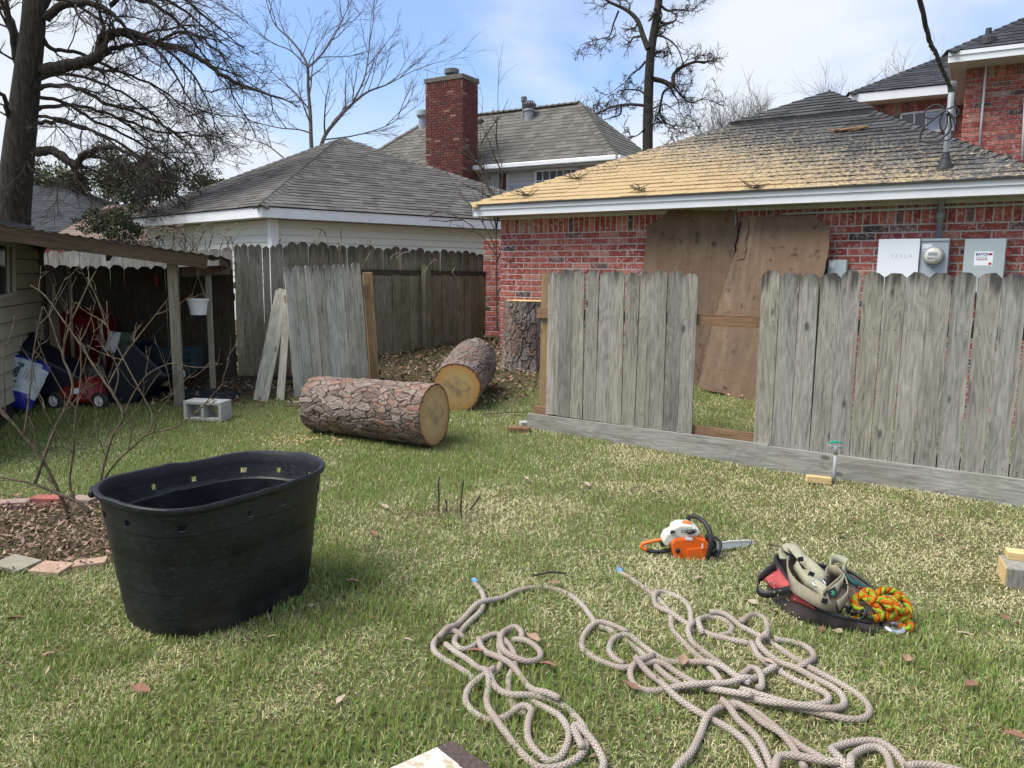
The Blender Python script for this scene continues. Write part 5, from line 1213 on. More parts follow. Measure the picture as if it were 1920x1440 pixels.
# tall knobbly tree behind the roofs
r = random.Random(8); TY = 27.0
CK = [dict(n=6, wob=.34, up=.02, sides=4, kids=9, ratio=.52, ang=(.5, 1.2), **{'from': .15}, rmin=.02), dict(n=4, wob=.34, up=.02, sides=3, kids=6, ratio=.55, ang=(.5, 1.1), **{'from': .15}, rmin=.012), dict(n=3, wob=.25, up=.03, sides=3, kids=0, ratio=.5, ang=(.5, 1.1), **{'from': .2}, rmin=.009)]
q = atY(1214, 350, TY); kt = thing('tall_tree', V(q.x, q.y, .56), 'tall bare tree with straight trunk and knobbly limbs behind the roofs', 'tree')
a, b_ = MB(), MB(); ml = [b_, b_, b_]
stem([(1214, 520), (1214, 270), (1215, 200), (1217, 140), (1220, 100), (1226, 60), (1234, 10), (1238, -60), (1235, -160)], TY, .19, .11, (.6, 1.3), .55, a, CK, 0, st_=18)
stem([(1215, 92), (1206, 68), (1196, 40), (1182, 24), (1166, 14), (1140, 2), (1120, -15)], TY, .10, .035, (.6, 1.2), .4, a, CK, 0)
for px, r0 in (([(1224, 148), (1242, 152), (1262, 160), (1262, 150), (1264, 138), (1282, 124), (1305, 116), (1320, 118)], .09), ([(1262, 160), (1245, 172), (1240, 190), (1238, 215), (1246, 232)], .05), ([(1264, 164), (1280, 182), (1295, 192), (1318, 186)], .04), ([(1208, 198), (1185, 196), (1165, 197), (1150, 200), (1130, 208), (1115, 215)], .055), ([(1165, 197), (1162, 215), (1140, 222)], .04), ([(1210, 115), (1200, 128), (1185, 138), (1172, 155)], .04), ([(1212, 180), (1200, 170), (1180, 168), (1162, 170)], .04), ([(1226, 65), (1250, 72), (1270, 90), (1282, 120)], .035), ([(1238, 10), (1252, 20), (1266, 18), (1285, 20)], .05), ([(1222, 235), (1240, 228), (1262, 236)], .03), ([(1210, 240), (1198, 252), (1185, 258)], .03), ([(1160, 20), (1150, 45), (1142, 68), (1120, 74)], .035), ([(1222, 205), (1245, 195), (1262, 205)], .03)):
    stem(px, TY, r0, r0 * .4, (.5, 1.2), .3, a, CK, 0)
a.build('trunk', 'oakbark', kt, smooth=True); b_.build('crown', 'twig', kt, smooth=True)

# far bare trees on the skyline
CFa = [dict(n=5, wob=.14, up=.05, sides=4, kids=11, ratio=.55, ang=(.3, .8), **{'from': .15}, rmin=.03), dict(n=4, wob=.12, up=.05, sides=3, kids=7, ratio=.55, ang=(.3, .8), **{'from': .15}, rmin=.013), dict(n=2, wob=.1, up=.05, sides=3, kids=0, ratio=.5, ang=(.4, .9), **{'from': .2}, rmin=.010)]
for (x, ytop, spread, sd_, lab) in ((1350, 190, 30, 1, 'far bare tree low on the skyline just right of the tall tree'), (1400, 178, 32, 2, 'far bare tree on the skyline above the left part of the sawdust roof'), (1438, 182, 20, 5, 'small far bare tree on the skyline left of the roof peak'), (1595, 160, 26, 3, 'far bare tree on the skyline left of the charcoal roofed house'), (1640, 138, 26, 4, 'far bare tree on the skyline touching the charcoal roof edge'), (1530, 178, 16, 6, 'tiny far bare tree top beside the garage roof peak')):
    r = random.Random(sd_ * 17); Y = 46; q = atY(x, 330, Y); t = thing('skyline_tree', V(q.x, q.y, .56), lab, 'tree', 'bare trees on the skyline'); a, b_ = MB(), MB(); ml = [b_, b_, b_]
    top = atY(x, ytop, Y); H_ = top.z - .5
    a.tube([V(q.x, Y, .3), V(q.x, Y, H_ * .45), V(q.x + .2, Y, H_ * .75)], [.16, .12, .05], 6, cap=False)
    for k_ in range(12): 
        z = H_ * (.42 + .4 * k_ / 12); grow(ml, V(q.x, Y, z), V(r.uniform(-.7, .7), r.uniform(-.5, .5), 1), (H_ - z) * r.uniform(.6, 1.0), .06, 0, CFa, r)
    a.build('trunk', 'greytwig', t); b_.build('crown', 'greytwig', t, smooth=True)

# evergreen shrubs and vines behind the lean-to
def leaf_mat(name, stops):
    m, nt, b = M_new(name); nt.links.new(ramp(nt, attr(nt).outputs['Fac'], stops), b.inputs['Base Color']); b.inputs['Roughness'].default_value = .65; b.inputs['Specular IOR Level'].default_value = .3
    return m
MAT['evergreen'] = leaf_mat('evergreen_leaf', [(0, (.022, .032, .014)), (.5, (.05, .065, .026)), (1, (.10, .12, .05))])
MAT['olive'] = leaf_mat('olive_leaf', [(0, (.055, .06, .03)), (.5, (.10, .11, .05)), (1, (.16, .17, .085))])
MAT['litter'] = leaf_mat('dead_leaf', [(0, (.06, .034, .022)), (.35, (.135, .078, .05)), (.7, (.24, .15, .10)), (1, (.37, .27, .20))])
def leaf_cloud(name, mat, parent, clumps, n, size, seed, kind=None, asp=.55):
    g = np.random.default_rng(seed); cl = np.array(clumps, float); wts = (cl[:, 3] * cl[:, 4] * cl[:, 5]) ** .6; wts /= wts.sum(); ci = g.choice(len(cl), n, p=wts)
    d = g.normal(size=(n, 3)); d /= np.linalg.norm(d, axis=1)[:, None]; rr_ = g.random(n) ** .45
    P = cl[ci, :3] + d * rr_[:, None] * cl[ci, 3:6]
    u = g.normal(size=(n, 3)); u /= np.linalg.norm(u, axis=1)[:, None]; w_ = np.cross(u, g.normal(size=(n, 3))); w_ /= np.linalg.norm(w_, axis=1)[:, None]
    s = size * g.uniform(.6, 1.4, n)[:, None]; col = g.random(n)
    return quads(name, mat, parent, P, u * s, w_ * s * asp, col, kind)
def quads(name, mat, parent, P, u, w_, col, kind=None, curl=None):
    n = len(P); off = np.array(ORG[parent.name]) if parent else np.zeros(3)
    vs = np.stack([P - u, P - w_ * .9 + u * .1, P + u, P + w_ * .9 + u * .1], 1) - off
    if curl is not None: vs[:, 0] += curl; vs[:, 2] += curl
    me_ = bpy.data.meshes.new(name); me_.vertices.add(n * 4); me_.vertices.foreach_set('co', vs.reshape(-1)); me_.loops.add(n * 4); me_.loops.foreach_set('vertex_index', np.arange(n * 4)); me_.polygons.add(n); me_.polygons.foreach_set('loop_start', np.arange(n) * 4); me_.polygons.foreach_set('loop_total', np.full(n, 4))
    a_ = me_.color_attributes.new('Col', 'FLOAT_COLOR', 'POINT'); c4 = np.ones((n * 4, 4)); c4[:, :3] = np.repeat(col, 4)[:, None]; a_.data.foreach_set('color', c4.reshape(-1)); me_.update(calc_edges=True); me_.materials.append(MAT[mat])
    o_ = bpy.data.objects.new(name, me_); COL.objects.link(o_)
    if parent: o_.parent = parent
    ORG[o_.name] = Vector(off)
    if kind: o_['kind'] = kind
    return o_
def bush(label, px, Y, n, size, seed, mat='evergreen', stemmat='twig', cat='shrub', name='evergreen_shrub', dep=1.0):
    """px: list of (x, y, rx, ry) clumps"""
    cl = []
    g = random.Random(seed)
    for (x, y, rx_, ry_) in px:
        c = atY(x, y, Y); k = Y / FPX
        for j in range(18): rz0 = g.uniform(.22, .5) * (rx_ + ry_) * .5 * k; cl.append((c.x + g.gauss(0, .5) * rx_ * k, Y + g.uniform(-.6, .6) * dep, c.z + g.gauss(0, .55) * ry_ * k, rz0 * 1.25, rz0 * 1.3, rz0))
    c = atY(px[0][0], px[0][1], Y); t = thing(name, V(c.x, Y, .56), label, cat); leaf_cloud('foliage', mat, t, cl, n, size, seed)
    k_ = MB(); gg = random.Random(seed)
    for j in range(5): k_.tube([V(c.x + gg.uniform(-.1, .1), Y, .3), V(c.x + gg.uniform(-.3, .3), Y, c.z * .6), V(c.x + gg.uniform(-.6, .6), Y, c.z + .2)], [.05, .035, .015], 5, cap=False)
    k_.build('stem', stemmat, t); return t
bush('dark evergreen tree behind the cream garage, topmost of the greenery', [(310, 310, 48, 26), (345, 345, 60, 30), (290, 350, 40, 30), (400, 345, 34, 18)], 22, 5200, .042, 1)
bush('dark evergreen bush above the fence beside the cream garage eave', [(220, 410, 42, 34), (195, 425, 30, 24), (245, 440, 26, 22)], 15.5, 5600, .028, 2)
bush('hazy olive tree line far behind the big oak', [(190, 340, 90, 30), (100, 345, 60, 24), (260, 345, 50, 30), (400, 350, 40, 14)], 40, 9000, .10, 3, 'olive')
def vines(label, regions, Y, seed, n, mat='paletwig', name='dry_vine'):
    r_ = random.Random(seed); k_ = MB()
    for i in range(n):
        (x0, y0, x1, y1) = r_.choice(regions); x = r_.uniform(x0, x1); y = y1; pts = [atY(x, y, Y)]; dx = r_.uniform(-18, 18); H_ = r_.uniform(.35, 1.0) * (y1 - y0)
        for s in range(1, 6): x += dx * .3 + r_.uniform(-7, 7); dx += r_.uniform(-14, 14); pts.append(atY(x, y - H_ * math.sin(s / 5 * 1.9) , Y + r_.uniform(-.1, .1)))
        k_.tube(spline(pts, 3), .006, 3, cap=False)
    o_ = k_.build(name, mat, None, smooth=True); return tag(o_, label, 'vine')
vines('tangle of dry pale vines on the fence top by the cream garage', [(225, 420, 330, 470), (330, 415, 440, 470)], 10.0, 5, 46)
vines('few thin vine stems hanging over the old board fence', [(520, 425, 640, 470), (640, 450, 780, 490), (740, 470, 880, 520)], 9.6, 6, 12)
# thin sapling at the brick garage corner
r = random.Random(5); q = atY(925, 640, 10.9)
CT = [dict(n=6, wob=.10, up=.02, sides=4, kids=3.2, ratio=.5, ang=(.3, .8), **{'from': .2}, rmin=.005), dict(n=4, wob=.12, up=.0, sides=3, kids=0, ratio=.5, ang=(.3, .8), **{'from': .2}, rmin=.0035)]
sp2 = thing('bare_sapling', V(q.x, q.y, .5), 'thin bare sapling in front of the garage corner and the pale house', 'sapling'); a, b_ = MB(), MB(); ml = [b_, b_]
for px in ([(932, 620), (931, 520), (930, 440), (925, 380), (918, 330)], [(931, 470), (912, 430), (890, 395), (862, 360)], [(930, 440), (936, 380), (942, 320), (930, 260), (934, 200)], [(931, 480), (910, 450), (880, 420), (840, 400), (800, 395)], [(925, 380), (905, 330), (885, 290), (850, 270)], [(931, 430), (918, 360), (905, 300), (900, 240)]): stem(px, 10.75, .011, .004, (.35, .8), .35, a, CT, .1)
a.build('stem', 'twig', sp2, smooth=True); b_.build('crown', 'twig', sp2, smooth=True)

# bare shrub in the mulch bed, in front
r = random.Random(31); q = G(160, 962)
CB = [dict(n=5, wob=.10, up=.10, sides=5, kids=1.6, ratio=.55, ang=(.35, .8), **{'from': .3}, rmin=.0045), dict(n=4, wob=.10, up=.06, sides=4, kids=1.5, ratio=.4, ang=(.5, .9), **{'from': .3}, rmin=.003), dict(n=2, wob=.1, up=.05, sides=4, kids=0, ratio=.4, ang=(.4, .9), **{'from': .2}, rmin=.0026)]
shb = thing('bare_shrub', q, 'bare branching shrub growing from the leafy bed behind the black tub', 'shrub'); b_ = MB()
SB = 4.42
def shr(px, r0, r1, y0=0.0, y1=0.0, L=(.15, .38), every=.2):
    sp = spline([atY(x, y, SB + y0 + (y1 - y0) * i / (len(px) - 1)) for i, (x, y) in enumerate(px)], 5); n = len(sp); k = MB(); rs = []
    for i in range(n): rs.append(.72 * (r0 + (r1 - r0) * i / (n - 1)) * (1.18 if i % 5 == 0 and i else 1))
    k.tube(sp, rs, 8); k.build('branch', 'shrubbark', shb, smooth=True); acc = 0
    for i in range(3, n):
        acc += (sp[i] - sp[i - 1]).length
        if acc > every * r.uniform(.7, 1.4): acc = 0; grow([b_, b_, b_], sp[i], rdir(sp[i] - sp[i - 1], r.uniform(.4, .8), r) + UP * .1, r.uniform(*L), max(.0035, rs[i] * .5), 0, CB, r)
shr([(168, 962), (152, 945), (120, 930), (65, 908), (30, 900), (-15, 892)], .019, .008)
shr([(65, 908), (85, 850), (105, 800), (135, 738), (131, 700), (118, 666), (130, 612), (148, 572), (165, 535), (180, 508)], .014, .004, 0, .25)
shr([(128, 972), (116, 935), (85, 872), (45, 818), (8, 775), (-20, 745)], .015, .009, .05, .0)
shr([(141, 940), (131, 906), (137, 850), (140, 805), (143, 768), (150, 725), (152, 680), (150, 640)], .011, .004, 0, .1)
shr([(188, 905), (198, 858), (212, 815), (231, 780), (214, 742), (196, 716), (172, 680), (150, 645), (118, 600), (85, 555), (58, 535)], .013, .004, -.1, .2)
shr([(192, 902), (222, 862), (252, 836), (278, 814), (330, 800), (372, 768), (416, 722)], .010, .003, -.1, -.2)
shr([(203, 722), (218, 692), (236, 662), (262, 628), (292, 590), (321, 552)], .007, .003, .05, .3)
shr([(277, 815), (286, 780), (264, 735), (240, 690), (222, 655), (200, 610), (182, 560), (164, 520)], .006, .003, -.1, .2)
shr([(214, 742), (222, 700), (206, 650), (202, 600), (200, 565)], .006, .003, 0, .1)
shr([(118, 666), (108, 640), (95, 600), (82, 575)], .007, .003, .15, .2)
shr([(231, 780), (252, 735), (280, 700), (318, 682), (338, 682)], .006, .0025, -.05, -.1)
shr([(45, 818), (55, 740), (60, 680), (72, 610), (80, 575)], .008, .003, 0, .1); shr([(278, 814), (300, 770), (340, 720), (368, 695)], .005, .002, -.1, -.2)
shr([(10, 775), (8, 720), (6, 680), (9, 628)], .006, .003); shr([(137, 850), (100, 800), (80, 760), (60, 720)], .005, .002); shr([(143, 768), (118, 735), (92, 690), (68, 660)], .005, .002); shr([(198, 858), (180, 800), (186, 750), (195, 700)], .005, .002)
b_.build('twigs', 'shrubbark', shb, smooth=True)

# ================================================================ lean-to and shed at the left
MAT['shed_siding'] = simple('beige_shed_siding', (.42, .39, .30), (.35, .325, .25), 5, .7, .2)
MAT['tin'] = simple('corrugated_tin', (.20, .19, .18), (.11, .10, .095), 9, .55, metal=.3)
MAT['navy'] = simple('navy_plastic', (.011, .015, .026), (.007, .010, .018), 5, .45); MAT['redpaint'] = simple('red_paint', (.20, .010, .013), (.12, .007, .009), 6, .4); MAT['tyre'] = MAT['rubber']  # navy and red deepened so the colours carry the lean-to's shade
MAT['whitehub'] = simple('white_hub', (.72, .72, .70), (.55, .55, .53), 9, .5); MAT['cloth'] = simple('white_cloth', (.48, .48, .50), (.36, .36, .39), 9, .9, .3); MAT['greenmetal'] = simple('green_chair_paint', (.11, .145, .115), (.075, .10, .08), 9, .6)
MAT['tealcart'] = simple('teal_crate', (.02, .055, .065), (.013, .037, .045), 9, .6); MAT['tarp'] = simple('dark_tarp', (.02, .03, .032), (.011, .018, .02), 6, .6, .4)
sf = atY(78, 600, 8.45); sn_ = atY(-6, 600, 7.0); sf.z = sn_.z = 0; sdr = (sn_ - sf).normalized(); sno = V(-sdr.y, sdr.x, 0)
if sno.x < 0: sno = -sno
shed = thing('shed', V(sf.x, sf.y, .2), 'beige lap sided shed wall with dark window at the left edge', 'shed')
k = MB(); SL = 3.0; k.prism([sf + UP * .05, sf + sdr * SL + UP * .05, sf + sdr * SL + UP * 1.95, sf + UP * 1.95], -sno * .15); sw = k.build('wall', 'rubber', shed)  # black backing: gaps below the boards colour in the lap shadow lines
lap_siding(sw, sf, sdr, sno, SL, .15, 1.9, 'shed_siding', .15, but=.03, rev=.012) if sdr.cross(UP).dot(-sno) > 0 else lap_siding(sw, sf + sdr * SL, -sdr, sno, SL, .15, 1.9, 'shed_siding', .15, but=.03, rev=.012)
k = MB(); k.box(sf + UP * 1.0 + sno * .02 - sdr * .02, (.07, .07, 1.8), Matrix((sdr, sno, UP)).transposed()); k.build('corner_trim', 'beam', shed)
sp3 = lambda px, py, off=.02: onplane(px, py, sf + sno * off, sno)
wc = [sp3(-40, 448), sp3(21, 460), sp3(22, 550), sp3(-40, 566)]; k = MB()
for i in range(4): k.beam(wc[i] + sno * .012, wc[(i + 1) % 4] + sno * .012, .035, .05, up=sno)
k.beam(wc[0].lerp(wc[1], .82) + sno * .012, wc[3].lerp(wc[2], .82) + sno * .012, .02, .03, up=sno); wi = k.build('window', 'shed_siding', shed)
k = MB(); k.prism([p + sno * .002 for p in wc], sno * .008); k.build('pane', 'glass', wi)
# lean-to: front beam on a post, tin roof running back to the dark fence
lt = thing('lean_to', G(333, 762), 'low lean-to with tin roof and wooden beam beside the shed', 'lean-to')
bA, bB = atY(-60, 428, 6.5), atY(388, 491, 7.78)
k = MB(); k.box((0, 0, 0), (.135, .04, (bB - bA).length)); bdz = (bB - bA).normalized(); bx = (UP - bdz * bdz.z).normalized(); piece('beam', k.mesh('beam', 'beam'), lt, frame((bA + bB) / 2, bx, bdz.cross(bx), bdz))
rt = [bA + UP * .075 - V(.02, .06, 0), bB + (bB - bA).normalized() * .22 + UP * .075 - V(0, .06, 0)]
rb_ = [atY(-60, 440, 9.3), atY(444, 486, 8.95)]; rb_[0].z = 1.78; rb_[1].z = 1.60
k = MB(); n = 90; vs = []
for i in range(n + 1):
    t = i / n; wv_ = .010 * math.cos(i * math.pi * .5 * 1.0)
    f_, g_ = rt[0].lerp(rt[1], t), rb_[0].lerp(rb_[1], t); vs += [f_ + UP * wv_, g_ + UP * wv_, f_ + UP * (wv_ - .004), g_ + UP * (wv_ - .004)]
k.add(vs, [f for i in range(n) for f in ((4 * i, 4 * i + 4, 4 * i + 5, 4 * i + 1), (4 * i + 2, 4 * i + 3, 4 * i + 7, 4 * i + 6), (4 * i, 4 * i + 2, 4 * i + 6, 4 * i + 4))]); k.build('roof_sheet', 'tin', lt)
for t in (.02, .27, .52, .77, .97):
    k = MB(); f_, g_ = rt[0].lerp(rt[1], t) - UP * .05, rb_[0].lerp(rb_[1], t) - UP * .05; k.box((0, 0, 0), (.085, .038, (g_ - f_).length)); dd = (g_ - f_).normalized(); bx = (UP - dd * dd.z).normalized(); piece('rafter', k.mesh('rafter', 'beam'), lt, frame((f_ + g_) / 2 + V(0, .03, 0), bx, dd.cross(bx), dd))
pb = G(333, 762); k = MB(); pt_ = atY(328, 492, pb.y); k.box((0, 0, (pt_.z - pb.z) / 2 - .05), (.088, .088, pt_.z - pb.z + .1)); piece('post', k.mesh('post', 'greypost'), lt, frame(V(pb.x, pb.y + .05, pb.z), V(.97, .24, 0), V(-.24, .97, 0), UP))
pb2 = atY(398, 690, 8.3); k = MB(); k.box((0, 0, .6), (.045, .05, 1.3)); piece('post', k.mesh('post', 'greypost'), lt, frame(V(pb2.x, pb2.y, .22), V(1, 0, 0), V(0, 1, 0), UP))
k = MB(); hA, hB = atY(338, 510, 7.85), atY(430, 506, 8.6); k.beam(hA, hB, .035, .10); k.build('header', 'beam', lt)
# hanging planter
hp_ = atY(372, 590, 7.95); pl = thing('hanging_planter', hp_, 'white plastic planter hanging by strings under the lean-to', 'planter')
MAT['whiteplastic'] = simple('white_plastic', (.62, .63, .66), (.52, .53, .56), 4, .5)
k = MB(); k.lathe([(.078, 0), (.098, .14), (.112, .145), (.115, .165), (.106, .165), (.104, .15), (.075, .01), (0, .01)], hp_, 28); k.build('pot', 'whiteplastic', pl, autosmooth=True)
k = MB(); top_ = atY(371, 512, 7.95)
for a_ in (-.3, 2.6, 1.2): k.tube([hp_ + V(.108 * math.cos(a_), .108 * math.sin(a_), .16), top_ - UP * .03], .0035, 4)
k.tube([top_ - UP * .03, top_ + UP * .05], .012, 6); k.build('hanger', 'paletwig', pl)
# ---- stored things
def frustum(k, c0, x0, y0, w0, h0, c1, w1, h1, wall=0.0):
    x, y = Vector(x0).normalized(), Vector(y0).normalized(); vs = []
    for c, w_, h_ in ((c0, w0, h0), (c1, w1, h1)): vs += [c - x * w_ / 2 - y * h_ / 2, c + x * w_ / 2 - y * h_ / 2, c + x * w_ / 2 + y * h_ / 2, c - x * w_ / 2 + y * h_ / 2]
    k.add(vs, [(0, 3, 2, 1), (0, 1, 5, 4), (1, 2, 6, 5), (2, 3, 7, 6), (3, 0, 4, 7)])
def bin_(label, c0, c1, xh, w0, h0, w1, h1, wheels=False):
    c0, c1 = Vector(c0), Vector(c1); ax = (c1 - c0).normalized(); x = (Vector(xh) - ax * ax.dot(Vector(xh))).normalized(); y = ax.cross(x)
    t = thing('wheeled_bin', V(c0.x, c0.y, float(gz(c0.x, c0.y))), label, 'bin'); k = MB(); frustum(k, c0, x, y, w0, h0, c1, w1, h1); frustum(k, c0 + ax * .02, x, y, w0 - .02, h0 - .02, c1 + ax * .001, w1 - .03, h1 - .03); k.build('body', 'navy', t, bevel=.03)
    k = MB()
    for sx_, sy_, a_, b2 in ((0, 1, w1 + .05, .035), (0, -1, w1 + .05, .035), (1, 0, .035, h1 + .05), (-1, 0, .035, h1 + .05)): k.box(c1 + x * sx_ * w1 / 2 + y * sy_ * h1 / 2, (a_, b2, .045), Matrix((x, y, ax)).transposed())
    k.build('rim', 'navy', t, bevel=.012); return t
bin_('dark navy wheeled bin lying on its side over the peat bag', atY(165, 728, 7.85), atY(22, 664, 7.75), (0, 1, 0), .40, .30, .52, .40)
bin_('dark navy wheeled bin tipped over beside the lean-to post', atY(218, 748, 7.95), atY(296, 672, 8.0), (0, 1, 0), .42, .36, .52, .46)
# peat bag
bc = atY(38, 716, 7.35); bg_ = thing('peat_bag', G(40, 768), 'white and blue plastic bag of peat moss by the shed wall', 'bag')
k = MB(); bw, bh, bt = .40, .50, .15; n = 14; bxd = V(.98, .1, .0).normalized(); Rq = Matrix.Rotation(.30, 3, 'X'); Rq2 = Matrix((bxd, V(-.1, .98, 0), UP)).transposed() @ Matrix.Rotation(.32, 3, 'Y') @ Matrix.Rotation(-.45, 3, 'X')
def bagp(i, j, sgn):
    u, v_ = i / n * 2 - 1, j / n * 2 - 1; th = bt * max(0, (1 - u ** 4)) ** .5 * max(0, (1 - v_ ** 4)) ** .5; wr = .012 * math.sin(u * 9 + v_ * 4) * (1 - u * u) + .008 * math.sin(v_ * 13 + 2)
    return bc + Rq2 @ V(u * bw / 2 * (1 - .05 * v_ * v_), sgn * (th / 2 + wr * (1 if sgn < 0 else 0)), v_ * bh / 2 * (1 - .05 * u * u))
for sgn in (-1, 1):
    o0 = len(k.v); k.v += [tuple(bagp(i, j, sgn)) for j in range(n + 1) for i in range(n + 1)]
    for j in range(n):
        for i in range(n):
            f = (o0 + j * (n + 1) + i, o0 + j * (n + 1) + i + 1, o0 + (j + 1) * (n + 1) + i + 1, o0 + (j + 1) * (n + 1) + i); k.f.append(f if sgn < 0 else f[::-1]); k.c.append(None); vv_ = (j + .5) / n + .12 * (((i + .5) / n * 2 - 1) ** 2 - .4); k.mi.append(1 if (vv_ < .26 or vv_ > .9) else 0)
MAT['bagwhite'] = simple('bag_white', (.46, .53, .57), (.40, .46, .50), 3, .4); MAT['bagblue'] = simple('bag_blue', (.02, .03, .30), (.014, .02, .22), 3, .35); MAT['ink'] = simple('dark_ink', (.03, .03, .05), (.02, .02, .04), 3, .6)  # bag white dulled: shade under the roof is in the colour
k.build('sack', ['bagwhite', 'bagblue'], bg_, smooth=True)
bxx, bzz, byy = Rq2 @ V(1, 0, 0), Rq2 @ V(0, 0, 1), Rq2 @ V(0, -1, 0)
text_mb('Peat Moss', .085, bc + bxx * -.055 + bzz * .165 + byy * (bt / 2 + .012), -bzz, bxx, .006, .002).build('lettering', 'ink', bg_)
for i in range(5): text_mb('organic peat soil mix', .022, bc + bxx * (.05 + i * .026) + bzz * .15 + byy * (bt / 2 + .008), -bzz, bxx, .006).build('small_print', 'ink', bg_) if False else None
k = MB(); k.box(bc + bxx * .02 + bzz * -.19 + byy * (bt / 2 - .018), (.05, .004, .035), Rq2); k.build('barcode_patch', 'bagwhite', bg_)
for i in range(4):
    k = MB(); k.box(bc + bxx * (.035 + .028 * i) + bzz * .05 + byy * (bt / 2 + .006 - .006 * i), (.008, .003, .16 - .02 * i), Rq2); k.build('print_line', 'inkgrey', bg_)
# mower
mc_ = G(140, 768); mw = thing('lawn_mower', mc_, 'red push mower with white hubbed wheels under the lean-to', 'lawn mower')
k = MB(); prof2 = [(.0, .30), (.10, .30), (.17, .26), (.22, .18), (.25, .10), (.25, .05), (.22, .05)]; k.lathe(prof2[::-1], mc_ + V(.03, .28, .02), 24, sx=.85, sy=1.15); k.build('deck', 'redpaint', mw, smooth=True)
k = MB(); k.box(mc_ + V(-.02, .10, .17), (.30, .22, .13), Matrix.Rotation(-.12, 3, 'Y'), taper=.8); k.build('front_cover', 'redpaint', mw, bevel=.03)
k = MB(); k.lathe([(.12, .24), (.13, .34), (.10, .40), (0, .41)], mc_ + V(.05, .3, .02), 20); k.build('engine', 'rubber', mw, smooth=True)
k = MB(); k.box(mc_ + V(.03, -.025, .19), (.075, .012, .055), Matrix.Rotation(-.12, 3, 'Y')); k.build('label_plate', 'sticker', mw)
def wheel(parent, c, r_, wd, axis=(0, 1, 0), hub='whitehub'):
    a_ = Vector(axis).normalized(); R3 = a_.to_track_quat('Z', 'Y').to_matrix(); k = MB(); k.lathe([(r_ * .62, -wd / 2), (r_ * .9, -wd / 2), (r_, -wd * .3), (r_, wd * .3), (r_ * .9, wd / 2), (r_ * .62, wd / 2)], c, 22, R3, caps=False); w_ = k.build('wheel', 'tyre', parent, autosmooth=True)
    k = MB(); k.lathe([(0, -wd * .42), (r_ * .2, -wd * .55), (r_ * .25, -wd * .4), (r_ * .5, -wd * .25), (r_ * .62, -wd * .45), (r_ * .64, 0), (r_ * .62, wd * .45), (0, wd * .4)], c, 18, R3); k.build('hub', hub, w_, autosmooth=True)
for (dx, dy) in ((-.20, .02), (.24, .04), (-.18, .52), (.24, .52)): wheel(mw, mc_ + V(dx, dy, .085), .088, .05, (.25, 1, 0))
k = MB(); hh_ = mc_ + V(.1, .5, .2); k.tube(spline([hh_, hh_ + V(.25, .25, .35), hh_ + V(.45, .4, .62)], 4), .013, 8); k.build('handle', 'rubber', mw, smooth=True)
# red tray of a wheelbarrow standing on end
rc_ = atY(168, 640, 8.45); wb = thing('wheelbarrow', V(rc_.x, rc_.y, .28), 'red wheelbarrow stood on end against the dark fence', 'wheelbarrow'); k = MB(); rs_ = []
def rrect(w_, h_, rr2, n=6):
    o_ = []
    for (cx_, cz_, a0) in ((w_ / 2 - rr2, h_ / 2 - rr2, 0), (-w_ / 2 + rr2, h_ / 2 - rr2, 90), (-w_ / 2 + rr2, -h_ / 2 + rr2, 180), (w_ / 2 - rr2, -h_ / 2 + rr2, 270)):
        for i in range(n + 1): a_ = rad(a0 + 90 * i / n); o_.append((cx_ + rr2 * math.cos(a_), cz_ + rr2 * math.sin(a_)))
    return o_
lay = [(.60, .72, .12, -.02), (.57, .69, .12, -.02), (.56, .68, .12, .0), (.42, .52, .10, .16), (.38, .48, .10, .17)]
for (w_, h_, q_, y) in lay: rs_.append([rc_ + V(x, y, z) for x, z in rrect(w_, h_, q_)])
nn_ = len(rs_[0])
for rg in rs_: k.v += [tuple(p) for p in rg]
for j in range(len(rs_) - 1):
    for i in range(nn_): k.f.append((j * nn_ + i, (j + 1) * nn_ + i, (j + 1) * nn_ + (i + 1) % nn_, j * nn_ + (i + 1) % nn_)); k.c.append(None); k.mi.append(0)
k.f.append(tuple((len(rs_) - 1) * nn_ + i for i in range(nn_))[::-1]); k.c.append(None); k.mi.append(0); k.build('tray', 'redpaint', wb, autosmooth=True)
for dx in (-.17, .19):
    k = MB(); k.tube([rc_ + V(dx, -.05, -.45), rc_ + V(dx * .9, -.07, .1), rc_ + V(dx * .8, -.05, .75 if dx < 0 else .2)], .018, 8); k.build('handle', 'greypost', wb, smooth=True)
k = MB(); k.tube([rc_ + V(.02, -.06, .14), rc_ + V(.0, -.08, -.1), rc_ + V(.06, -.06, -.3)], [.02, .025, .02], 8); k.build('leg', 'rubber', wb, smooth=True)
# green metal chair with a cloth over it
gc = atY(222, 690, 8.1); ch = thing('garden_chair', V(gc.x, gc.y, .22), 'green metal chair half hidden by bins under the lean-to', 'chair'); k = MB()
q = lambda px, py, y=8.1: atY(px, py, y)
k.tube(spline([q(185, 690), (q(190, 662)), q(200, 655), q(212, 662), q(216, 690)], 4), .014, 8); k.build('arm', 'greenmetal', ch, smooth=True)
k = MB(); k.prism([q(224, 622, 8.3), q(246, 624, 8.3), q(238, 668, 8.2), q(216, 665, 8.2)], V(0, .02, 0)); k.build('backrest', 'greenmetal', ch, bevel=.005)
k = MB(); k.tube([q(252, 622, 8.25), q(236, 670, 8.1), q(228, 700, 8.0)], .022, 8); k.build('frame', 'greypost', ch, smooth=True)
k = MB(); k.tube(spline([q(252, 622, 8.25), q(254, 604, 8.25), q(262, 599, 8.25), q(266, 606, 8.25), q(256, 620, 8.25)], 4), .012, 8); k.build('grip', 'rubber', ch, smooth=True)
k = MB(); n = 10; rr4 = random.Random(3); vs = []
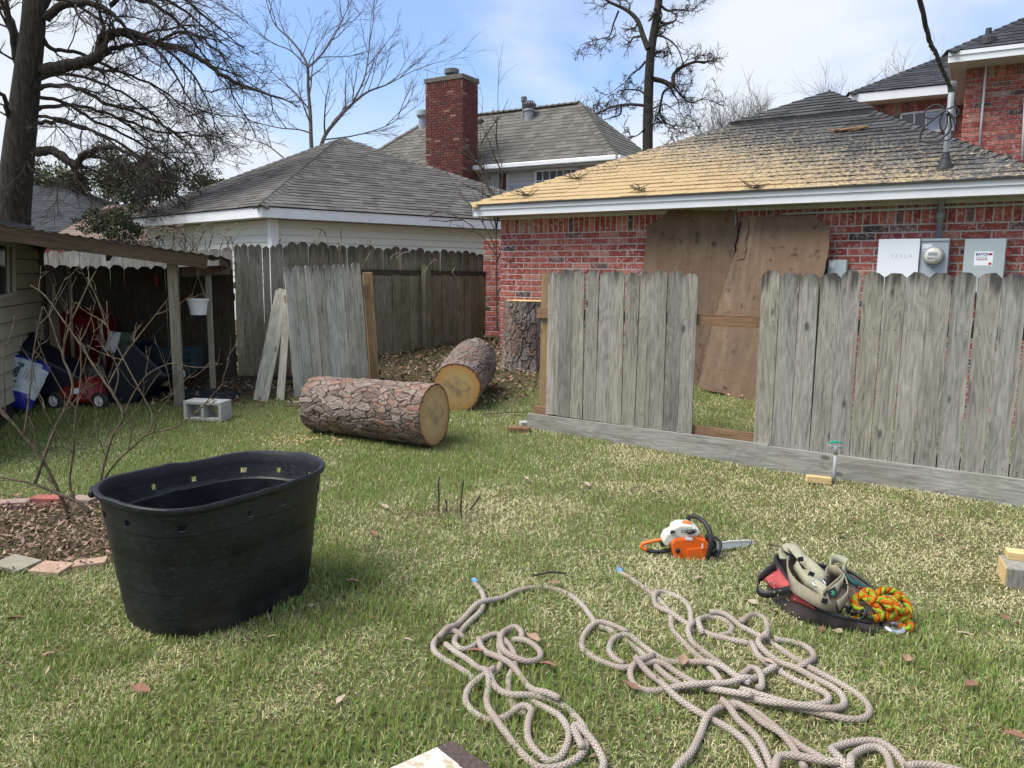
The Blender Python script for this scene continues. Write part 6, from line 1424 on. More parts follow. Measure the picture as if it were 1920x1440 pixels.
for j in range(n + 1):
    for i in range(n + 1):
        u, v_ = i / n, j / n; a_ = q(206 + 20 * u, 621 + 2 * u, 8.06); b2 = q(192 + 22 * u, 655 + 7 * u, 7.98); p = a_.lerp(b2, v_); p.y += .02 * math.sin(u * 7 + v_ * 3) + .012 * math.sin(u * 15) * v_; vs.append(p)
k.add(vs, [(j * (n + 1) + i, (j + 1) * (n + 1) + i, (j + 1) * (n + 1) + i + 1, j * (n + 1) + i + 1) for j in range(n) for i in range(n)]); o_ = k.build('white_cloth', 'cloth', None, smooth=True); o_.modifiers.new('thick', 'SOLIDIFY').thickness = .006; tag(o_, 'crumpled white cloth draped over the green chair', 'cloth')
# crate cart
ctc = atY(345, 672, 8.35); ct = thing('garden_cart', V(ctc.x, ctc.y, .24), 'teal lattice crate cart on white hubbed wheels behind the post', 'cart'); k = MB()
for i in range(6): k.box(ctc + V(-.12 + .05 * i, -.13, 0), (.012, .012, .22))
for z in (-.11, -.04, .03, .105): k.box(ctc + V(0, -.13, z), (.30, .016, .022 if abs(z) < .1 else .03))
k.box(ctc + V(0, .0, -.115), (.30, .28, .015)); k.box(ctc + V(-.148, 0, 0), (.014, .28, .24)); k.box(ctc + V(.148, 0, 0), (.014, .28, .24)); k.box(ctc + V(0, .14, 0), (.30, .014, .24)); k.build('crate', 'tealcart', ct)
wheel(ct, atY(341, 700, 8.15), .10, .05, (.2, 1, 0))
k = MB(); k.box(atY(307, 712, 8.05), (.085, .08, .12), Matrix.Rotation(.1, 3, 'Z')); tag(k.build('wood_block', 'greypost', None, bevel=.004), 'squared wood offcut standing in the shade behind the post', 'wood block')
k = MB(); n = 12; a0 = atY(270, 735, 7.9); vs = []
for j in range(n + 1):
    for i in range(n + 1): vs.append(V(a0.x + .9 * i / n, a0.y + .45 * j / n, float(gz(0, a0.y + .45 * j / n)) + .02 + .025 * (1 + math.sin(i * 1.3 + j * 2.1)) * math.sin(math.pi * min(1, i / n + .05)) * math.sin(math.pi * (j + .5) / (n + 1))))
k.add(vs, [(j * (n + 1) + i, j * (n + 1) + i + 1, (j + 1) * (n + 1) + i + 1, (j + 1) * (n + 1) + i) for j in range(n) for i in range(n)]); tag(k.build('folded_tarp', 'tarp', None, smooth=True), 'dark folded tarp on the ground under the lean-to', 'tarp')
k = MB(); k.tube([atY(140, 690, 8.5), atY(128, 500, 8.62)], .016, 8); tag(k.build('garden_pole', 'greypost', None, smooth=True), 'grey wooden pole leaning on the dark fence', 'pole')
k = MB(); k.box(atY(293, 525, 8.68), (.045, .03, .15)); tag(k.build('red_can', 'redpaint', None, bevel=.01), 'small red container hung on the dark fence', 'container')
k = MB(); c = G(18, 776); k.box(c + UP * .02, (.11, .09, .05), Matrix.Rotation(.3, 3, 'Z')); tag(k.build('paver_scrap', 'concrete', None, bevel=.006), 'small pale paver piece lying beside the peat bag', 'paver')

# ================================================================ rope on the lawn
def rope_mat(name, c_hi, c_lo, stain, f_len=62.0, cols=6.0, depth=.5):
    m, nt, b = M_new(name); t = nd(nt, 'ShaderNodeTexCoord'); sp = nd(nt, 'ShaderNodeSeparateXYZ'); nt.links.new(t.outputs['UV'], sp.inputs[0])
    tri = mth(nt, 'PINGPONG', mth(nt, 'MULTIPLY', sp.outputs[1], cols), 0.5)
    s = mth(nt, 'SINE', mth(nt, 'MULTIPLY', mth(nt, 'ADD', mth(nt, 'MULTIPLY', sp.outputs[0], f_len), mth(nt, 'MULTIPLY', tri, 1.6)), 6.283))
    g = nd(nt, 'ShaderNodeNewGeometry'); n = noise(nt, g.outputs['Position'], 4.5, 5); n2 = noise(nt, g.outputs['Position'], 300, 2)
    hi = mixc(nt, ramp(nt, n, [(.38, (0, 0, 0)), (.66, (1, 1, 1))]), c_hi, stain)
    c = mixc(nt, ramp(nt, s, [(0.0, (1, 1, 1)), (.45, (0, 0, 0))]), hi, c_lo); c = mixc(nt, mth(nt, 'MULTIPLY', n2, .25), c, (.2, .17, .15))
    nt.links.new(c, b.inputs['Base Color']); b.inputs['Roughness'].default_value = .9; b.inputs['Specular IOR Level'].default_value = .1
    bump(nt, b, s, depth, .004); return m
MAT['rope'] = rope_mat('cream_braided_rope', (.64, .57, .50), (.29, .24, .205), (.40, .31, .265)); MAT['blue_tip'] = simple('blue_whipping', (.16, .36, .58), (.10, .25, .45), 40, .6)
RUNS = [
 [(889, 1088), (897, 1097), (905, 1110), (907, 1122), (901, 1140), (880, 1160), (862, 1182), (852, 1200), (866, 1213), (886, 1207), (904, 1192), (931, 1182), (948, 1196), (962, 1218), (966, 1240), (955, 1262), (954, 1290), (962, 1318), (975, 1330), (992, 1334)],
 [(871, 1192), (848, 1184), (824, 1190), (812, 1207), (822, 1224), (850, 1239), (874, 1254), (894, 1268), (918, 1262), (935, 1250), (940, 1230), (936, 1204), (946, 1182), (964, 1170), (977, 1179), (979, 1196)],
 [(990, 1306), (1025, 1324), (1052, 1341), (1067, 1370), (1056, 1404), (1032, 1420), (1005, 1402), (990, 1378), (990, 1352), (996, 1334), (976, 1329), (950, 1341), (916, 1342), (887, 1327), (873, 1306), (879, 1286), (898, 1273), (914, 1266), (928, 1255)],
 [(835, 1202), (856, 1220), (883, 1236), (906, 1257), (917, 1277), (913, 1301), (916, 1327), (931, 1351), (953, 1375), (977, 1402), (1005, 1428), (1030, 1434), (1062, 1428), (1091, 1409), (1101, 1378), (1090, 1348), (1062, 1321), (1030, 1309), (992, 1307), (957, 1306), (932, 1291), (918, 1270), (905, 1250)],
 [(1092, 1408), (1075, 1365), (1090, 1372), (1112, 1392), (1128, 1412), (1132, 1428), (1118, 1444), (1080, 1452)],
 [(962, 1194), (990, 1202), (1012, 1217), (1010, 1232), (985, 1240), (958, 1234), (942, 1221), (938, 1206)],
 [(898, 1200), (904, 1215), (926, 1231), (953, 1246), (977, 1265), (992, 1285), (1007, 1303), (1030, 1310), (1050, 1316)],
 [(823, 1200), (838, 1186), (850, 1180), (866, 1158), (889, 1135), (916, 1126), (941, 1117), (971, 1104), (1007, 1097), (1040, 1099), (1067, 1109), (1090, 1129), (1108, 1152), (1120, 1168), (1145, 1176), (1168, 1191), (1192, 1210), (1216, 1232), (1250, 1262), (1290, 1285)],
 [(1160, 1068), (1180, 1080), (1203, 1095), (1226, 1110), (1250, 1135), (1258, 1156), (1262, 1178), (1290, 1206), (1318, 1232), (1345, 1262), (1352, 1276)],
 [(1296, 1182), (1296, 1158), (1294, 1139), (1282, 1120), (1258, 1109), (1236, 1108), (1226, 1119), (1232, 1136), (1254, 1150), (1290, 1165), (1331, 1184), (1369, 1195), (1408, 1203)],
 [(1300, 1170), (1290, 1182), (1298, 1200), (1325, 1220), (1352, 1238), (1380, 1264), (1395, 1280)],
 [(1318, 1184), (1309, 1168), (1326, 1153), (1354, 1157), (1371, 1169), (1368, 1181), (1345, 1185)],
 [(1330, 1152), (1356, 1154), (1388, 1171), (1426, 1187), (1464, 1210), (1500, 1236), (1538, 1258), (1583, 1280), (1615, 1300), (1631, 1322), (1622, 1338), (1592, 1342), (1556, 1336), (1520, 1328), (1470, 1318)],
 [(1391, 1172), (1402, 1153), (1421, 1148), (1437, 1161), (1438, 1184), (1426, 1200)],
 [(1452, 1200), (1490, 1201), (1518, 1213), (1526, 1229), (1512, 1244), (1490, 1246)],
 [(1408, 1198), (1415, 1215), (1424, 1228), (1448, 1245), (1485, 1266), (1520, 1280), (1548, 1292), (1554, 1305), (1536, 1315), (1500, 1317), (1456, 1308), (1412, 1293), (1385, 1284)],
 [(1440, 1198), (1426, 1202), (1422, 1212), (1442, 1228), (1478, 1245), (1523, 1262), (1560, 1281), (1581, 1301), (1580, 1321), (1552, 1332), (1502, 1328), (1456, 1319), (1412, 1305), (1366, 1297)],
 [(1178, 1180), (1152, 1172), (1122, 1168), (1098, 1182), (1091, 1202), (1102, 1218), (1132, 1236), (1165, 1248), (1200, 1246), (1236, 1243), (1274, 1258), (1310, 1277), (1344, 1290), (1376, 1301), (1410, 1308)],
 [(1170, 1240), (1150, 1228), (1142, 1212), (1152, 1196), (1178, 1191), (1205, 1205), (1240, 1228), (1262, 1236), (1306, 1240), (1350, 1251), (1378, 1270), (1412, 1288)],
 [(1200, 1232), (1225, 1237), (1190, 1250), (1182, 1262), (1192, 1280), (1218, 1288), (1256, 1286), (1312, 1286), (1370, 1282), (1412, 1278), (1418, 1265), (1432, 1258), (1460, 1252)],
 [(1392, 1268), (1398, 1258), (1412, 1252), (1425, 1268), (1428, 1290), (1416, 1296)],
 [(1190, 1248), (1230, 1272), (1253, 1293), (1294, 1318), (1328, 1337), (1364, 1356), (1395, 1380), (1415, 1410), (1430, 1440), (1440, 1470)],
 [(1255, 1460), (1268, 1434), (1294, 1408), (1311, 1375), (1324, 1346), (1350, 1323), (1377, 1319), (1410, 1327), (1445, 1350), (1478, 1376), (1520, 1401), (1561, 1424), (1600, 1450)],
 [(1350, 1318), (1363, 1324), (1388, 1349), (1414, 1371), (1432, 1397), (1447, 1431), (1455, 1460)],
 [(1370, 1312), (1400, 1330), (1440, 1358), (1480, 1388), (1498, 1412), (1510, 1432)],
 [(1450, 1460), (1457, 1424), (1470, 1417), (1500, 1420), (1540, 1428), (1590, 1434)],
 [(1600, 1460), (1572, 1428), (1559, 1405), (1572, 1394), (1608, 1384), (1644, 1382), (1672, 1396), (1695, 1424), (1708, 1450)],
 [(1592, 1455), (1598, 1418), (1618, 1399), (1646, 1395), (1664, 1409), (1672, 1436), (1678, 1460)],
 [(1700, 1440), (1730, 1432), (1770, 1434), (1820, 1446)]]
rope = thing('braided_rope', G(1250, 1250), 'long tangled cream braided rope lying in loops on the lawn', 'rope')
RR0 = .0125; done = np.zeros((0, 3)); kb = MB()
for run in RUNS:
    P = spline([atZ(x, y, .03) for x, y in run], 7); Q = [P[0]]
    for p in P[1:]:
        if (p - Q[-1]).length > .012: Q.append(p)
    xy = np.array([[p.x, p.y] for p in Q]); z = np.full(len(Q), .017) + .004 * np.sin(np.arange(len(Q)) * .21)
    if len(done):
        for i in range(len(Q)):
            d = np.hypot(done[:, 0] - xy[i, 0], done[:, 1] - xy[i, 1]); c_ = done[d < .022]
            if len(c_): z[i] = max(z[i], min(c_[:, 2].max() + .021, .085))
    for it in range(14): z[1:-1] = np.maximum(z[1:-1] * .6, 0) + .4 * (z[:-2] + z[2:]) / 2 if it > 3 else np.maximum(z[1:-1], (z[:-2] + z[2:]) / 2)
    done = np.vstack([done, np.column_stack([xy, z])])
    kb.tube([V(x, y, h) for (x, y), h in zip(xy, z)], RR0, 10, uv=True)
kb.build('cord', 'rope', rope, smooth=True)
for (a_, b_) in (((889, 1088), (893, 1092)), ((1160, 1068), (1166, 1072))):
    k = MB(); p, q = atZ(*a_, .024), atZ(*b_, .026); k.tube([p + (p - q) * .2, q], RR0 * 1.06, 10); k.build('whipping', 'blue_tip', rope, smooth=True)

# ================================================================ chainsaw
MAT['sorange'] = simple('orange_housing', (.80, .145, .012), (.70, .11, .01), 8, .38); MAT['scream'] = simple('cream_cover', (.66, .64, .56), (.55, .53, .46), 8, .45); MAT['sblack'] = simple('black_nylon', (.022, .022, .024), (.014, .014, .016), 20, .5)
MAT['steel'] = simple('bar_steel', (.80, .81, .83), (.62, .63, .65), 26, .4, metal=.15, stretch=(1, 1, 5))
SYc = 3.96; sq = lambda px, py, dy=0.0: atY(px, py, SYc + dy)
saw = thing('chainsaw', G(1285, 1046), 'orange and white chainsaw lying on the grass', 'chainsaw')
def sprism(name, pts, y0, y1, mat, bev=.006, parent=saw):
    # side profile at one depth, given real thickness along y
    k = MB(); P = [sq(*p) for p in pts]; k.prism([p + V(0, y0, 0) for p in P], V(0, y1 - y0, 0)); return k.build(name, mat, parent, bevel=bev)
tank = sprism('tank_housing', [(1254, 1012), (1262, 1004), (1300, 1000), (1318, 1006), (1326, 1014), (1326, 1041), (1302, 1049), (1282, 1049), (1262, 1042), (1258, 1030)], -.055, .055, 'sorange', .012)
sprism('step', [(1283, 1022), (1322, 1018), (1324, 1040), (1300, 1047), (1284, 1048)], -.062, -.055, 'sorange', .004)
sprism('rear_cover', [(1240, 1010), (1247, 997), (1258, 992), (1272, 995), (1275, 1003), (1256, 1013), (1250, 1021), (1243, 1018)], -.04, .05, 'scream', .010)
top = sprism('top_cover', [(1258, 996), (1260, 985), (1272, 980), (1292, 980), (1306, 987), (1312, 995), (1302, 1003), (1276, 1005), (1262, 1002)], -.045, .06, 'scream', .010)
k = MB()
for i in range(6):
    for j in range(2): p = sq(1279 + i * 5, 994.5 - i * .3 + j * 3.2, -.0462); k.box(p, (.006, .004, .005))
k.build('cooling_slots', 'sblack', top)
k = MB(); k.lathe([(.026, -.004), (.026, .006), (.02, .010), (0, .011)], sq(1288, 982, .0) + UP * .002, 20, Matrix.Rotation(.25, 3, 'Y')); k.build('filter_cap', 'sorange', top, smooth=True)
k = MB(); k.tube([sq(1287, 997, -.055), sq(1294, 999, -.062), sq(1302, 997, -.055)], [.008, .011, .008], 8); k.build('pull_handle', 'sblack', saw, smooth=True)
k = MB(); k.tube([sq(1257, 997, -.046), sq(1265, 997, -.05)], .008, 8); k.tube([sq(1259, 998, -.048), sq(1258, 1001, -.05)], .006, 6); k.build('cover_knob', 'sblack', saw, smooth=True)
k = MB(); p = sq(1271, 1033, -.063); k.lathe([(.013, 0), (.013, .012), (.008, .014)], p + V(0, .01, 0), 14, Matrix.Rotation(math.pi / 2, 3, 'X')); k.build('filler_cap', 'sblack', saw, smooth=True)
k = MB(); k.box(sq(1292, 1010, -.057), (.036, .004, .016), Matrix.Rotation(.08, 3, 'Y')); k.build('decal', 'sticker', tank)
k = MB(); k.box(sq(1317, 1024, -.064), (.007, .004, .026)); k.build('decal_mark', 'sticker', tank)
k = MB(); k.tube(spline([sq(1248, 1012, 0), sq(1232, 1013, .01), sq(1214, 1017, .02), sq(1204, 1021, .02), sq(1205, 1028, .015), sq(1214, 1031, .01)], 4), .0095, 8); k.build('rear_handle', 'sorange', saw, smooth=True)
k = MB(); k.tube(spline([sq(1212, 1031, .01), sq(1225, 1034, 0), sq(1240, 1034, -.005), sq(1257, 1031, -.01)], 4), [.011] * 13, 10); k.build('rear_grip', 'sblack', saw, smooth=True)
k = MB(); k.box(sq(1242, 1018, .0), (.022, .05, .028)); k.build('trigger_guard', 'sblack', saw, bevel=.004)
k = MB(); k.tube(spline([sq(1289, 985, .07), sq(1290, 974, .075), sq(1295, 968, .07), sq(1310, 971, .03), sq(1322, 981, -.02), sq(1331, 997, -.06), sq(1333, 1015, -.085), sq(1329, 1036, -.09), sq(1326, 1051, -.08)], 5), .0125, 10); k.build('front_handle', 'sblack', saw, smooth=True)
k = MB(); k.tube(spline([sq(1334, 1006, .06), sq(1344, 1009, .03), sq(1351, 1018, -.01), sq(1350, 1030, -.04), sq(1345, 1042, -.06), sq(1343, 1051, -.06)], 5), .008, 8); k.tube(spline([sq(1337, 1035, -.05), sq(1342, 1031, -.05), sq(1347, 1037, -.055)], 4), .007, 8); k.build('hand_guard', 'sblack', saw, smooth=True)
sprism('clutch_cover', [(1326, 1006), (1338, 1008), (1342, 1016), (1341, 1038), (1330, 1042), (1326, 1036)], -.03, .05, 'sblack', .006)
k = MB(); P = [sq(1338, 1020, .03), sq(1370, 1015, .10), sq(1396, 1013, .17), sq(1408, 1014, .20), sq(1411, 1018, .21), sq(1404, 1022, .19), sq(1370, 1026, .10), sq(1338, 1031, .03)]; k.prism(P, V(-.004, .008, 0)); bar = k.build('guide_bar', 'steel', saw)
k = MB(); edge = [sq(1338, 1031, .026), sq(1370, 1026.6, .096), sq(1404, 1022.6, .186), sq(1411.5, 1018, .206), sq(1408, 1013.5, .196), sq(1370, 1014.6, .096), sq(1338, 1019.5, .026)]
pp_ = spline(edge, 9)
for i in range(0, len(pp_) - 1): k.beam(pp_[i].lerp(pp_[i + 1], .1), pp_[i].lerp(pp_[i + 1], .75), .007, .006)
k.build('chain', 'steel', bar)

# ================================================================ tool bag, straps, bright rope
MAT['bagbrown'] = simple('brown_leather', (.060, .045, .043), (.033, .026, .026), 12, .6, .35); MAT['bagred'] = simple('red_fabric', (.42, .075, .075), (.32, .05, .052), 30, .8, .3); MAT['olive_web'] = simple('olive_webbing', (.27, .235, .165), (.185, .16, .11), 30, .9, .4); MAT['sage_web'] = simple('sage_webbing', (.345, .335, .235), (.255, .245, .17), 30, .9, .4); MAT['teal_web'] = simple('teal_strap', (.02, .10, .095), (.012, .06, .06), 30, .8)
MAT['greenmark'] = simple('green_mark', (.06, .42, .18), (.05, .35, .15), 3, .6); MAT['brass'] = simple('copper_clip', (.42, .21, .12), (.3, .15, .09), 20, .4, metal=.6); MAT['chrome'] = simple('polished_steel', (.68, .70, .73), (.6, .62, .65), 8, .18, metal=.9)
MAT['freshdust'] = simple('pale_sawdust', (.62, .52, .38), (.5, .4, .28), 30, .9)
bag = thing('tool_bag', G(1545, 1165), 'open brown and red tool bag stuffed with straps on the lawn', 'bag')
rim = [(1454, 1045, .165), (1475, 1036, .185), (1500, 1046, .18), (1540, 1060, .16), (1590, 1070, .135), (1637, 1103, .095), (1652, 1138, .065), (1640, 1166, .05), (1596, 1160, .075), (1560, 1152, .09), (1527, 1138, .105), (1492, 1104, .13), (1468, 1072, .15)]
base_ = [(1438, 1098), (1462, 1076), (1500, 1080), (1545, 1090), (1590, 1100), (1640, 1128), (1662, 1158), (1650, 1186), (1600, 1187), (1560, 1182), (1520, 1174), (1482, 1160), (1452, 1132)]
def cl(pts, n=4):
    P = [Vector(p) for p in pts]; N_ = len(P); o_ = []
    for i in range(N_):
        a, b_, c, d = P[i - 1], P[i], P[(i + 1) % N_], P[(i + 2) % N_]
        for k_ in range(n): t = k_ / n; o_.append(.5 * ((2 * b_) + (c - a) * t + (2 * a - 5 * b_ + 4 * c - d) * t * t + (3 * b_ - a - 3 * c + d) * t ** 3))
    return o_
R1 = cl([atZ(*p) for p in rim]); R0_ = cl([atZ(x, y, .0) for x, y in base_]); cen = sum(R0_, V(0, 0, 0)) / len(R0_); nb = len(R1)
def blend(t, bulge): 
    o_ = []
    for i, (a, b_) in enumerate(zip(R0_, R1)):
        p = a.lerp(b_, t); d = (p - cen); d.z = 0
        if d.length > 0: d.normalize()
        o_.append(p + d * bulge * (1 + .35 * math.sin(i * 1.1)) + UP * .004 * math.sin(i * 2.3))
    return o_
rr_ = [blend(0, 0), blend(.12, .012), blend(.35, .022), blend(.6, .014), blend(.85, .006), blend(1, 0), [p - (p - cen).normalized() * .012 - UP * .012 for p in blend(1, 0)], [p.lerp(cen, .35) for p in blend(.4, 0)], [p.lerp(cen, .8) for p in blend(.2, 0)]]
k = MB()
for g in rr_: k.v += [tuple(p) for p in g]
for j in range(len(rr_) - 1):
    for i in range(nb): k.f.append((j * nb + i, j * nb + (i + 1) % nb, (j + 1) * nb + (i + 1) % nb, (j + 1) * nb + i)); k.c.append(None); k.mi.append(0)
k.build('shell', 'bagbrown', bag, smooth=True)
k = MB(); k.tube(R1 + [R1[0]], .0075, 6, cap=False); k.build('rim_piping', 'sblack', bag, smooth=True)
def patch(name, pts, mat, parent=bag, th=.004, n=8):
    """quad patch, corners given in order as (px, py, z); bulges a little"""
    a, b_, c, d = [atZ(*p) for p in pts]; k = MB(); vs = []
    for j in range(n + 1):
        for i in range(n + 1):
            u, v_ = i / n, j / n; p = a.lerp(b_, u).lerp(d.lerp(c, u), v_); p += V(-.15, -.8, .5) * (.022 * math.sin(math.pi * u) * math.sin(math.pi * v_) + .003 * math.sin(u * 9 + v_ * 5)); vs.append(p)
    k.add(vs, [(j * (n + 1) + i, (j + 1) * (n + 1) + i, (j + 1) * (n + 1) + i + 1, j * (n + 1) + i + 1) for j in range(n) for i in range(n)]); o_ = k.build(name, mat, parent, smooth=True); o_.modifiers.new('t', 'SOLIDIFY').thickness = th; return o_
patch('red_pocket', [(1428, 1080, .125), (1460, 1064, .155), (1490, 1106, .14), (1446, 1104, .085)], 'bagred'); patch('red_side', [(1484, 1104, .145), (1492, 1106, .145), (1528, 1143, .108), (1480, 1126, .075)], 'bagred')
def ribbon(name, path, wv_, mat, parent=bag, n=5, th=.005, close=False):
    P = spline([atZ(*p) for p in path], n); k = MB(); w0 = Vector(wv_); vs = []
    for i, p in enumerate(P):
        t = (P[min(i + 1, len(P) - 1)] - P[max(i - 1, 0)]).normalized(); w_ = (w0 - t * t.dot(w0)); w_ = w_.normalized() * w0.length; tw = .25 * math.sin(i * .35); w_ = Matrix.Rotation(tw, 3, t) @ w_
        vs += [p - w_ / 2, p + w_ * 0.0 + t.cross(w_).normalized() * .003, p + w_ / 2]
    k.add(vs, [f for i in range(len(P) - 1) for f in ((3 * i, 3 * i + 1, 3 * i + 4, 3 * i + 3), (3 * i + 1, 3 * i + 2, 3 * i + 5, 3 * i + 4))]); o_ = k.build(name, mat, parent, smooth=True); o_.modifiers.new('t', 'SOLIDIFY').thickness = th; return o_
ribbon('carry_strap', [(1456, 1062, .17), (1438, 1072, .15), (1424, 1090, .11), (1424, 1108, .08), (1438, 1114, .075), (1460, 1110, .10), (1486, 1104, .15)], (0, .004, .03), 'sblack')
har = thing('climbing_harness', G(1530, 1140), 'bundle of olive and sage webbing straps stuffed in the tool bag', 'harness')
ribbon('strap', [(1472, 1048, .19), (1470, 1034, .215), (1486, 1026, .23), (1498, 1040, .22), (1512, 1054, .205), (1530, 1070, .19), (1548, 1084, .17)], (.035, .03, .02), 'sage_web', har)
ribbon('strap', [(1478, 1052, .20), (1480, 1075, .19), (1490, 1098, .175), (1515, 1116, .16), (1545, 1132, .14), (1570, 1136, .12)], (.01, .02, .045), 'olive_web', har)
ribbon('strap', [(1492, 1060, .20), (1510, 1085, .185), (1535, 1100, .175), (1552, 1116, .16), (1572, 1100, .165), (1582, 1084, .17)], (.012, .03, .035), 'sage_web', har)
ribbon('strap', [(1570, 1136, .13), (1586, 1118, .145), (1585, 1092, .165), (1572, 1074, .175), (1556, 1070, .175), (1550, 1092, .165)], (.0, .012, .045), 'olive_web', har)
ribbon('strap', [(1542, 1112, .175), (1562, 1094, .185), (1578, 1080, .185)], (.012, .014, .012), 'olive_web', har)
ribbon('strap', [(1556, 1064, .155), (1558, 1050, .17), (1574, 1048, .17), (1588, 1056, .16), (1584, 1072, .14)], (0, .02, .032), 'sage_web', har)
ribbon('strap', [(1500, 1075, .19), (1520, 1080, .185), (1545, 1086, .178)], (.0, .03, .03), 'sage_web', har)
k = MB(); c_ = atZ(1536, 1094, .185); k.tube([c_ + V(.026 * math.cos(t), .02 * math.sin(t), .012 * math.sin(t)) for t in np.linspace(0, 6.283, 25)], .0032, 7, cap=False); k.build('ring', 'chrome', har, smooth=True)
pc = atZ(1557, 1112, .178); pxd, pyd = V(.8, .45, .2).normalized(), V(-.25, .3, .85).normalized(); k = MB(); pnn = pxd.cross(pyd).normalized(); pyd = pnn.cross(pxd); k.box(pc - pnn * -.012, (.05, .036, .004), Matrix((pxd, pyd, pnn)).transposed()); pt2 = k.build('label_patch', 'sblack', har)
k = MB()
for a_ in (0, 1.05, 2.1): k.box(pc + pnn * .0152, (.022, .0035, .002), Matrix((pxd, pyd, pnn)).transposed() @ Matrix.Rotation(a_, 3, 'Z'))
k.build('green_mark', 'greenmark', pt2)
for (x, y, z) in ((1500, 1050, .22), (1545, 1128, .152), (1583, 1100, .168), (1520, 1078, .205)):
    k = MB(); k.box(atZ(x, y, z) + V(0, -.006, .006), (.026, .006, .022), Matrix.Rotation(random.uniform(-.6, .6), 3, 'Y')); k.build('buckle', 'sblack', har, bevel=.002)
k = MB()
for i in range(70):
    x, y = random.choice([(1445, 1092), (1470, 1105), (1500, 1125), (1490, 1145), (1530, 1160), (1520, 1110), (1560, 1120)]); p = atZ(x + random.gauss(0, 16), y + random.gauss(0, 11), .15 - .0018 * max(0, y - 1085)); k.box(p, (.004, .004, .003), Matrix.Rotation(random.uniform(0, 3), 3, 'Z'))
tag(k.build('sawdust_flecks', 'freshdust', bag), kind='stuff')
ribbon('teal_sling', [(1588, 1080, .15), (1600, 1092, .14), (1615, 1100, .12), (1630, 1112, .10)], (.0, .015, .02), 'teal_web', bag)
k = MB(); k.tube(spline([atZ(1596, 1128, .11), atZ(1590, 1112, .13), atZ(1598, 1104, .135), atZ(1604, 1118, .12), atZ(1600, 1136, .10)], 5), .0045, 7); tag(k.build('copper_carabiner', 'brass', None, smooth=True), 'copper coloured carabiner hanging inside the open tool bag', 'carabiner')
k = MB(); k.tube([atZ(1604, 1098, .125), atZ(1620, 1106, .115)], .007, 8); tag(k.build('red_tool', 'redpaint', None, smooth=True), 'small red handled tool at the tool bag mouth', 'tool')
k = MB(); 
for i in range(9): k.tube(spline([atZ(1530 + i * 11 + random.uniform(-5, 5), 1135 + i * 3 + random.uniform(-12, 6), .07), atZ(1540 + i * 11 + random.uniform(-8, 8), 1125 + i * 4 + random.uniform(-14, 6), .10), atZ(1548 + i * 11 + random.uniform(-5, 5), 1138 + i * 3, .07)], 4), .007, 6)
tag(k.build('dark_gear', 'sblack', None, smooth=True), 'jumble of dark cords and clips inside the tool bag', 'gear')
def twist_mat():
    m, nt, b = M_new('orange_green_rope'); t = nd(nt, 'ShaderNodeTexCoord'); sp = nd(nt, 'ShaderNodeSeparateXYZ'); nt.links.new(t.outputs['UV'], sp.inputs[0])
    ph = mth(nt, 'ADD', mth(nt, 'MULTIPLY', sp.outputs[0], 17.0), mth(nt, 'MULTIPLY', sp.outputs[1], 2.0)); s = mth(nt, 'FRACT', mth(nt, 'ADD', ph, mth(nt, 'MULTIPLY', noise(nt, None, 90, 3), .18)))
    c = ramp(nt, s, [(0, (.80, .16, .015)), (.5, (.42, .60, .05)), (.97, (.80, .16, .015))], 'CONSTANT'); fz = noise(nt, None, 260, 3, .7); c = mixc(nt, mth(nt, 'MULTIPLY', fz, .35), c, (.35, .22, .04))
    nt.links.new(c, b.inputs['Base Color']); b.inputs['Roughness'].default_value = .95; b.inputs['Specular IOR Level'].default_value = .05; bump(nt, b, mth(nt, 'ADD', fz, mth(nt, 'SINE', mth(nt, 'MULTIPLY', ph, 12.56))), .9, .008); return m
MAT['bright'] = twist_mat(); br = thing('bright_rope', G(1650, 1170), 'knotted fuzzy orange and lime rope spilling from the tool bag', 'rope'); k = MB()
for run in ([(1594, 1163, .045), (1608, 1160, .06), (1617, 1148, .08), (1606, 1138, .10), (1602, 1124, .115), (1616, 1117, .125), (1632, 1128, .12), (1646, 1142, .10), (1652, 1154, .08), (1640, 1160, .06), (1628, 1150, .07)], [(1616, 1122, .12), (1622, 1110, .135), (1634, 1110, .135), (1640, 1126, .12), (1660, 1124, .125), (1674, 1134, .11), (1676, 1150, .085), (1660, 1158, .07)], [(1640, 1118, .12), (1652, 1108, .135), (1664, 1108, .13), (1680, 1112, .12), (1694, 1124, .10), (1704, 1142, .075), (1698, 1158, .055), (1676, 1158, .06), (1656, 1150, .08)], [(1650, 1160, .05), (1672, 1160, .05), (1692, 1162, .045), (1708, 1172, .03), (1702, 1180, .025), (1684, 1174, .03)], [(1630, 1128, .125), (1648, 1124, .135), (1664, 1132, .13), (1670, 1144, .11)], [(1690, 1118, .10), (1676, 1126, .12), (1684, 1142, .10), (1700, 1150, .07)]): 
    P = spline([atZ(*p) for p in run], 6); k.tube([p + V(random.gauss(0, .0012), 0, random.gauss(0, .0012)) for p in P], [.0165 * (1 + .03 * math.sin(i * 1.9)) for i in range(len(P))], 12, uv=True)
k.build('cord', 'bright', br, smooth=True)
tc2 = G(1674, 1186); th_ = thing('steel_thimble', tc2, 'round polished steel ring lying at the end of the bright rope', 'ring'); k = MB(); Rt = Matrix.Rotation(.32, 3, 'X')
k.lathe([(.018, .012), (.024, .020), (.036, .024), (.046, .018), (.050, .008), (.046, -.002), (.03, -.006), (.02, .0), (.018, .012)], tc2 + UP * .018, 30, Rt); k.build('rim', 'chrome', th_, smooth=True)
k = MB(); k.lathe([(.046, -.016), (.048, -.004), (.044, .002)], tc2 + UP * .018, 24, Rt); k.build('rope_band', 'bright', th_, smooth=True)

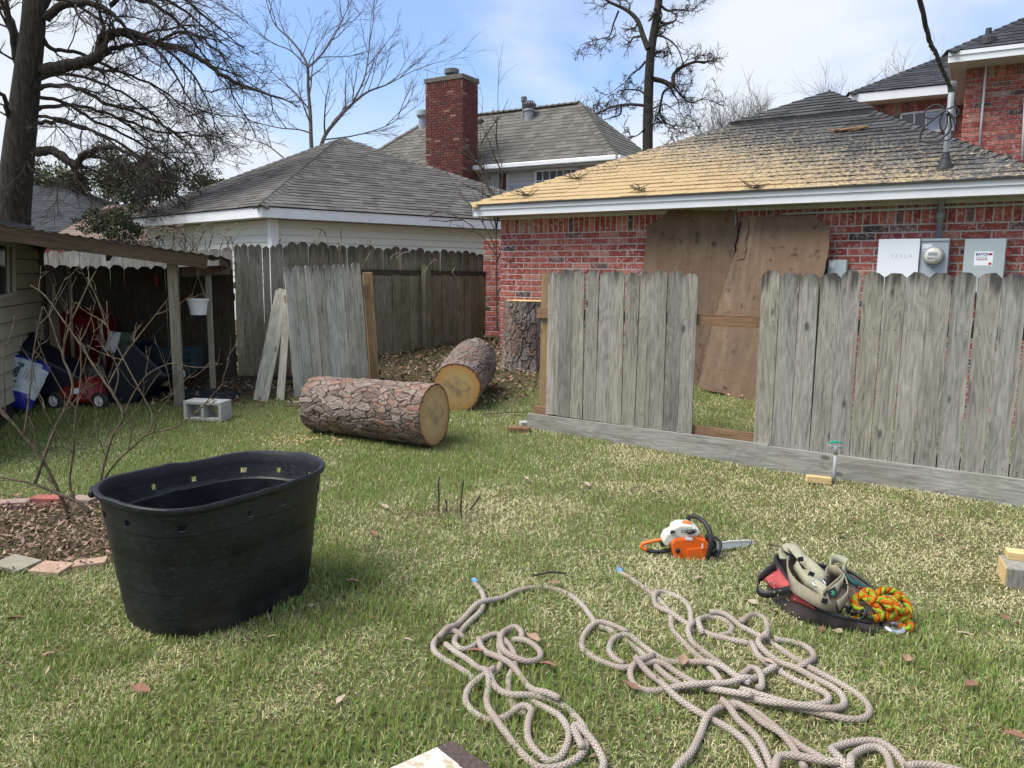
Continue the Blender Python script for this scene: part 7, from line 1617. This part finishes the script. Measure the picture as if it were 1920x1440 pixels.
# ================================================================ small things on the lawn
MAT['tanbrick'] = simple('tan_paver', (.44, .30, .22), (.33, .215, .155), 16, .9, .5); MAT['redpaver'] = simple('red_paver', (.36, .12, .09), (.26, .08, .065), 16, .9, .5); MAT['greypaver'] = simple('grey_mossy_paver', (.30, .27, .22), (.20, .19, .14), 14, .9, .5); MAT['pinkpaver'] = simple('pink_grey_paver', (.34, .24, .20), (.25, .18, .155), 14, .9, .5)
def paver(label, px, py, w_, d_, h_, rz_, mat, tilt=0.0, cat='brick', name='paver_brick'):
    c = G(px, py); k = MB(); k.box(c + UP * (h_ / 2 - .015), (w_, d_, h_), Matrix.Rotation(rz_, 3, 'Z') @ Matrix.Rotation(tilt, 3, 'X') @ Matrix.Rotation(tilt * .6, 3, 'Y')); return tag(k.build(name, mat, None, bevel=.004), label, cat)
paver('grey mossy brick at the front left edge of the leafy bed', 33, 1069, .19, .13, .06, -.35, 'greypaver', .06); paver('tan brick set flat at the front of the leafy bed, middle of three', 98, 1076, .16, .12, .055, -.1, 'tanbrick', .05); paver('tan brick nearest the black tub at the front of the bed', 170, 1064, .15, .10, .05, .35, 'tanbrick', -.04)
paver('red brick at the back edge of the leafy bed', 92, 945, .20, .09, .065, -.05, 'redpaver'); paver('pinkish brick at the far left back edge of the bed', 22, 950, .22, .09, .055, .18, 'pinkpaver'); paver('pale brick at the back edge of the bed behind the tub', 158, 945, .16, .09, .06, -.25, 'pinkpaver')
paver('brown brick lying on the grass near the fence end', 973, 809, .20, .10, .06, -.15, 'rail', .04); paver('small pale stone by the end of the fence kickboard', 986, 797, .12, .08, .05, .3, 'concrete', .1, 'stone', 'pale_stone'); paver('white concrete chip at the foot of the fence', 1427, 864, .10, .05, .04, -.4, 'whitehub', .1, 'stone', 'concrete_chip')
paver('bare wood stub lying left of the log', 550, 757, .12, .05, .04, -.2, 'greypost', .05, 'wood scrap', 'wood_scrap')
# cut wood piece and sprinkler by the fence
MAT['freshwood'] = simple('fresh_cut_wood', (.66, .50, .24), (.52, .37, .16), 18, .8, .3, stretch=(1, 1, 6))
c = G(1534, 908); k = MB(); k.box(c + UP * .035, (.17, .055, .05), Matrix.Rotation(-.18, 3, 'Z') @ Matrix.Rotation(.06, 3, 'Y')); tag(k.build('wood_offcut', 'freshwood', None, bevel=.004), 'fresh yellow wood offcut lying beside the sprinkler', 'wood scrap')
c = G(1563, 908); spk = thing('sprinkler', c, 'grey spike sprinkler with teal green head by the fence', 'sprinkler'); MAT['pipegrey'] = simple('grey_pvc', (.38, .39, .41), (.30, .31, .33), 9, .5); MAT['tealhead'] = simple('teal_plastic', (.01, .38, .30), (.01, .28, .22), 8, .4)
top_ = atY(1567, 851, c.y); k = MB(); k.tube([c - UP * .03, c.lerp(top_, .55), top_], .0125, 12); k.build('riser', 'pipegrey', spk, smooth=True)
k = MB(); hd = atY(1566, 838, c.y); k.tube([top_ - UP * .005, hd - UP * .005, hd + UP * .012], [.014, .016, .010], 12); k.tube([hd - V(.045, 0, -.012), hd, hd + V(.05, -.01, .004)], [.006, .012, .008], 8); k.tube([hd + V(.045, 0, .0), hd + V(.055, 0, .018)], .007, 8); k.build('arm', 'pipegrey', spk, smooth=True)
k = MB(); k.box(hd + V(-.012, 0, .036), (.065, .026, .014), Matrix.Rotation(-.12, 3, 'Y'), taper=.75); k.box(hd + V(.030, 0, .034), (.03, .026, .012)); k.build('deflector', 'tealhead', spk, bevel=.004)
k = MB(); q = c.lerp(top_, .66); k.tube([q, q + V(.03, -.005, .008)], .005, 6); k.build('lug', 'pipegrey', spk)
# plank end in front and beam end at the right edge
def paint_mat():
    m, nt, b = M_new('painted_plank'); v = mapping(nt, rnd=False); sp = nd(nt, 'ShaderNodeSeparateXYZ'); nt.links.new(v, sp.inputs[0]); n = noise(nt, v, 14, 5, .7)
    br_ = ramp(nt, mth(nt, 'ADD', sp.outputs[0], mth(nt, 'MULTIPLY', n, .03)), [(.5, (0, 0, 0)), (.515, (1, 1, 1))])
    c = ramp(nt, n, [(.35, (.34, .27, .16)), (.52, (.58, .56, .50)), (.7, (.68, .67, .63))]); d = ramp(nt, noise(nt, v, 60, 4, .7), [(.3, (.035, .023, .019)), (.66, (.095, .066, .055)), (.72, (.55, .45, .36))])
    t = nd(nt, 'ShaderNodeMath', operation='GREATER_THAN'); nt.links.new(mth(nt, 'ADD', sp.outputs[0], mth(nt, 'MULTIPLY', mth(nt, 'SUBTRACT', n, .5), .03)), t.inputs[0]); t.inputs[1].default_value = .0
    nt.links.new(mixc(nt, t.outputs[0], c, d), b.inputs['Base Color']); b.inputs['Roughness'].default_value = .85; bump(nt, b, noise(nt, v, 40, 4), .5, .004); return m
MAT['plank'] = paint_mat()
pc_ = atZ(848, 1386, .035); pl_ = atZ(728, 1440, .035); pr_ = atZ(925, 1440, .035); xa = (pr_ - pc_).normalized(); ya = (pl_ - pc_).normalized(); brd = (pc_ - pr_)
split_ = atZ(820, 1400, .035); sd_d = (split_ - pc_).length
k = MB(); o_ = V(0, 0, 0); L1, L2 = .75, .55
pts = [pc_, pc_ + xa * L2, pc_ + xa * L2 + ya * L1, pc_ + ya * L1]; me_o = split_
yn = V(-ya.y, ya.x, 0); 
# local x = distance towards the brown end, measured along the plank
lx = -ya; ly = V(-lx.y, lx.x, 0); k.prism([V((p - me_o).dot(lx), (p - me_o).dot(ly), 0) for p in pts], V(0, 0, -.04)); pk_ = bpy.data.objects.new('painted_plank', k.mesh('painted_plank', 'plank')); COL.objects.link(pk_); pk_.matrix_world = frame(me_o, lx, ly, UP); bv_ = pk_.modifiers.new('b', 'BEVEL'); bv_.width = .004; tag(pk_, 'plank with flaking white paint and dark brown end at the bottom edge', 'plank')
a_ = atZ(1886, 1098, .0); k = MB(); bx_ = V(.93, -.36, 0).normalized(); by_ = V(.36, .93, 0); Rbm = Matrix((bx_, by_, UP)).transposed()
bt_ = thing('timber_offcut', a_, 'grey timber beam end with yellow cut side at the right edge', 'timber'); k.box(a_ + bx_ * .30 + by_ * .09 + UP * .045, (.60, .18, .10), Rbm @ Matrix.Rotation(.05, 3, 'X')); k.build('beam', 'rotboard', bt_, bevel=.005)
k = MB(); k.box(a_ - bx_ * .0035 + by_ * .09 + UP * .045, (.004, .172, .094), Rbm @ Matrix.Rotation(.05, 3, 'X')); k.build('cut_end', 'freshwood', bt_)
k = MB(); k.box(a_ + bx_ * .30 + by_ * .15 + UP * .118, (.56, .07, .04), Rbm @ Matrix.Rotation(.05, 3, 'X')); k.build('strip', 'freshwood', bt_, bevel=.003)
# cut stems in a bare patch of the lawn
stm = thing('cut_stems', G(850, 968), 'few thin dead stems standing in a bare patch of lawn', 'dead plant')
for px in ([(821, 962), (823, 935), (822, 910), (824, 893)], [(866, 976), (864, 955), (866, 925), (869, 900)], [(880, 958), (890, 944), (900, 930)], [(836, 960), (838, 945), (834, 936)]):
    b0y = G(*px[0]).y; k = MB(); k.tube(spline([atY(x, y, b0y) for x, y in px], 3), .0055, 6); k.build('stem', 'twig', stm, smooth=True)
# fallen sticks
for (a_, b_, lab) in (((1000, 1090), (1062, 1086), 'thin dark stick lying above the rope arch'), ((905, 783), (990, 778), 'long thin stick on the grass near the fence end'), ((700, 690), (845, 655), 'long pale stick on the leaf litter behind the logs'), ((1440, 1030), (1480, 1045), 'short twig on the lawn beside the tool bag')):
    p, q = G(*a_), G(*b_); k = MB(); k.tube([p + UP * .03, p.lerp(q, .5) + UP * .035 + V(0, .02, 0), q + UP * .03], [.006, .0055, .004], 6); tag(k.build('fallen_stick', 'twig' if 'dark' in lab else 'shrubbark', None, smooth=True), lab, 'stick')
# debris on the sawdust roof
for i, (x, y, lab) in enumerate(((985, 372, 'sprig of pine needles near the left end of the sawdust roof'), (1200, 362, 'sprig of twigs at the middle of the sawdust roof'), (1415, 358, 'sprig of green twigs low on the right of the sawdust roof'), (1080, 340, 'sprig caught on the left hip of the sawdust roof'))):
    r4 = random.Random(i); p = rpl(x, y) + fn * .03; k = MB()
    for j in range(16):
        d = V(r4.uniform(-1, 1), r4.uniform(-.6, .6), r4.uniform(0, .6)); k.tube([p + V(r4.uniform(-.08, .08), 0, 0), p + d * r4.uniform(.08, .25)], .004, 3, cap=False)
    tag(k.build('roof_sprig', 'twig' if i % 2 else 'evergreen_s' if 'evergreen_s' in MAT else 'twig', None), lab, 'sprig')
p = rpl(1590, 248) + fn * .02; k = MB()
for j in range(14): k.box(p + U * random.uniform(-.18, .18) + upv * random.uniform(-.03, .03) + fn * random.uniform(0, .03), (.14, .03, .008), Matrix((U, upv, fn)).transposed() @ Matrix.Rotation(random.uniform(-.4, .4), 3, 'Z'))
tag(k.build('bark_scrap', 'rail', None), 'brown bark scrap lying high on the garage roof', 'bark')

# ================================================================ grass, leaves
def vnoise(x, y, sc, seed):
    g = np.random.default_rng(seed).random((128, 128)); xs_, ys_ = x * sc, y * sc; xi, yi = np.floor(xs_).astype(int), np.floor(ys_).astype(int); fx, fy = xs_ - xi, ys_ - yi; fx = fx * fx * (3 - 2 * fx); fy = fy * fy * (3 - 2 * fy)
    G_ = lambda a, b_: g[a % 128, b_ % 128]; return (G_(xi, yi) * (1 - fx) + G_(xi + 1, yi) * fx) * (1 - fy) + (G_(xi, yi + 1) * (1 - fx) + G_(xi + 1, yi + 1) * fx) * fy
def ingrass(x, y):
    m = ground_masks(x, y)
    m = m * (((x - tc_.x) * TU.x + (y - tc_.y) * TU.y) ** 2 / (TA * .80) ** 2 + ((x - tc_.x) * TV_.x + (y - tc_.y) * TV_.y) ** 2 / (TB * .80) ** 2 > 1)
    f = (x - F0.x) * FN.x + (y - F0.y) * FN.y; s = (x - F0.x) * FD.x + (y - F0.y) * FD.y
    m = m * ~((np.abs(f - .005) < .045) & (s > -.1)); g_ = (x - C0.x) * N.x + (y - C0.y) * N.y; m = m * ~((g_ < .05) & ((x - C0.x) * U.x + (y - C0.y) * U.y > -.05))
    # flattened under the logs
    for (a, b_, r_) in ((l1a, l1b, .16),): 
        d = np.array([b_.x - a.x, b_.y - a.y]); L2 = d @ d; t = np.clip(((x - a.x) * d[0] + (y - a.y) * d[1]) / L2, 0, 1); m = m * (np.hypot(x - a.x - t * d[0], y - a.y - t * d[1]) > r_)
    lxp = ((x - me_o.x) * lx.x + (y - me_o.y) * lx.y); lyp = ((x - me_o.x) * ly.x + (y - me_o.y) * ly.y)
    m = m * ~((lxp < sd_d + .0) & (lxp > -.7) & (lyp * (1 if ((pts[1] - me_o).dot(ly)) > 0 else -1) > -.01) & (np.abs(lyp) < .6))
    return m
g = np.random.default_rng(11)
def blades(n, y0, y1, p, name, hmin, hmax, wmul, seed, straw_bias=0.0):
    g = np.random.default_rng(seed); u = g.random(n); e = 1 - p + 1   # pdf ~ y^(1-p)
    y = (u * (y1 ** e - y0 ** e) + y0 ** e) ** (1 / e); x = (g.random(n) * 2 - 1) * (y * .71 + .35)
    m = ingrass(x, y); cov = vnoise(x, y, 2.3, 3) * .6 + vnoise(x, y, 9, 4) * .4
    keep = g.random(n) < m * (.62 + .75 * np.clip((cov - .25) * 2, 0, 1)); x, y, cov = x[keep], y[keep], cov[keep]; n = len(x)
    # tufts: pull blades towards tuft centres
    tx, ty = np.floor(x / .035), np.floor(y / .035); jx = vnoise(tx, ty, .913, 8); jy = vnoise(tx, ty, .771, 9); x = x * .6 + .4 * ((tx + jx) * .035); y = y * .6 + .4 * ((ty + jy) * .035)
    z = gz(x, y) + 0.012 * np.sin(x * 1.9) * np.sin(y * 2.3)
    dry = vnoise(x, y, 1.1, 21) * .5 + vnoise(x, y, 5.3, 22) * .40 - .05 + g.random(n) * .55 + straw_bias - .12 * np.clip((y - 6.3), 0, 2); dry = dry + .12 * np.clip((x - .3) * .5, -1.2, 1) - .05 * np.clip(3.2 - y, 0, 1)
    straw = dry > .70; az = g.random(n) * 6.283; L = g.uniform(hmin, hmax, n) * (.75 + .6 * cov); L = np.where(straw, L * .85, L); wd_ = vnoise(x, y, 6.1, 41) > .80; L = np.where(wd_ & ~straw, L * 1.35, L)
    lean_ = np.where(straw, g.uniform(.75, 1.45, n), np.abs(g.normal(.42, .32, n)))
    w_ = g.uniform(.0021, .0040, n) * wmul * (1 + .09 * np.clip(y - 3, 0, 6)); w_ = np.where(straw, w_ * .85, w_)
    dx, dy = np.cos(az), np.sin(az); px_, py_ = -dy, dx; s1, c1 = np.sin(lean_ * .6), np.cos(lean_ * .6); s2, c2 = np.sin(np.minimum(lean_ * 1.5, 1.62)), np.cos(np.minimum(lean_ * 1.5, 1.62))
    B = np.stack([x, y, z - .004], 1); Wd = np.stack([px_, py_, g.normal(0, .25, n)], 1) * w_[:, None] / 2
    Mid = B + np.stack([dx * s1, dy * s1, c1], 1) * (L * .55)[:, None]; Tip = Mid + np.stack([dx * s2, dy * s2, np.maximum(c2, -.02)], 1) * (L * .5)[:, None]
    Vt = np.stack([B - Wd, B + Wd, Mid + Wd * .85, Mid - Wd * .85, Tip], 1)
    green = np.stack([g.uniform(.14, .27, n), g.uniform(.225, .37, n), g.uniform(.045, .095, n)], 1); pale = np.stack([g.uniform(.30, .48, n)] * 3, 1) * np.array([1, 1.08, .46])
    strawc = np.stack([g.uniform(.46, .82, n)] * 3, 1) * np.array([1, .93, .56]); colr = np.where(straw[:, None], strawc, np.where((g.random(n) < .32)[:, None], pale, green)); brn = (g.random(n) < .05); colr[brn] = np.array([.17, .11, .06]) * g.uniform(.6, 1.4, brn.sum())[:, None]
    colr[:, 0] *= 1 + .10 * (vnoise(x, y, .8, 31) - .5); 
    tri_idx = np.arange(n)[:, None] * 5; loops = np.concatenate([tri_idx + np.array([[0, 1, 2, 3]]), tri_idx + np.array([[3, 2, 4]])], 1).reshape(-1)
    st = (np.arange(n)[:, None] * 7 + np.array([[0, 4]])).reshape(-1); tt = np.tile([4, 3], n)
    me_ = bpy.data.meshes.new(name); me_.vertices.add(n * 5); me_.vertices.foreach_set('co', Vt.reshape(-1)); me_.loops.add(n * 7); me_.loops.foreach_set('vertex_index', loops); me_.polygons.add(n * 2); me_.polygons.foreach_set('loop_start', st); me_.polygons.foreach_set('loop_total', tt)
    a_ = me_.color_attributes.new('Col', 'FLOAT_COLOR', 'POINT'); c4 = np.ones((n * 5, 4)); c4[:, :3] = np.repeat(colr, 5, 0); a_.data.foreach_set('color', c4.reshape(-1).astype(np.float32)); me_.update(calc_edges=True); me_.materials.append(MAT['grass'])
    o_ = bpy.data.objects.new(name, me_); COL.objects.link(o_); print(name, n); return o_
m, nt, b = M_new('grass_blade'); nt.links.new(attr(nt).outputs['Color'], b.inputs['Base Color']); b.inputs['Roughness'].default_value = .55; b.inputs['Specular IOR Level'].default_value = .25
tr = nd(nt, 'ShaderNodeBsdfTranslucent'); nt.links.new(attr(nt).outputs['Color'], tr.inputs[0]); mx_ = nd(nt, 'ShaderNodeMixShader'); mx_.inputs[0].default_value = .25; nt.links.new(b.outputs[0], mx_.inputs[1]); nt.links.new(tr.outputs[0], mx_.inputs[2]); nt.links.new(mx_.outputs[0], nt.nodes['Material Output'].inputs[0]); MAT['grass'] = m
tag(blades(440000, 1.85, 9.4, 1.75, 'grass', .020, .046, 1.0, 5), 'short mixed green and straw grass covering the yard', 'grass', kind='stuff')
# leaf litter on the bare ground and in the bed
g = np.random.default_rng(3)
def litter(name, label, n, xr, yr, size, keepf, seed):
    g = np.random.default_rng(seed); x = g.uniform(*xr, n); y = g.uniform(*yr, n); k_ = g.random(n) < keepf(x, y); x, y = x[k_], y[k_]; n = len(x)
    P = np.stack([x, y, gz(x, y) + g.uniform(.008, .04, n)], 1); az = g.random(n) * 6.283; ti = g.normal(0, .45, n); u = np.stack([np.cos(az) * np.cos(ti), np.sin(az) * np.cos(ti), np.sin(ti)], 1); up_ = np.stack([g.normal(0, .35, n), g.normal(0, .35, n), np.ones(n)], 1); w_ = np.cross(up_, u); w_ /= np.linalg.norm(w_, axis=1)[:, None]
    s = g.uniform(.5, 1.3, n)[:, None] * size; cu_ = np.zeros((n, 3)); cu_[:, 2] = g.uniform(0, .5, n) * size
    return tag(quads(name, 'litter', None, P, u * s, w_ * s * g.uniform(.25, .6, (n, 1)), g.random(n), 'stuff', cu_), label, 'leaves')
litter('leaf_litter', 'brown dead leaves covering the bare soil by the back fence', 9000, (-5.5, 1.4), (7.4, 11.6), .035, lambda x, y: 1 - ground_masks(x, y), 4)
litter('mulch_leaves', 'shredded brown leaves filling the brick edged bed', 9000, (-4.3, -1.6), (3.4, 5.0), .019, lambda x, y: (1 - ground_masks(x, y)) * ((x - tc_.x) ** 2 + (y - tc_.y) ** 2 > .2), 5)
litter('lawn_leaves', 'scattered brown leaf bits on the lawn', 900, (-5, 5), (2.2, 8.4), .016, lambda x, y: (np.abs(x) < y * .7) * .8, 6)
litter('chip_patch', 'yellow sawdust spilled on the grass in front of the log', 1500, (-2.5, -1.2), (6.2, 6.9), .012, lambda x, y: np.exp(-((x + 1.85) / .35) ** 2 - ((y - 6.52) / .13) ** 2), 8)
litter('chip_litter', 'pale sawdust and chips on the ground by the stump and plywood', 2600, (-.8, 3.6), (7.0, 10.6), .014, lambda x, y: np.exp(-((((x - C0.x) * N.x + (y - C0.y) * N.y) - .4) / .5) ** 2), 7)
MAT['chip'] = leaf_mat('sawdust_chip', [(0, (.40, .26, .10)), (1, (.72, .53, .28))]); bpy.data.objects['chip_litter'].data.materials[0] = MAT['chip']; bpy.data.objects['chip_patch'].data.materials[0] = MAT['chip']
# single dry leaves one can pick out on the lawn
lm = MB(); o5 = []
for i in range(3):
    k = MB(); n = 6; r5 = random.Random(i + 50); vs = [(-.035, 0, .006)]
    for j in range(1, n): t = j / n; w5 = .018 * math.sin(math.pi * t) * r5.uniform(.8, 1.2); vs += [(-.035 + .07 * t, -w5, .012 * math.sin(t * 3)), (-.035 + .07 * t, 0, .004), (-.035 + .07 * t, w5, .014 * math.sin(t * 2.5))]
    vs.append((.037, 0, .012)); fs = [(0, 1, 2), (0, 2, 3)]
    for j in range(n - 2): a5 = 1 + 3 * j; fs += [(a5, a5 + 3, a5 + 4, a5 + 1), (a5 + 1, a5 + 4, a5 + 5, a5 + 2)]
    a5 = 1 + 3 * (n - 2); fs += [(a5, len(vs) - 1, a5 + 1), (a5 + 1, len(vs) - 1, a5 + 2)]; k.add(vs, fs); o5.append(k.mesh('dry_leaf', simple('dry_leaf_%d' % i, ((.34, .21, .14), (.42, .33, .25), (.24, .12, .075))[i], None, 60, .8), smooth=True))
r6 = random.Random(77)
for (x, y) in [(1308, 1095), (1540, 1195), (1570, 1195), (1450, 1155), (1280, 1250), (1025, 1262), (1180, 1300), (1900, 1400), (1805, 1205), (1880, 1170), (1575, 1010), (1470, 1020), (765, 1215), (510, 1210), (640, 1325), (265, 1310), (90, 1240), (1000, 1212), (1820, 1300), (1440, 1255), (890, 1235), (1700, 1250), (1410, 1140), (700, 1010), (1100, 915), (1240, 930), (720, 960), (1350, 905), (30, 1170), (1040, 1105), (660, 1100), (1760, 1015), (1600, 985), (1850, 985), (985, 905), (620, 905)]:
    p = G(x, y); o_ = bpy.data.objects.new('dry_leaf', r6.choice(o5)); COL.objects.link(o_); o_.location = p + UP * r6.uniform(.022, .034); o_.rotation_euler = (r6.uniform(-.3, .3), r6.uniform(-.3, .3), r6.uniform(0, 6.28)); s5 = r6.uniform(.7, 1.15); o_.scale = (s5, s5, s5); tag(o_, 'single dry brown leaf lying on the grass', 'leaf', 'dry leaves scattered on the lawn')
